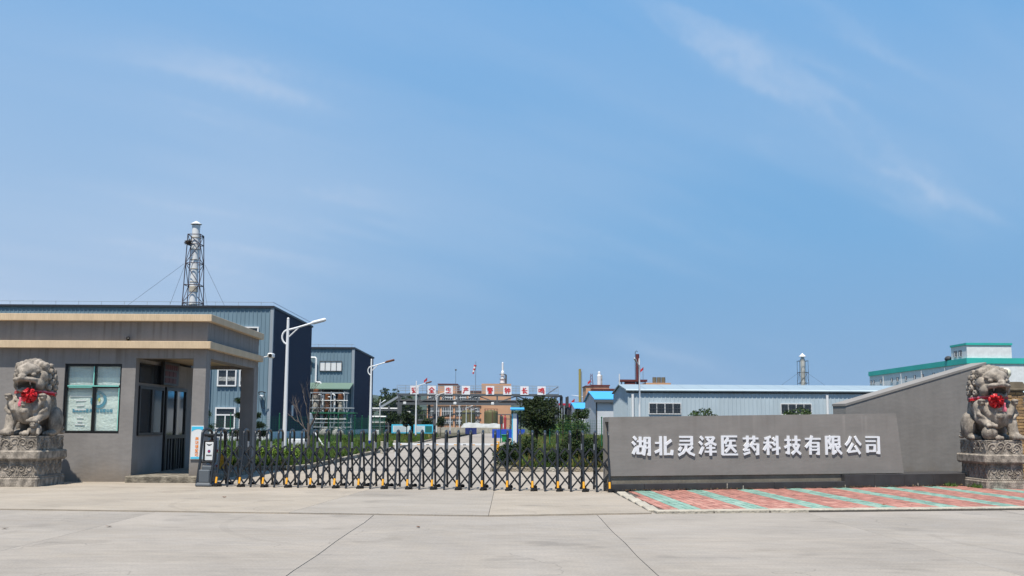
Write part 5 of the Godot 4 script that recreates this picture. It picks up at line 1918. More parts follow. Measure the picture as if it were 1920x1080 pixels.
	for k in 3:
		var a := 0.9 + TAU * k / 3
		b = B.new()
		b.tube([Vector3(0, 42.5, 3.5), Vector3(cos(a) * 10, 42.5 + sin(a) * 10, 3.5), Vector3(cos(a) * 24, 42.5 + sin(a) * 24, 3.5)], [0.7, 0.9, 0.2], 6)
		put("blade", b, M.white, wt)
	# maroon tower and gantry behind the blue hall, roof units
	var rt := thing("maroon_tower", "dark red steel column with an open platform behind the blue hall", "tower", Vector3(0, 0, -160))
	b = B.new()
	b.cyl(Vector3(20.1, 0, 0), Vector3(20.1, 12.0, 0), 0.30, 0.26, 12)
	put("stack", b, M.maroon, rt)
	b = B.new()
	b.tube([Vector3(19.75, 11.0, 0.1), Vector3(19.75, 12.3, 0.1), Vector3(19.95, 12.5, 0.1), Vector3(20.1, 12.3, 0.1)], [0.05], 6)
	b.cyl(Vector3(19.72, 4, 0.15), Vector3(19.72, 11.4, 0.15), 0.05, -1, 5)
	for x in [17.6, 18.9, 19.6, 21.1]:
		b.cyl(Vector3(x, 5, 0.8), Vector3(x, 7.9, 0.8), 0.08, -1, 5)
	put("frame", b, M.dark_metal, rt)
	b = B.new()
	b.span(Vector3(17.4, 7.85, 1.0), Vector3(21.4, 8.15, -1.5))
	b.span(Vector3(18.2, 7.4, 0.9), Vector3(19.6, 7.84, -1.0))
	put("platform", b, M.maroon, rt)
	b = B.new()
	b.cyl(Vector3(17.3, 5.0, 0.5), Vector3(17.3, 9.0, 0.5), 0.09, -1, 6)
	b.cyl(Vector3(19.0, 6.2, 0.5), Vector3(19.0, 7.3, 0.5), 0.35, -1, 10)
	put("white_vent", b, M.plastic, rt)
	var ru := thing("roof_cooling_unit", "row of three round grey cooling fans on a peach roof far behind", "cooling unit", Vector3(26.0, 0, -180))
	b = B.new()
	b.span(Vector3(-2.1, 0, 0), Vector3(2.2, 8.5, -8))
	put("peach_wall", b, M.peach, ru)
	for k in 3:
		b = B.new()
		b.cyl(Vector3(-0.5 + k * 0.75, 8.5, -0.5), Vector3(-0.5 + k * 0.75, 9.45, -0.5), 0.34, -1, 14)
		put("fan_drum", b, M.cap, ru)
	# trees on the left, each with its trunk
	var rng := RandomNumberGenerator.new()
	rng.seed = 77
	var kinds := []
	for k in 2:
		b = B.new()
		crown(b, Vector3(0, 6.4, 0), Vector3(3.0, 3.6, 3.0), 34, 60, 0.55, 0.34, rng, [Color(0.032, 0.055, 0.022), Color(0.04, 0.062, 0.02)][k], 0.30, 0.35)
		kinds.append(b.mesh(M.leaf))
	b = B.new()
	b.tube([Vector3.ZERO, Vector3(0.1, 3, 0), Vector3(0, 6.5, 0.1)], [0.28, 0.2, 0.08], 7)
	var trunk := b.mesh(M.bark)
	var names := ["dark green tree beyond the grey pipe rack, at the far left of its row", "dark tree left of the gantry post, second in the far row", "dark tree with a tall crown behind the diagonal conveyor", "dark tree behind the gantry's left post", "dark tree just right of the gantry's left post", "dark bushy tree left of the peach block's corner", "dark tree half hidden by the peach block", "low dark tree behind the tanks"]
	var at := [[-38, -300, 1.0], [-34, -310, 1.15], [-30.5, -296, 1.1], [-27, -305, 1.0], [-26.6, -318, 0.8], [-25.4, -330, 0.66], [-43, -305, 1.0], [-9, -500, 1.0]]
	for i in at.size():
		var tr := thing("distant_tree", names[i], "tree", Vector3(at[i][0], -0.2, at[i][1]), i * 1.7, "trees beyond the pipe rack")
		tr.scale = Vector3.ONE * at[i][2]
		put_mesh("crown", kinds[i % 2], tr)
		put_mesh("trunk", trunk, tr)
	# a belt of woodland that reads as one mass
	b = B.new()
	b.coloured = true
	for i in 46:
		var x := lerpf(-70, 130, i / 45.0) + rng.randf_range(-2, 2)
		crown(b, Vector3(x, 4.5, -620 + rng.randf_range(-30, 30)), Vector3(5.5, rng.randf_range(4, 6.5), 5), 9, 34, 1.5, 1.0, rng, Color(0.04, 0.062, 0.026), 0.42, 0.3)
	var wd := put("far_woodland", b, M.leaf)
	tag(wd, "belt of dark woodland along the horizon behind the factory", "woodland", "", "stuff")

# ------------------------------------------------------------------ gantry with the slogan
func build_gantry() -> void:
	var t := thing("slogan_gantry", "grey steel pipe gantry across the road carrying eight slogan boards", "gantry", Vector3(0, 0, -120))
	var b := B.new()
	for z in [0.0, -2.2]:
		b.span(Vector3(-12.0, 4.62, z + 0.12), Vector3(6.2, 4.84, z - 0.12))
		b.span(Vector3(-12.0, 3.60, z + 0.12), Vector3(6.2, 3.84, z - 0.12))
	put("chord", b, M.grey_metal, t)
	for z in [0.0, -2.2]:
		for i in 9:
			var x := -11.7 + i * 2.2
			b = B.new()
			b.span(Vector3(x - 0.08, 3.84, z + 0.08), Vector3(x + 0.08, 4.62, z - 0.08))
			put("truss_upright", b, M.grey_metal, t)
			if i < 8:
				b = B.new()
				if i % 2:
					b.bar(Vector3(x + 0.1, 3.9, z), Vector3(x + 2.1, 4.6, z), 0.08, 0.08)
				else:
					b.bar(Vector3(x + 0.1, 4.6, z), Vector3(x + 2.1, 3.9, z), 0.08, 0.08)
				put("truss_diagonal", b, M.grey_metal, t)
	for q in [[-11.7, 0.0], [-11.7, -2.2], [5.9, 0.0], [5.9, -2.2], [-7.8, -2.2]]:
		b = B.new()
		b.span(Vector3(q[0] - 0.14, 0, q[1] + 0.125), Vector3(q[0] + 0.14, 3.6, q[1] - 0.125))
		put("leg", b, M.grey_metal, t)
	b = B.new()
	for i in 20:
		var x := -11.9 + i * 0.95
		b.span(Vector3(x - 0.02, 4.84, 0.10), Vector3(x + 0.02, 5.75, 0.06))
	for y in [5.2, 5.45, 5.73]:
		b.span(Vector3(-11.9, y, 0.105), Vector3(6.15, y + 0.035, 0.055))
		b.span(Vector3(-11.9, y, -2.25), Vector3(6.15, y + 0.035, -2.3))
	put("walkway_rail", b, M.trim_grey, t)
	b = B.new()
	b.bar(Vector3(5.0, 4.9, -1), Vector3(6.2, 5.7, -1), 0.1, 0.1)
	b.bar(Vector3(5.2, 3.84, -2.2), Vector3(6.2, 4.6, -2.2), 0.1, 0.1)
	put("corner_brace", b, M.grey_metal, t)
	# pipes that ride in the truss
	b = B.new()
	b.cyl(Vector3(-12, 4.02, -0.8), Vector3(6.2, 4.02, -0.8), 0.16, -1, 10)
	b.cyl(Vector3(-12, 3.98, -1.4), Vector3(6.2, 3.98, -1.4), 0.11, -1, 10)
	put("pipe", b, M.dark_metal, t)
	var xs := [-9.95, -8.02, -6.13, -4.20, -1.50, 0.44, 2.35, 4.26]
	var i := 0
	for ch in "安全生产警钟长鸣":
		b = B.new()
		b.box(Vector3(xs[i], 5.215, 0.19), Vector3(0.93, 0.95, 0.06))
		var p := put("slogan_board", b, M.letter, t)
		b = B.new()
		glyph(b, ch, Vector3(xs[i] - 0.35, 4.86, 0.22), Vector3.RIGHT, Vector3.UP, Vector3.BACK, 0.70, 0.70, 0.02, 0.11, 0.075, 0.001)
		put("character", b, M.red, p)
		i += 1
	# grey floodlight boxes below
	for x in [-11.0, -5.4, -1.2, 2.4]:
		b = B.new()
		b.bev(Vector3(x, 3.75, 0.30), Vector3(0.34, 0.28, 0.24), 0.04)
		put("floodlight", b, M.plastic, t)
	# pipe rack that leads off to the left
	var r := thing("pipe_rack", "grey two-tier pipe rack with a sloping conveyor left of the gantry", "pipe rack", Vector3(0, 0, -124))
	b = B.new()
	for x in [-25.0, -22.0, -19.0, -16.0, -13.2]:
		b.span(Vector3(x - 0.09, 0, 0.2), Vector3(x + 0.09, 3.5, 0.0))
	for y in [1.95, 2.95]:
		b.span(Vector3(-26, y, 0.3), Vector3(-12.0, y + 0.14, 0.21))
		b.span(Vector3(-26, y, -1.4), Vector3(-12.0, y + 0.14, -1.5))
	b.span(Vector3(-8.6, 0.0, 1.5), Vector3(-8.35, 4.0, 1.3))
	b.span(Vector3(-12.0, 1.8, 1.6), Vector3(-8.3, 2.0, -1.5))
	for k in 6:
		b.span(Vector3(-12.0 + k * 0.72, 2.0, 1.6), Vector3(-11.95 + k * 0.72, 3.0, 1.55))
	b.span(Vector3(-12.0, 2.95, 1.61), Vector3(-8.3, 3.02, 1.54))
	b.span(Vector3(-12.0, 2.45, 1.61), Vector3(-8.3, 2.5, 1.54))
	put("frame", b, M.grey_metal, r)
	b = B.new()
	for q in [[2.25, 0.10, 0.0], [2.2, 0.07, -0.5], [3.2, 0.08, -0.3], [1.15, 0.07, -1.0], [1.6, 0.09, -0.9]]:
		b.cyl(Vector3(-26, q[0], q[2] + 0.35), Vector3(-12.2, q[0], q[2] + 0.35), q[1], -1, 8)
	put("pipe", b, M.plastic, r)
	b = B.new()
	b.bar(Vector3(-14.3, 3.3, -0.5), Vector3(-11.9, 4.75, -0.5), 0.5, 0.24)
	put("conveyor", b, M.trim_grey, r)
	b = B.new()
	b.span(Vector3(-26, 0.2, -1.8), Vector3(-9, 1.75, -5.0))
	put("dark_shelter", b, M.dark_metal, r)
	b = B.new()
	b.bev(Vector3(-10.8, 2.6, 1.68), Vector3(0.45, 0.55, 0.12), 0.02)
	put("small_board", b, M.plastic, r)
	# dark stair tower at the right end of the gantry
	var d := thing("stair_tower", "dark steel stair tower at the right end of the gantry", "stair tower", Vector3(0, 0, -128))
	b = B.new()
	for x in [4.1, 6.9, 7.6]:
		b.span(Vector3(x, 0, 0), Vector3(x + 0.2, 4.8, -0.2))
		b.span(Vector3(x, 0, -3), Vector3(x + 0.2, 4.8, -3.2))
	b.span(Vector3(4.0, 3.5, 0.1), Vector3(7.8, 3.75, -3.2))
	b.span(Vector3(4.0, 1.8, 0.1), Vector3(7.8, 1.95, -3.2))
	b.span(Vector3(3.6, 4.8, 0.2), Vector3(7.0, 4.95, -3.4))
	b.bar(Vector3(4.3, 1.95, -1), Vector3(7.0, 3.5, -1), 0.7, 0.1)
	b.bar(Vector3(3.4, 3.9, -2), Vector3(5.0, 5.0, -2), 0.3, 0.5)
	put("frame", b, M.dark_metal, d)
	b = B.new()
	for k in 4:
		b.cyl(Vector3(6.4 + k * 0.28, 0, 0.4), Vector3(6.4 + k * 0.28, 3.4 + 0.3 * (k % 2), 0.4), 0.06, -1, 6)
	put("riser_pipe", b, M.trim_grey, d)

# ------------------------------------------------------------------ accordion gate
func build_gate() -> void:
	var a := Vector3(-6.66, 0, -25.32)
	var e := Vector3(2.345, 0, -23.84)
	# local +x along the gate, local +z towards the road
	var turn := -atan2(e.z - a.z, e.x - a.x)
	var t := thing("accordion_gate", "dark grey retractable accordion gate drawn across the whole entrance", "gate", a, turn)
	var n := 32
	var l := a.distance_to(e)
	var s := l / n
	var fz := -0.12
	var rz := -0.58
	var b := B.new()
	var pts := [Vector3(0, 0.03, fz + 0.28), Vector3(0, 0.80, fz), Vector3(0, 1.24, fz)]
	for k in 7:
		var w := PI * (k + 1) / 8.0
		pts.append(Vector3(0, 1.24 + 0.10 * sin(w), lerpf(fz, rz, 0.5 - 0.5 * cos(w))))
	pts.append_array([Vector3(0, 1.24, rz), Vector3(0, 0.80, rz), Vector3(0, 0.03, rz - 0.28)])
	b.tube(pts, [0.025], 8)
	var hoop := b.mesh(M.paint)
	b = B.new()
	b.cyl(Vector3(0, 0.92, rz + 0.002), Vector3(0, 1.06, rz + 0.002), 0.028, -1, 8)
	var sleeve := b.mesh(M.steel)
	b = B.new()
	b.cyl(Vector3(0, 0.10, fz + 0.2545), Vector3(0, 0.24, fz + 0.2036), 0.0265, -1, 8)
	var band := b.mesh(M.yellow)
	b = B.new()
	for z in [fz + 0.28, rz - 0.28]:
		b.cyl(Vector3(0.0, 0.045, z + 0.025), Vector3(0.0, 0.045, z - 0.02), 0.045, -1, 12)
		b.cyl(Vector3(0.07, 0.05, z - 0.06), Vector3(0.07, 0.05, z - 0.12), 0.05, -1, 12)
		b.span(Vector3(-0.02, 0.05, z - 0.025), Vector3(0.09, 0.085, z - 0.075))
	var wheel := b.mesh(M.rubber)
	# one crossing of the scissor lattice: a long bar falling to the right and one to the left, in front and behind
	var bars := []
	for g in [1.0, -1.0]:
		for zz in ([fz - 0.075] if g > 0 else [fz - 0.045]):
			b = B.new()
			# from the apex at mid bay to the foot two and a half bays on
			b.bar(Vector3(0, 0.965, zz), Vector3(g * s * 2.5, 0.085, zz), 0.034, 0.022, Vector3(0, 0, 1))
			bars.append([b.mesh(M.paint), g])
	for i in n + 1:
		var x := i * s
		var got := [put_mesh("hoop", hoop, t, Vector3(x, 0, 0)), put_mesh("sleeve", sleeve, t, Vector3(x, 0, 0))]
		if i % 2 == 0:
			got.append(put_mesh("reflector_band", band, t, Vector3(x, 0, 0)))
			got.append(put_mesh("wheel", wheel, t, Vector3(x, 0, 0)))
		for o in got:
			o.rotation.y = -turn - 0.02
		if i == n:
			break
		for q in bars:
			var last: float = (i + 0.5) + q[1] * 2.5
			if last > -0.6 and last < n + 0.6:
				put_mesh("lattice_bar", q[0], t, Vector3(x + s * 0.5, 0, 0))
	# short bars that close the lattice at both ends
	for end in 2:
		var x0 := 0.0 if end == 0 else l
		var g := 1.0 if end == 0 else -1.0
		for z in [fz - 0.06]:
			for q in [[0.789, 0.5, 0.965, -1.0], [0.437, 1.5, 0.965, -1.0], [0.789, 2.0, 0.085, 1.0], [0.437, 1.0, 0.085, 1.0]]:
				b = B.new()
				var zz: float = z + 0.015 * (-1.0 if g * q[3] > 0 else 1.0)
				b.bar(Vector3(x0, q[0], zz), Vector3(x0 + g * s * q[1], q[2], zz), 0.034, 0.022, Vector3(0, 0, 1))
				put("lattice_bar", b, M.paint, t)
	# drive unit at the left end
	var d := thing("gate_drive_unit", "dark grey gate motor cabinet with a white emblem plate beside the porch pier", "gate motor", Vector3(-6.945, 0, -25.36), turn)
	for x in [-0.13, 0.20]:
		b = B.new()
		var p := [Vector3(x, 0.05, 0.20), Vector3(x, 0.62, 0.06), Vector3(x, 1.24, 0.0)]
		for k in 7:
			var w := PI * (k + 1) / 8.0
			p.append(Vector3(x, 1.24 + 0.11 * sin(w), -0.26 * (1.0 - cos(w))))
		p.append_array([Vector3(x, 1.24, -0.52), Vector3(x, 0.6, -0.58), Vector3(x, 0.05, -0.7)])
		b.tube(p, [0.034], 8)
		put("hoop", b, M.paint, d)
	b = B.new()
	b.bev(Vector3(0.035, 0.83, -0.10), Vector3(0.29, 0.48, 0.10), 0.01)
	b.bev(Vector3(0.035, 1.20, -0.25), Vector3(0.30, 0.06, 0.40), 0.01)
	b.bev(Vector3(0.035, 0.58, -0.02), Vector3(0.31, 0.04, 0.16), 0.008)
	put("cabinet", b, M.black, d)
	b = B.new()
	b.bev(Vector3(0.035, 0.26, 0.0), Vector3(0.27, 0.30, 0.40), 0.02)
	b.bev(Vector3(0.035, 0.45, -0.06), Vector3(0.26, 0.10, 0.26), 0.02)
	put("motor_box", b, mat("grey motor paint", 0.10, 0.115, 0.13, 0.4), d)
	b = B.new()
	b.bev(Vector3(0.035, 0.06, -0.06), Vector3(0.40, 0.11, 0.62), 0.04)
	put("base_skirt", b, M.grey_metal, d)
	b = B.new()
	b.bev(Vector3(0.035, 0.83, -0.043), Vector3(0.20, 0.42, 0.014), 0.004)
	var pl := put("emblem_plate", b, M.plastic, d)
	b = B.new()
	b.lathe(Vector3(0.035, 0.83, -0.036), [Vector2(0.036, 0), Vector2(0.036, 0.004), Vector2(0.0, 0.004)], 14, Basis(Vector3.RIGHT, Vector3.BACK, Vector3.DOWN))
	put("round_mark", b, M.navy, pl)
	b = B.new()
	b.lathe(Vector3(0.035, 0.83, -0.033), [Vector2(0.02, 0), Vector2(0.02, 0.004), Vector2(0.0, 0.004)], 12, Basis(Vector3.RIGHT, Vector3.BACK, Vector3.DOWN))
	put("red_mark", b, M.red, pl)
	b = B.new()
	b.prism(Vector3(0.035, 0.99, -0.033), PackedVector2Array([Vector2(-0.075, 0.02), Vector2(-0.05, -0.012), Vector2(-0.02, -0.03), Vector2(0.02, -0.03), Vector2(0.05, -0.012), Vector2(0.075, 0.02), Vector2(0.03, 0.0), Vector2(-0.03, 0.0)]), Vector3.RIGHT, Vector3.UP, Vector3.BACK, 0.003)
	for k in 5:
		b.box(Vector3(-0.02 + k * 0.0275, 0.735, -0.034), Vector3(0.02, 0.03, 0.004))
	put("wing_mark", b, M.black, pl)

# ------------------------------------------------------------------ lions on their pedestals
func scroll(b: B, o: Vector3, ux: Vector3, uy: Vector3, r: float, dir: float, turns: float, th: float) -> void:
	var p := []
	var rr := []
	var k := 14
	for i in k + 1:
		var t := i / float(k)
		var a := dir * TAU * turns * t
		var q := r * (1.0 - 0.82 * t)
		p.append(o + ux * cos(a) * q + uy * sin(a) * q)
		rr.append(th * (1.0 - 0.4 * t))
	b.tube(p, rr, 5)

func carving(b: B, o: Vector3, ux: Vector3, w: float, h: float, rng: RandomNumberGenerator, n: int) -> void:
	for i in n:
		var c := o + ux * w * ((i + 0.5) / n) + Vector3.UP * h * rng.randf_range(0.42, 0.6)
		var s := 1.0 if i % 2 else -1.0
		var r := minf(h * 0.40, w / n * 0.52)
		scroll(b, c, ux * s, Vector3.UP, r, 1.0, rng.randf_range(1.2, 1.5), 0.022)
		scroll(b, c + Vector3.UP * h * 0.26 * s + ux * r * 0.7, ux, Vector3.UP * s, r * 0.5, 1.0, 1.1, 0.016)
		scroll(b, c - Vector3.UP * h * 0.26 * s - ux * r * 0.7, -ux, Vector3.UP * -s, r * 0.5, 1.0, 1.1, 0.016)
		b.tube([c + ux * r * s, c + ux * r * 1.3 * s - Vector3.UP * h * 0.2, c + ux * r * 1.1 * s - Vector3.UP * h * 0.38], [0.02, 0.018, 0.01], 5)

func pedestal(label: String, at: Vector3) -> void:
	# at: centre of the base; front towards the road
	var t := thing("stone_pedestal", label, "pedestal", at)
	var b := B.new()
	b.bev(Vector3(0, 0.11, 0), Vector3(0.98, 0.24, 1.58), 0.035)
	put("base_block", b, M.stone, t)
	b = B.new()
	b.bev(Vector3(0, 0.425, 0), Vector3(0.84, 0.40, 1.44), 0.012)
	put("dado", b, M.stone, t)
	b = B.new()
	b.bev(Vector3(0, 0.735, 0), Vector3(1.02, 0.21, 1.62), 0.03)
	put("rail_slab", b, M.stone, t)
	b = B.new()
	b.bev(Vector3(0, 1.005, 0), Vector3(0.86, 0.335, 1.46), 0.014)
	put("upper_block", b, M.stone, t)
	b = B.new()
	for y in [0.635, 0.238]:
		var hx := 0.47 if y > 0.4 else 0.455
		var hz := 0.77 if y > 0.4 else 0.755
		for i in 18:
			var u := (i + 0.5) / 18.0 * 2.0 - 1.0
			for s in [-1.0, 1.0]:
				b.ball(Vector3(u * hx, y, s * hz), Vector3(0.024, 0.03, 0.024), 6)
		for i in 28:
			var u := (i + 0.5) / 28.0 * 2.0 - 1.0
			for s in [-1.0, 1.0]:
				b.ball(Vector3(s * hx, y, u * hz), Vector3(0.024, 0.03, 0.024), 6)
	put("bead_row", b, M.stone, t)
	var rng := RandomNumberGenerator.new()
	rng.seed = 41
	b = B.new()
	carving(b, Vector3(-0.38, 0.26, 0.722), Vector3.RIGHT, 0.76, 0.34, rng, 4)
	for s in [-1.0, 1.0]:
		carving(b, Vector3(s * 0.422, 0.26, -0.66), Vector3.BACK, 1.32, 0.34, rng, 6)
		carving(b, Vector3(s * 0.432, 0.87, -0.67), Vector3.BACK, 1.34, 0.28, rng, 6)
	carving(b, Vector3(-0.38, 0.87, 0.732), Vector3.RIGHT, 0.76, 0.28, rng, 4)
	put("carving", b, M.stone, t)
	# thin raised borders round the upper panels
	b = B.new()
	for s in [-1.0, 1.0]:
		b.span(Vector3(-0.42, 1.0 + s * 0.155 - 0.01, 0.729), Vector3(0.42, 1.0 + s * 0.155 + 0.01, 0.742))
		b.span(Vector3(s * 0.41 - 0.01, 0.865, 0.729), Vector3(s * 0.41 + 0.01, 1.135, 0.7415))
		for e in [-1.0, 1.0]:
			b.span(Vector3(s * 0.429, 1.0 + e * 0.155 - 0.01, -0.71), Vector3(s * 0.442, 1.0 + e * 0.155 + 0.01, 0.71))
	put("border", b, M.stone, t)

func pompom(label: String, o: Vector3, mir: float, lion_at: Vector3) -> void:
	var t := thing("red_satin_flower", label, "satin flower", o)
	var rng := RandomNumberGenerator.new()
	rng.seed = 19
	var b := B.new()
	for i in 95:
		var d := Vector3(rng.randfn(), rng.randfn(), rng.randfn()).normalized()
		var s := d.cross(Vector3(rng.randfn(), rng.randfn(), rng.randfn())).normalized()
		var u := s.cross(d)
		# a loop of ribbon
		var prev := []
		for k in 6:
			var a := PI * k / 5.0
			var p := d * (0.03 + 0.155 * sin(a)) + u * 0.05 * cos(a)
			if prev:
				b.quad(prev[0], prev[1], p + s * 0.022, p - s * 0.022)
			prev = [p - s * 0.022, p + s * 0.022]
	b.ball(Vector3.ZERO, Vector3.ONE * 0.05, 8)
	put("petals", b, M.red_cloth, t)
	# ribbon round the neck, laid on the stone
	for band in 2:
		b = B.new()
		var prev := []
		var w := [0.028, 0.016][band] as float
		var dy := [0.0, 0.042][band] as float
		for i in 41:
			var a := TAU * i / 40.0
			var dir := Vector3(sin(a), 0.0, cos(a))
			var c := Vector3(0, 0.985 + 0.035 * cos(a + 0.5) + dy, 0.05)
			var r := 0.46
			while r > 0.2 and sample(c + dir * r) > 0.006:
				r -= 0.01
			var p := c + dir * (r + 0.012)
			p.x *= mir
			p += lion_at - o
			if prev:
				if mir > 0:
					b.quad(prev[0], p - Vector3.UP * w, p + Vector3.UP * w, prev[1])
				else:
					b.quad(p - Vector3.UP * w, prev[0], prev[1], p + Vector3.UP * w)
			prev = [p - Vector3.UP * w, p + Vector3.UP * w]
		put("neck_ribbon", b, [M.red_cloth, M.pink][band], t)
	b = B.new()
	for k in 2:
		var p0 := Vector3((-0.14 - 0.05 * k) * mir, -0.04, 0.02)
		for i in 6:
			var p1 := p0 + Vector3((-0.004 + 0.012 * sin(i * 1.4 + k)) * mir, -0.035, 0.006 * cos(i * 2.0))
			b.quad(p0 + Vector3(-0.03, 0, 0), p1 + Vector3(-0.03, 0, 0), p1 + Vector3(0.03, 0, 0), p0 + Vector3(0.03, 0, 0))
			p0 = p1
	put("ribbon_tail", b, M.pink, t)

func build_lions() -> void:
	carve_lion()
	var at := [Vector3(-11.13, 1.172, -25.58), Vector3(11.88, 1.172, -26.18)]
	for k in 2:
		var mir := [1.0, -1.0][k] as float
		pedestal(["carved stone pedestal under the left lion with the cub", "carved stone pedestal under the right lion with the ball"][k], Vector3(at[k].x, 0, at[k].z))
		var t := thing("lion_statue", ["left carved stone guardian lion with a cub under its paw", "right carved stone guardian lion with a ball under its paw"][k], "statue", at[k])
		put_mesh("body", nets(k == 1, M.stone), t)
		var b := B.new()
		if k == 0:
			b.ball(Vector3(0.29, 0.14, 0.56), Vector3(0.14, 0.15, 0.17), 12)
			b.ball(Vector3(0.30, 0.26, 0.68), Vector3(0.095, 0.085, 0.09), 12)
			b.ball(Vector3(0.30, 0.225, 0.76), Vector3(0.055, 0.04, 0.04), 8)
			for s in [-1.0, 1.0]:
				b.ball(Vector3(0.30 + s * 0.045, 0.275, 0.755), Vector3(0.018, 0.018, 0.018), 6)
				b.ball(Vector3(0.30 + s * 0.09, 0.31, 0.66), Vector3(0.03, 0.04, 0.025), 6)
				b.tube([Vector3(0.30 + s * 0.10, 0.16, 0.66), Vector3(0.30 + s * 0.12, 0.06, 0.72), Vector3(0.30 + s * 0.12, 0.03, 0.76)], [0.045, 0.04, 0.035], 7)
			put("cub", b, M.stone, t)
		else:
			b.ball(Vector3(-0.28, 0.165, 0.60), Vector3(0.18, 0.165, 0.17), 18)
			for i in 8:
				var a := TAU * i / 8.0
				var p := []
				for j in 9:
					var e := -1.2 + 2.4 * j / 8.0
					p.append(Vector3(-0.28, 0.165, 0.60) + Vector3(cos(a) * cos(e) * 0.182, sin(e) * 0.167, sin(a) * cos(e) * 0.172))
				b.tube(p, [0.010], 4)
			put("carved_ball", b, M.stone, t)
		pompom(["red satin flower and neck ribbon tied on the left lion", "red satin flower and neck ribbon tied on the right lion"][k], at[k] + Vector3([0.13, -0.10][k], 0.93, 0.64), mir, at[k])

# ------------------------------------------------------------------ pavers
func build_pavers() -> void:
	var b := B.new()
	# cream edging on a bed of sand
	sheet(b, [[2.50, -23.65], [2.66, -18.40], [9.4, -19.55], [20.0, -21.4], [20.0, -30.0], [11.5, -27.5], [8.10, -25.62]], 0.030, 0.04)
	var root := struct("brick_parking_bay", b, M.joint)
	b = B.new()
	var x := 2.60
	var k := 0
	while x < 19.0:
		var z := -18.38 - (x - 2.6) * 0.173
		var l := 1.0
		b = B.new()
		b.bev(Vector3(x + l * 0.5, 0.010, z - l * 0.0865 - 0.12), Vector3(l * 1.012, 0.09, 0.23), 0.015, Basis(Vector3.UP, 0.1713))
		put("edge_stone", b, M.cream, root)
		x += l
		k += 1
	for i in 5:
		b = B.new()
		b.bev(Vector3(2.50 - i * 0.012 + 0.11, 0.010, -19.15 - i * 0.98), Vector3(0.20, 0.09, 0.965), 0.015, Basis(Vector3.UP, -0.03))
		put("edge_stone", b, M.cream, root)
	# bricks, in bands of six red and three green columns that run back from the road
	var rng := RandomNumberGenerator.new()
	rng.seed = 23
	var spots := []
	var dirz := Vector3(-0.035, 0, -1).normalized()
	var dirx := Vector3(1, 0, -0.035).normalized()
	var pitch := 0.1355
	var lb := 0.26
	for c in 122:
		var ph := (c + 4) % 9
		var green := ph >= 6
		var o := Vector3(2.86 + c * pitch, 0, -18.66 - c * pitch * 0.173)
		var r := 0
		while r < 40:
			var p := o + dirz * ((r + 0.5 + (0.5 if c % 2 else 0.0)) * lb)
			var back := -23.86 - (p.x - 2.37) * 0.309 if p.x < 11.3 else -27.4
			if p.z - lb * 0.5 < back:
				break
			if p.x < 2.74 or (p.x > 11.3 and p.x < 12.45 and p.z < -25.35):
				r += 1
				continue
			spots.append([p, green])
			r += 1
	spots.sort_custom(func(a, d): return a[0].length_squared() < d[0].length_squared())
	var shapes := []
	for i in 6:
		b = B.new()
		b.bev(Vector3.ZERO, Vector3(pitch - 0.014, 0.05, lb - 0.008), 0.004)
		shapes.append(b.mesh(M.paver[i]))
	b = B.new()
	b.bev(Vector3.ZERO, Vector3(pitch - 0.014, 0.05, lb - 0.008), 0.004)
	var mm := MultiMesh.new()
	mm.transform_format = MultiMesh.TRANSFORM_3D
	mm.use_colors = true
	mm.mesh = b.mesh(M.paver_mass)
	mm.instance_count = spots.size() - 300
	var bs := Basis(dirx, Vector3.UP, -dirz)
	for i in spots.size():
		var q := Basis(Vector3(rng.randfn(), 0, rng.randfn()).normalized(), rng.randf_range(0, 0.012)) * bs
		var p: Vector3 = spots[i][0] + Vector3(0, 0.022 + rng.randf_range(-0.002, 0.004), 0)
		var v := rng.randi() % 3
		if i < 300:
			var o := put_mesh("brick", shapes[(3 if spots[i][1] else 0) + v], root, p)
			o.basis = q
		else:
			mm.set_instance_transform(i - 300, Transform3D(q, p))
			var f := rng.randf_range(0.78, 1.2)
			mm.set_instance_color(i - 300, (Color(0.225, 0.37, 0.305) if spots[i][1] else Color(0.415, 0.19, 0.15)) * f)
	var mi := MultiMeshInstance3D.new()
	mi.name = "brick_field"
	mi.multimesh = mm
	mi.set_meta("kind", "stuff")
	root.add_child(mi, true)

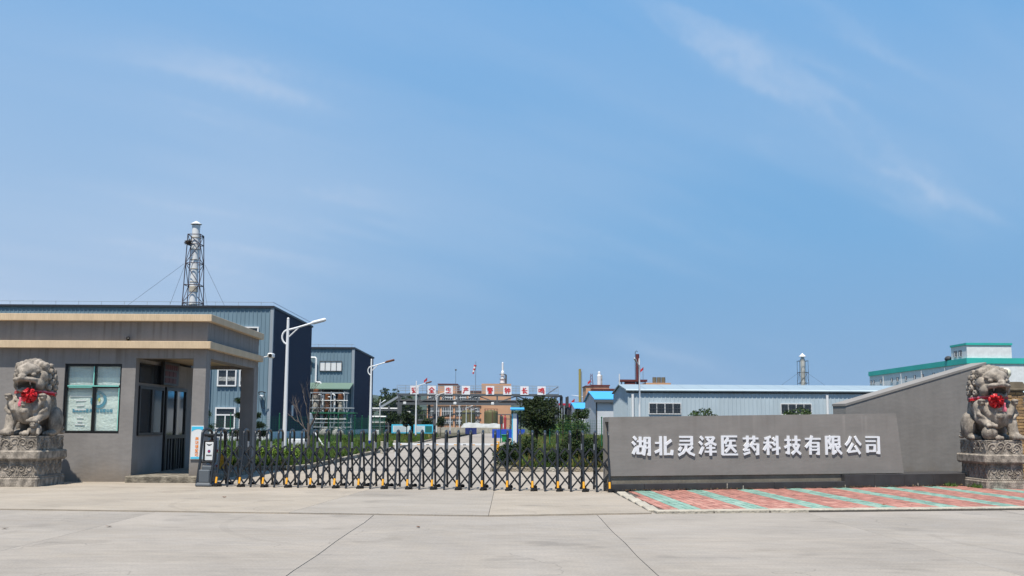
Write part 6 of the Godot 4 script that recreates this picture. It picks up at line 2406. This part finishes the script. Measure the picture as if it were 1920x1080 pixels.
# ------------------------------------------------------------------ street lamps
func build_lamps() -> void:
	var t := thing("street_lamp", "nearest white street lamp with a curved arm and blue foot, before the left hall", "street lamp", Vector3(-7.42, 0, -36.6), 0.0, "street lamps along the inner road")
	var b := B.new()
	b.tube([Vector3(0, 0.55, 0), Vector3(0, 5.02, 0)], [0.078, 0.045], 12)
	b.ball(Vector3(0, 5.05, 0), Vector3(0.045, 0.05, 0.045), 8)
	put("pole", b, M.white, t)
	b = B.new()
	b.tube([Vector3(0, 0.0, 0), Vector3(0, 0.55, 0)], [0.090, 0.082], 12)
	b.bev(Vector3(0, 0.10, 0), Vector3(0.3, 0.03, 0.3), 0.005)
	put("blue_foot", b, M.navy, t)
	b = B.new()
	var p := [Vector3(-0.03, 4.17, 0)]
	for k in 9:
		var a := deg_to_rad(250.0 - k * 20.0)
		p.append(Vector3(0.02 + cos(a) * 0.21, 4.42 + sin(a) * 0.25, 0))
	p.append_array([Vector3(0.25, 4.73, 0), Vector3(0.80, 4.90, 0)])
	b.tube(p, [0.032], 8)
	b.tube([Vector3(0.03, 4.42, 0), Vector3(0.38, 4.76, 0)], [0.022], 7)
	put("arm", b, M.white, t)
	b = B.new()
	b.tube([Vector3(0.76, 4.885, 0), Vector3(0.86, 4.925, 0), Vector3(1.26, 5.03, 0), Vector3(1.30, 5.04, 0)], [0.03, 0.062, 0.062, 0.03], 10)
	var head := put("lamp_head", b, M.plastic, t)
	b = B.new()
	b.bar(Vector3(0.88, 4.872, 0), Vector3(1.24, 4.967, 0), 0.07, 0.01)
	put("lens", b, M.cream, head)
	var names := ["second white street lamp, its head rusty, before the end of the rear hall", "white street lamp that overlaps the first slogan board", "fourth white street lamp, right of the second slogan board's lower edge", "fifth white street lamp, before the peach block's lower windows", "sixth white street lamp, just left of the left olive tank", "seventh white street lamp, before the left olive tank", "eighth white street lamp, between the two olive tanks"]
	var zs := [-60.0, -91.0, -119.0, -149.0, -180.0, -212.0, -246.0]
	for i in 7:
		var o := dup(t, "street_lamp", names[i], Vector3(-7.42 + 0.02 * i, 0, zs[i]), 0.04 * (i % 3 - 1))
		if i < 2:
			var hd := o.get_node("lamp_head") as MeshInstance3D
			hd.material_override = M.rust_red
			hd.set_meta("label", "rusty lamp head")
	# lamp by the blue hall and a short one near the pipe rack
	dup(t, "street_lamp", "lone white street lamp rising behind the sign wall before the blue hall", Vector3(8.9, 0.3, -70), PI + 1.2).scale = Vector3(1, 1.08, 1)
	dup(t, "street_lamp", "small grey-white lamp post before the pipe rack, left of the gantry", Vector3(-14.0, -0.9, -122), 1.2)

# ------------------------------------------------------------------ things in the yard
func build_yard_things() -> void:
	# boom barrier
	var t := thing("boom_barrier", "yellow barrier cabinet with a long striped boom across the inner road", "barrier", Vector3(-0.28, 0, -47))
	var b := B.new()
	b.bev(Vector3(0, 0.37, 0), Vector3(0.24, 0.74, 0.28), 0.012)
	put("cabinet", b, M.yellow, t)
	b = B.new()
	b.lathe(Vector3(0.03, 0.66, 0.141), [Vector2(0.035, 0), Vector2(0.035, 0.01), Vector2(0, 0.012)], 12, Basis(Vector3.RIGHT, Vector3.BACK, Vector3.DOWN))
	put("badge", b, M.white, t)
	for k in 11:
		b = B.new()
		var xa := -0.12 - k * 0.40
		b.span(Vector3(xa, 0.575, 0.06), Vector3(xa - 0.40, 0.655, 0.02))
		b.span(Vector3(xa - 0.13, 0.573, 0.062), Vector3(xa - 0.27, 0.60, 0.018))
		put("boom_section", b, M.white, t)
		b = B.new()
		b.span(Vector3(xa - 0.02, 0.574, 0.064), Vector3(xa - 0.15, 0.606, 0.016))
		put("boom_stripe", b, M.black if k % 2 else M.yellow, t)
	b = B.new()
	b.cyl(Vector3(-4.4, 0, 0.04), Vector3(-4.4, 0.57, 0.04), 0.03)
	put("rest_post", b, M.white, t)
	# upright white and blue board under a small roof
	var s := thing("information_stand", "upright white and blue notice pillar under a small blue roof sheet", "notice stand", Vector3(0.50, 0, -46.3))
	b = B.new()
	b.bev(Vector3(0, 1.02, 0), Vector3(0.17, 1.86, 0.30), 0.01)
	put("white_face", b, M.white, s)
	b = B.new()
	b.bev(Vector3(-0.108, 1.02, 0.002), Vector3(0.042, 1.84, 0.29), 0.008)
	put("blue_edge", b, M.cyan, s)
	b = B.new()
	b.bev(Vector3(0.116, 1.0, 0.0), Vector3(0.06, 1.80, 0.28), 0.008)
	put("navy_edge", b, M.hoard_dark, s)
	b = B.new()
	b.box(Vector3(0.10, 2.15, 0), Vector3(0.60, 0.05, 0.6), Basis(Vector3.RIGHT, 0.12))
	put("roof_sheet", b, M.blue_roof, s)
	b = B.new()
	for x in [-0.1, 0.25]:
		b.cyl(Vector3(x, 0.1, -0.2), Vector3(x, 2.13, -0.2), 0.02)
	put("roof_post", b, M.dark_metal, s)
	# green wheelie bin
	var w := thing("wheelie_bin", "green wheelie bin beside the road left of the notice pillar", "bin", Vector3(0.12, 0.02, -86))
	b = B.new()
	b.prism(Vector3(0, 0, 0.22), PackedVector2Array([Vector2(-0.19, 0.06), Vector2(0.19, 0.06), Vector2(0.25, 0.58), Vector2(-0.25, 0.58)]), Vector3.RIGHT, Vector3.UP, Vector3.BACK, 0.44)
	put("body", b, M.bin, w)
	b = B.new()
	b.bev(Vector3(0, 0.615, 0), Vector3(0.58, 0.07, 0.54), 0.02)
	put("lid", b, M.bin, w)
	for x in [-0.2, 0.2]:
		b = B.new()
		b.cyl(Vector3(x - 0.03, 0.07, -0.2), Vector3(x + 0.03, 0.07, -0.2), 0.07, -1, 10)
		put("wheel", b, M.rubber, w)
	var g := thing("green_sign_post", "thin dark green post with a dark head left of the green bin", "post", Vector3(-0.2, 0, -84))
	b = B.new()
	b.cyl(Vector3.ZERO, Vector3(0, 1.5, 0), 0.035, -1, 8)
	put("post", b, M.green_post, g)
	b = B.new()
	b.bev(Vector3(0.05, 1.8, 0), Vector3(0.26, 0.62, 0.12), 0.03)
	put("head", b, M.dark_metal, g)
	# two low notice boards on the lawn
	for k in 2:
		var q := thing("notice_board", ["pale blue notice board on the lawn, left of the gantry lamp", "pale blue notice board with a dark green picture, right of the gantry lamp"][k], "notice board", Vector3([-9.0, -7.05][k], 0, -95), 0.0, "notice boards on the lawn")
		b = B.new()
		b.bev(Vector3(0, 1.02, 0), Vector3(1.72, 0.78, 0.06), 0.01)
		put("panel", b, M.cyan, q)
		b = B.new()
		b.span(Vector3(-0.72, 0.74, 0.032), Vector3([0.76, 0.12][k], 1.30, 0.038))
		put("sheet", b, M.pale, q)
		b = B.new()
		for i in 9:
			b.span(Vector3(-0.64, 1.22 - i * 0.055, 0.038), Vector3([0.55, 0.05][k] - 0.2 * ((i * 7) % 3) * 0.5, 1.235 - i * 0.055, 0.041))
		put("text_line", b, M.trim_grey, q)
		if k:
			b = B.new()
			b.span(Vector3(0.17, 0.72, 0.032), Vector3(0.76, 1.28, 0.039))
			put("picture", b, mat("dark green picture", 0.02, 0.13, 0.12, 0.6), q)
		b = B.new()
		for x in [-0.8, 0.8]:
			b.cyl(Vector3(x, 0, -0.06), Vector3(x, 1.4, -0.06), 0.04, -1, 6)
		put("post", b, M.dark_metal, q)
	# concrete stub posts at the lawn corner
	var spn := ["pale concrete stub post at the lawn corner, the left of three", "pale concrete stub post beside the boom's free end, the middle of three", "pale concrete stub post nearest the road, the right of three"]
	for k in 3:
		b = B.new()
		b.bev(Vector3(0, 0.30, 0), Vector3(0.13, 0.64, 0.13), 0.02)
		var o := put("concrete_post", b, M.cream)
		o.position = Vector3([-6.35, -5.95, -5.62][k], 0, [-53.5, -53.0, -56.0][k])
		tag(o, spn[k], "post", "concrete stub posts")
	# yellow marker behind the gate, white blocks and prop
	b = B.new()
	b.bev(Vector3(0, 0.50, 0), Vector3(0.16, 0.24, 0.12), 0.02)
	b.span(Vector3(-0.06, 0, 0.04), Vector3(0.06, 0.40, -0.04))
	var ym := put("yellow_marker", b, M.yellow)
	ym.position = Vector3(-8.05, 0, -31.0)
	tag(ym, "small orange-yellow marker block behind the gate's left end", "marker")
	b = B.new()
	b.bev(Vector3(0, 0.35, 0), Vector3(1.0, 0.6, 0.6), 0.02)
	var wb := put("white_block", b, M.base_white)
	wb.position = Vector3(-11.0, 0, -58)
	tag(wb, "low white masonry block in the grass left of the bare tree", "block")
	b = B.new()
	b.bev(Vector3(0, 0.35, 0), Vector3(0.62, 0.5, 0.4), 0.03)
	b.span(Vector3(-0.06, 0.14, 0.20), Vector3(0.06, 0.58, 0.206))
	var ac := put("white_unit", b, M.plastic)
	ac.position = Vector3(-11.4, 0.3, -97)
	tag(ac, "white outdoor unit at the corner of the rear hall", "outdoor unit")
	b = B.new()
	b.cyl(Vector3(-0.35, 1.0, 0), Vector3(0.35, 0.0, 0.1), 0.035, -1, 8)
	var pr := put("white_prop", b, M.white)
	pr.position = Vector3(-8.75, 0.05, -52)
	tag(pr, "slanting white pole propped against the bare tree", "prop")
	# brick pillar with globe at the right
	var bp := thing("brick_pillar", "tan brick gate pillar with a stone cap behind the right lion", "pillar", Vector3(14.30, 0, -30))
	b = B.new()
	b.span(Vector3(-0.21, 0, 0.21), Vector3(0.21, 2.48, -0.21))
	put("core", b, M.mortar, bp)
	var shp := []
	for m in [M.brick, M.brick_b, M.brick_c]:
		b = B.new()
		b.bev(Vector3.ZERO, Vector3(0.215, 0.072, 0.10), 0.006)
		shp.append(b.mesh(m))
	var rng := RandomNumberGenerator.new()
	rng.seed = 3
	var n := 0
	for r in 29:
		var y := 0.045 + r * 0.0845
		for f in 3:
			for c in 2:
				var off := (c - 0.5) * 0.227 + (0.03 if r % 2 else -0.03)
				var pos := [Vector3(off, y, 0.19), Vector3(0.19, y, off), Vector3(-0.19, y, off)][f] as Vector3
				var o := put_mesh("brick", shp[rng.randi() % 3], bp, pos + Vector3(rng.randf_range(-1, 1), 0, rng.randf_range(-1, 1)) * 0.004)
				if f > 0:
					o.rotation.y = PI / 2
	b = B.new()
	b.bev(Vector3(0, 2.53, 0), Vector3(0.62, 0.09, 0.62), 0.02)
	b.prism(Vector3(0, 2.575, 0.30), PackedVector2Array([Vector2(-0.30, 0), Vector2(0.30, 0), Vector2(0.16, 0.16), Vector2(-0.16, 0.16)]), Vector3.RIGHT, Vector3.UP, Vector3.BACK, 0.60)
	put("cap", b, M.cap, bp)
	var gl := thing("globe_lamp", "white globe lamp on a short stem behind the right lion's head", "lamp", Vector3(14.17, 2.735, -30.05))
	b = B.new()
	b.ball(Vector3(0, 0.26, 0), Vector3.ONE * 0.15, 18)
	put("globe", b, M.globe, gl)
	b = B.new()
	b.lathe(Vector3.ZERO, [Vector2(0.07, 0), Vector2(0.03, 0.03), Vector2(0.03, 0.10), Vector2(0.08, 0.13)], 12)
	put("stem", b, M.black, gl)

func wire_fence(called: String, label: String, a: Vector3, e: Vector3, h: float, step: float, dense: float) -> void:
	var t := thing(called, label, "fence", Vector3.ZERO)
	var l := a.distance_to(e)
	var d := (e - a) / l
	var k := roundi(l / step)
	for i in k + 1:
		var p := a + d * l * i / k
		var b := B.new()
		b.tube([p, p + Vector3.UP * (h + 0.12)], [0.032], 8)
		b.ball(p + Vector3.UP * (h + 0.13), Vector3(0.05, 0.05, 0.05), 8)
		put("post", b, M.green_post, t)
	var b := B.new()
	var y := 0.15
	while y < h:
		b.bar(a + Vector3.UP * y, e + Vector3.UP * y, 0.007, 0.007)
		y += 0.14
	var x := 0.0
	while x < l:
		b.box(a + d * x + Vector3.UP * (h * 0.5 + 0.07), Vector3(0.006, h - 0.1, 0.006))
		x += dense
	put("wire_mesh", b, M.green_post, t)

func build_fences() -> void:
	wire_fence("mesh_fence", "green wire mesh fence in front of the left halls", Vector3(-22, 0, -64), Vector3(-10.4, 0, -64), 1.9, 2.9, 0.16)
	wire_fence("mesh_fence", "green wire mesh fence on the lawn before the white sheds", Vector3(2.6, 0, -60), Vector3(14.0, 0, -58), 1.75, 2.85, 0.12)
	wire_fence("mesh_fence", "green wire mesh fence running back beside the rear hall", Vector3(-10.4, 0, -64), Vector3(-10.6, 0, -96), 1.9, 4.0, 0.22)
	var t := thing("iron_railing", "low black iron railing right of the brick pillar", "railing", Vector3(14.55, 0, -30))
	var b := B.new()
	for y in [0.3, 1.55, 1.9]:
		b.span(Vector3(0, y, 0.02), Vector3(4.0, y + 0.045, -0.02))
	put("rail", b, M.black, t)
	b = B.new()
	for i in 24:
		b.span(Vector3(0.2 + i * 0.16, 0.1, 0.012), Vector3(0.22 + i * 0.16, 2.0, -0.012))
	put("bar", b, M.black, t)
	kerb_line("kerb", "tan stone kerb round the left lawn, curving in beside the inner road", [[-12.0, -33.85], [-7.4, -33.85], [-6.65, -34.3], [-6.40, -35.6], [-6.38, -60], [-6.30, -100]], "kerbs of the inner yard")
	kerb_line("kerb", "pale stone kerb before the shrub bed on the right", [[12.0, -33.85], [0.1, -33.85], [-0.30, -34.3], [-0.33, -36], [0.35, -70], [0.9, -105]], "kerbs of the inner yard")
	kerb_line("kerb", "pale kerb strip crossing the right lawn behind the shrubs", [[1.2, -62.5], [16.0, -61.0]], "kerbs of the inner yard")

# ------------------------------------------------------------------ planting
func build_plants() -> void:
	var rng := RandomNumberGenerator.new()
	rng.seed = 101
	# grass on both lawns
	var b := B.new()
	b.coloured = true
	for i in 16:
		var a := rng.randf() * TAU
		var p := Vector3(cos(a), 0, sin(a)) * rng.randf() * 0.14
		var d := Vector3(rng.randfn() * 0.4, 1, rng.randfn() * 0.4).normalized()
		var f := rng.randf_range(0.75, 1.3)
		b.col = Color(f, f * rng.randf_range(0.9, 1.05), f * 0.9)
		b.leaf(p, d, Vector3(cos(a), 0.2, sin(a)), rng.randf_range(0.12, 0.34), 0.022)
	var tuft := b.mesh(M.leaf)
	var spots := []
	for i in 15000:
		var z := -34.4 - 76.0 * pow(rng.randf(), 1.6)
		var x: float
		if i % 2:
			x = -6.7 - rng.randf() * (6.0 + (-z - 34.0) * 0.16)
		else:
			x = 0.4 + (-z - 34) * 0.012 + rng.randf() * (5.0 + (-z - 34.0) * 0.12)
			# the bare strip of the right bed
			if z > -60 and rng.randf() < 0.5:
				continue
		spots.append(Vector3(x, 0.085, z))
	var mm := MultiMesh.new()
	mm.transform_format = MultiMesh.TRANSFORM_3D
	mm.use_colors = true
	mm.mesh = tuft
	mm.instance_count = spots.size()
	for i in spots.size():
		var s := rng.randf_range(0.7, 1.5) * (1.0 + 0.35 * clampf((-spots[i].z - 50.0) / 60.0, 0, 1.0))
		mm.set_instance_transform(i, Transform3D(Basis(Vector3.UP, rng.randf() * TAU).scaled(Vector3(s, s * rng.randf_range(0.7, 1.2), s)), spots[i]))
		var dry := 1.0 if rng.randf() < (0.35 if spots[i].x > 0 else 0.12) else 0.0
		mm.set_instance_color(i, Color(0.085, 0.145, 0.03).lerp(Color(0.26, 0.21, 0.08), dry * rng.randf_range(0.4, 1.0)))
	var gm := MultiMeshInstance3D.new()
	gm.name = "lawn_grass"
	gm.multimesh = mm
	add_child(gm)
	tag(gm, "rough grass growing on the lawns on both sides of the inner road", "grass", "", "stuff")
	# low hedges of the left bed
	for k in 3:
		b = B.new()
		var x0: float = [-12.0, -9.9, -8.25][k]
		var w: float = [2.0, 1.6, 1.5][k]
		for j in 5:
			crown(b, Vector3(x0 + w * (j + 0.5) / 5.0, 0.42, 0), Vector3(w / 7.0, 0.30, 0.42), 16, 46, 0.075, 0.042, rng, [Color(0.10, 0.17, 0.028), Color(0.075, 0.135, 0.026), Color(0.115, 0.185, 0.03)][k], 0.40, 0.4)
		var h := put("low_hedge", b, M.leaf)
		h.position = Vector3(0, 0.02, [-35.0, -35.1, -35.4][k])
		tag(h, ["bright green clipped hedge behind the gate, hidden partly by the porch column", "darker green clipped hedge behind the gate under the pine", "bright green clipped hedge beside the first lamp post"][k], "hedge", "clipped hedges of the left bed")
	# shrubs along the left road edge
	var lsh := ["small round green shrub behind the first lamp post", "small green shrub on the road side of the bare tree", "green shrub in the left lawn before the rear hall", "small spreading shrub before the left notice board"]
	b = B.new()
	crown(b, Vector3(0, 0.34, 0), Vector3(0.5, 0.34, 0.45), 22, 60, 0.08, 0.045, rng, Color(0.075, 0.135, 0.026), 0.42, 0.4)
	var sm := b.mesh(M.leaf)
	for k in 4:
		var o := put_mesh("small_shrub", sm, self, [Vector3(-8.7, 0.05, -41), Vector3(-7.6, 0.05, -47), Vector3(-9.6, 0.05, -66), Vector3(-8.6, 0.05, -78)][k])
		o.rotation.y = k * 1.9
		tag(o, lsh[k], "shrub", "shrubs on the left lawn")
	# shrubs of the right bed
	var rsh := [[0.15, -34.9, 0.60, 0], [0.85, -35.0, 0.66, 1], [1.60, -34.8, 0.42, 0], [2.25, -35.1, 0.60, 1], [2.85, -34.9, 0.66, 0], [3.5, -35.0, 0.58, 1], [0.45, -38.0, 0.50, 1], [2.0, -39.6, 0.42, 0], [3.1, -38.8, 0.62, 1], [4.1, -36.6, 0.8, 0]]
	var rn := ["dark green shrub at the left corner of the right bed, beside the yellow barrier", "dark shrub just right of the notice pillar's foot", "low dark shrub below the big round tree's trunk", "dark shrub right of the round tree's trunk", "tall dark shrub left of the green fence post", "dark shrub at the gate's right end", "shrub behind the front row by the notice pillar", "shrub behind the front row under the round tree", "large dark shrub before the small forked tree", "dark shrub hidden mostly by the sign wall"]
	var forms := []
	for k in 2:
		b = B.new()
		crown(b, Vector3(0, 0.55, 0), Vector3(0.52, 0.52, 0.5), 34, 80, 0.085, 0.045, rng, [Color(0.022, 0.042, 0.013), Color(0.032, 0.052, 0.014)][k], 0.34, 0.25)
		b.col = Color(0.10, 0.07, 0.05)
		for i in 5:
			b.cyl(Vector3(0, -0.05, 0), Vector3(rng.randfn() * 0.15, 0.5, rng.randfn() * 0.15), 0.015, 0.008, 4)
		forms.append(b.mesh(M.leaf))
	for k in rsh.size():
		var o := put_mesh("bed_shrub", forms[rsh[k][3]], self, Vector3(rsh[k][0], 0.08, rsh[k][1]))
		o.rotation.y = k * 2.3
		o.scale = Vector3(1, rsh[k][2] / 0.72, 1)
		tag(o, rn[k], "shrub", "dark shrubs of the right bed")
	# reddish and dry low plants among them
	b = B.new()
	for i in 12:
		crown(b, Vector3(rng.randf_range(0.3, 4.4), 0.14, rng.randf_range(-2.2, 1.0)), Vector3(0.22, 0.14, 0.2), 7, 26, 0.06, 0.03, rng, Color(0.16, 0.085, 0.035) if i % 2 else Color(0.16, 0.15, 0.05), 0.42, 0.3)
	var dp := put("dry_ground_cover", b, M.leaf)
	dp.position = Vector3(0, 0.08, -37)
	tag(dp, "straw and russet low plants between the shrubs of the right bed", "ground cover", "", "stuff")
	# big round tree right of the notice pillar
	var tr := thing("round_tree", "dense dark round tree right of the notice pillar", "tree", Vector3(1.45, 0.05, -48))
	b = B.new()
	crown(b, Vector3(0.12, 1.85, 0), Vector3(0.98, 0.98, 0.9), 80, 110, 0.10, 0.055, rng, Color(0.026, 0.040, 0.013), 0.26, 0.35)
	put("crown", b, M.leaf, tr)
	b = B.new()
	b.tube([Vector3(0, -0.05, 0), Vector3(0.02, 0.5, 0), Vector3(0.08, 1.1, 0)], [0.065, 0.05, 0.04], 8)
	for i in 7:
		twigs(b, Vector3(0.05, 0.8, 0), Vector3(rng.randfn() * 0.7, 1.0, rng.randfn() * 0.7).normalized(), 0.55, 0.03, 2, rng)
	put("trunk", b, M.bark, tr)
	# thin saplings right of it
	for k in 3:
		var sp := thing("sapling", ["slim leafy sapling at the round tree's right side", "sparse slim sapling before the red roofed platform", "slim sapling left of the small forked tree"][k], "tree", Vector3([2.75, 3.35, 2.2][k], 0.05, [-50.0, -49.0, -58.0][k]), k * 1.1, "slim saplings on the right lawn")
		b = B.new()
		crown(b, Vector3(0, 1.55, 0), Vector3(0.30, 0.62, 0.30), 6, 24, 0.10, 0.045, rng, Color(0.04, 0.065, 0.018), 0.34, 0.2)
		put("crown", b, M.leaf, sp)
		b = B.new()
		b.tube([Vector3(0, -0.05, 0), Vector3(0.03, 1.0, 0), Vector3(0, 2.0, 0.03)], [0.03, 0.022, 0.01], 6)
		put("trunk", b, M.bark, sp)
	# small forked tree and the big round shrub by the sheds
	var ft := thing("forked_tree", "small dark tree on forked stems before the white sheds", "tree", Vector3(4.75, 0.05, -66))
	b = B.new()
	crown(b, Vector3(0, 2.05, 0), Vector3(0.58, 0.42, 0.5), 26, 60, 0.11, 0.06, rng, Color(0.03, 0.055, 0.016), 0.30, 0.3)
	crown(b, Vector3(-0.75, 1.8, 0), Vector3(0.22, 0.3, 0.2), 6, 50, 0.10, 0.05, rng, Color(0.04, 0.065, 0.018), 0.4, 0.3)
	put("crown", b, M.leaf, ft)
	b = B.new()
	for q in [[-0.7, 1.6], [-0.15, 1.9], [0.2, 2.0], [0.05, 1.8]]:
		b.tube([Vector3(0.0, -0.05, 0), Vector3(q[0] * 0.4, 0.7, 0), Vector3(q[0], q[1], 0)], [0.05, 0.04, 0.02], 6)
	put("trunk", b, M.bark, ft)
	b = B.new()
	crown(b, Vector3(0, 0.62, 0), Vector3(0.55, 0.58, 0.55), 36, 80, 0.11, 0.06, rng, Color(0.028, 0.05, 0.015), 0.3, 0.35)
	var rs := put("round_shrub", b, M.leaf)
	rs.position = Vector3(3.35, 0.05, -50)
	tag(rs, "large round dark shrub in front of the small forked tree", "shrub")
	# tall grass and bushes behind the right fence
	var bk := ["green bush below the red roofed platform", "green bush at the foot of the small white shed", "dark bush beyond the round tree"]
	b = B.new()
	crown(b, Vector3(0, 0.9, 0), Vector3(1.5, 0.9, 1.2), 40, 70, 0.22, 0.08, rng, Color(0.055, 0.10, 0.022), 0.34, 0.3)
	var bm := b.mesh(M.leaf)
	for k in 3:
		var o := put_mesh("back_bush", bm, self, [Vector3(6.2, 0, -105), Vector3(7.8, 0, -112), Vector3(3.4, 0, -92)][k])
		o.rotation.y = k * 2.0
		tag(o, bk[k], "bush", "bushes before the far platform")
	# tops of bushes that show over the sign wall
	for k in 2:
		b = B.new()
		crown(b, Vector3(0, 2.0, 0), Vector3([0.95, 1.5][k], 0.55, 0.8), 24, 60, 0.13, 0.07, rng, Color(0.035, 0.06, 0.014), 0.32, 0.3)
		b.col = Color(0.1, 0.07, 0.05)
		for i in 4:
			b.cyl(Vector3(rng.randfn() * 0.1, 0, 0), Vector3(rng.randfn() * 0.5, 1.9, rng.randfn() * 0.3), 0.04, 0.02, 5)
		var o := put("wall_bush", b, M.leaf)
		o.position = [Vector3(12.6, 0.0, -68.0), Vector3(18.9, 0.0, -68.0)][k]
		tag(o, ["bush top peeping over the sign wall below the blue hall's first window", "wide bush top over the sign wall before the blue hall's second window"][k], "bush", "bushes behind the sign wall")
	# cloud-pruned pines
	for k in 2:
		var pt := thing("cloud_pruned_pine", ["dark cloud-pruned pine right of the porch column", "dark cloud-pruned pine seen through the porch"][k], "pine", [Vector3(-8.85, 0.05, -37.2), Vector3(-11.6, 0.05, -40)][k], 0.0, "cloud-pruned pines")
		var pads := [[-0.24, 2.20, 0.20], [0.02, 1.78, 0.24], [0.30, 1.70, 0.22], [-0.25, 1.68, 0.22], [0.05, 1.42, 0.34], [0.48, 1.36, 0.22], [0.0, 1.12, 0.42], [0.62, 1.08, 0.26], [-0.42, 1.10, 0.26], [0.15, 0.82, 0.36]] if k == 0 else [[0.1, 2.1, 0.25], [0.45, 1.75, 0.3], [-0.3, 1.5, 0.3], [0.6, 1.25, 0.35], [0.2, 1.0, 0.4], [0.75, 0.9, 0.3], [-0.4, 0.85, 0.3]]
		b = B.new()
		for q in pads:
			crown(b, Vector3(q[0], q[1], rng.randf_range(-0.15, 0.15)), Vector3(q[2], q[2] * 0.38, q[2]), 14, 70, 0.075, 0.014, rng, Color(0.022, 0.042, 0.016), 0.36, 0.3)
		put("needle_pad", b, M.leaf, pt)
		b = B.new()
		b.tube([Vector3(0.05, -0.05, 0), Vector3(0.12, 0.5, 0), Vector3(-0.05, 1.1, 0.03), Vector3(0.06, 1.6, 0), Vector3(-0.2, 2.15, 0)], [0.075, 0.06, 0.05, 0.035, 0.02], 8)
		for q in pads:
			b.tube([Vector3(0.02, q[1] - 0.14, 0), Vector3(q[0], q[1] - 0.05, 0)], [0.026, 0.014], 5)
		put("trunk", b, M.bark, pt)
	# bare tree before the halls
	var bt := thing("bare_tree", "leafless grey tree with thin upright branches before the pipe rig", "tree", Vector3(-9.75, 0.0, -54))
	b = B.new()
	b.tube([Vector3(0, -0.05, 0), Vector3(0.02, 0.7, 0), Vector3(-0.02, 1.5, 0)], [0.10, 0.075, 0.06], 8)
	rng.seed = 12
	for q in [[-0.45, 1.0, 0.75], [0.35, 1.0, 0.8], [-0.15, 1.0, 1.5], [0.05, 1.0, 1.5], [-0.8, 0.8, 1.0], [0.5, 0.8, 1.2]]:
		twigs(b, Vector3(0, q[2], 0), Vector3(q[0], q[1], rng.randfn() * 0.3).normalized(), 1.0, 0.032, 3, rng, 0.32)
	put("branches", b, mat("grey bark", 0.12, 0.10, 0.09, 0.95), bt)
	# small trees by the notice boards
	var ns := ["dark small tree left of the first notice board", "dark small tree between the two notice boards", "dark small tree right of the second notice board", "dark small tree before the peach block's corner", "dark small tree beside the fifth lamp"]
	var na := [[-10.0, -98, 0.9], [-8.25, -92, 0.92], [-7.05, -99, 0.7], [-6.85, -118, 0.82], [-8.9, -104, 0.8]]
	b = B.new()
	crown(b, Vector3(0, 2.0, 0), Vector3(0.72, 0.62, 0.7), 28, 60, 0.17, 0.10, rng, Color(0.024, 0.042, 0.015), 0.32, 0.3)
	var nc := b.mesh(M.leaf)
	b = B.new()
	b.tube([Vector3(0, -0.05, 0), Vector3(0.03, 1.0, 0), Vector3(0, 1.8, 0)], [0.06, 0.045, 0.03], 6)
	for i in 4:
		twigs(b, Vector3(0, 1.2, 0), Vector3(rng.randfn() * 0.6, 1, rng.randfn() * 0.6).normalized(), 0.6, 0.025, 1, rng)
	var nt := b.mesh(M.bark)
	for k in 5:
		var o := thing("lawn_tree", ns[k], "tree", Vector3(na[k][0], 0.05, na[k][1]), k * 1.4, "small trees by the notice boards")
		o.scale = Vector3.ONE * na[k][2]
		put_mesh("crown", nc, o)
		put_mesh("trunk", nt, o)

func build_small_things() -> void:
	var lr := RandomNumberGenerator.new()
	lr.seed = 88
	var lb := B.new()
	lb.coloured = true
	for i in 900:
		var x := 2.7 + lr.randf() * 8.6
		if lr.randf() < 0.5:
			x = [3.3, 5.2, 8.6, 10.9][lr.randi() % 4] + lr.randfn() * 0.5
		var z := -23.86 - (x - 2.37) * 0.309 + absf(lr.randfn()) * 0.13
		if x > 11.3:
			continue
		var f := lr.randf_range(0.6, 1.3)
		lb.col = Color(0.13 * f, 0.085 * f, 0.04 * f)
		lb.leaf(Vector3(x, 0.055 + lr.randf() * 0.02, z), Vector3(lr.randfn(), 0.12, lr.randfn()).normalized(), Vector3.UP, lr.randf_range(0.03, 0.07), 0.03)
	var lo := put("leaf_litter", lb, M.leaf)
	tag(lo, "brown leaf litter swept against the granite kerb of the sign wall", "leaf litter", "", "stuff")
	for k in 2:
		lb = B.new()
		lb.coloured = true
		for i in 120:
			var f := lr.randf_range(0.7, 1.3)
			lb.col = Color(0.06 * f, 0.11 * f, 0.025 * f)
			lb.leaf(Vector3(lr.randfn() * 0.06, 0.0, lr.randfn() * 0.12), Vector3(lr.randfn() * 0.5, 1, lr.randfn() * 0.5).normalized(), Vector3(lr.randfn(), 0.2, lr.randfn()).normalized(), lr.randf_range(0.05, 0.16), 0.022)
		var wo := put("weed_tuft", lb, M.leaf)
		wo.position = [Vector3(11.32, 0.03, -25.75), Vector3(10.9, 0.03, -26.35)][k]
		tag(wo, ["green weeds growing at the left foot of the right lion's pedestal", "small green weeds against the granite block left of the right lion"][k], "weeds")
	# fallen leaves on the concrete
	var rng := RandomNumberGenerator.new()
	rng.seed = 6
	var nm := ["dry brown leaf on the road at the far left", "dry reddish leaf on the road below the apron joint, left", "dry leaf on the road right of the middle slab joint", "dry leaf on the apron before the gate's left end", "dark speck of a leaf on the bricks' front edge"]
	var at := [Vector3(-7.0, 0.006, -15.35), Vector3(-5.65, 0.006, -15.7), Vector3(-1.2, 0.006, -15.8), Vector3(-5.5, 0.03, -21.5), Vector3(6.9, 0.075, -19.6)]
	for k in 5:
		var b := B.new()
		for i in 3:
			b.leaf(Vector3.ZERO, Vector3(cos(i * 0.9 + k), 0.25, sin(i * 0.9 + k)).normalized(), Vector3.UP, 0.07, 0.045)
		var o := put("dry_leaf", b, M.rust_red)
		o.position = at[k]
		tag(o, nm[k], "leaf", "fallen leaves")
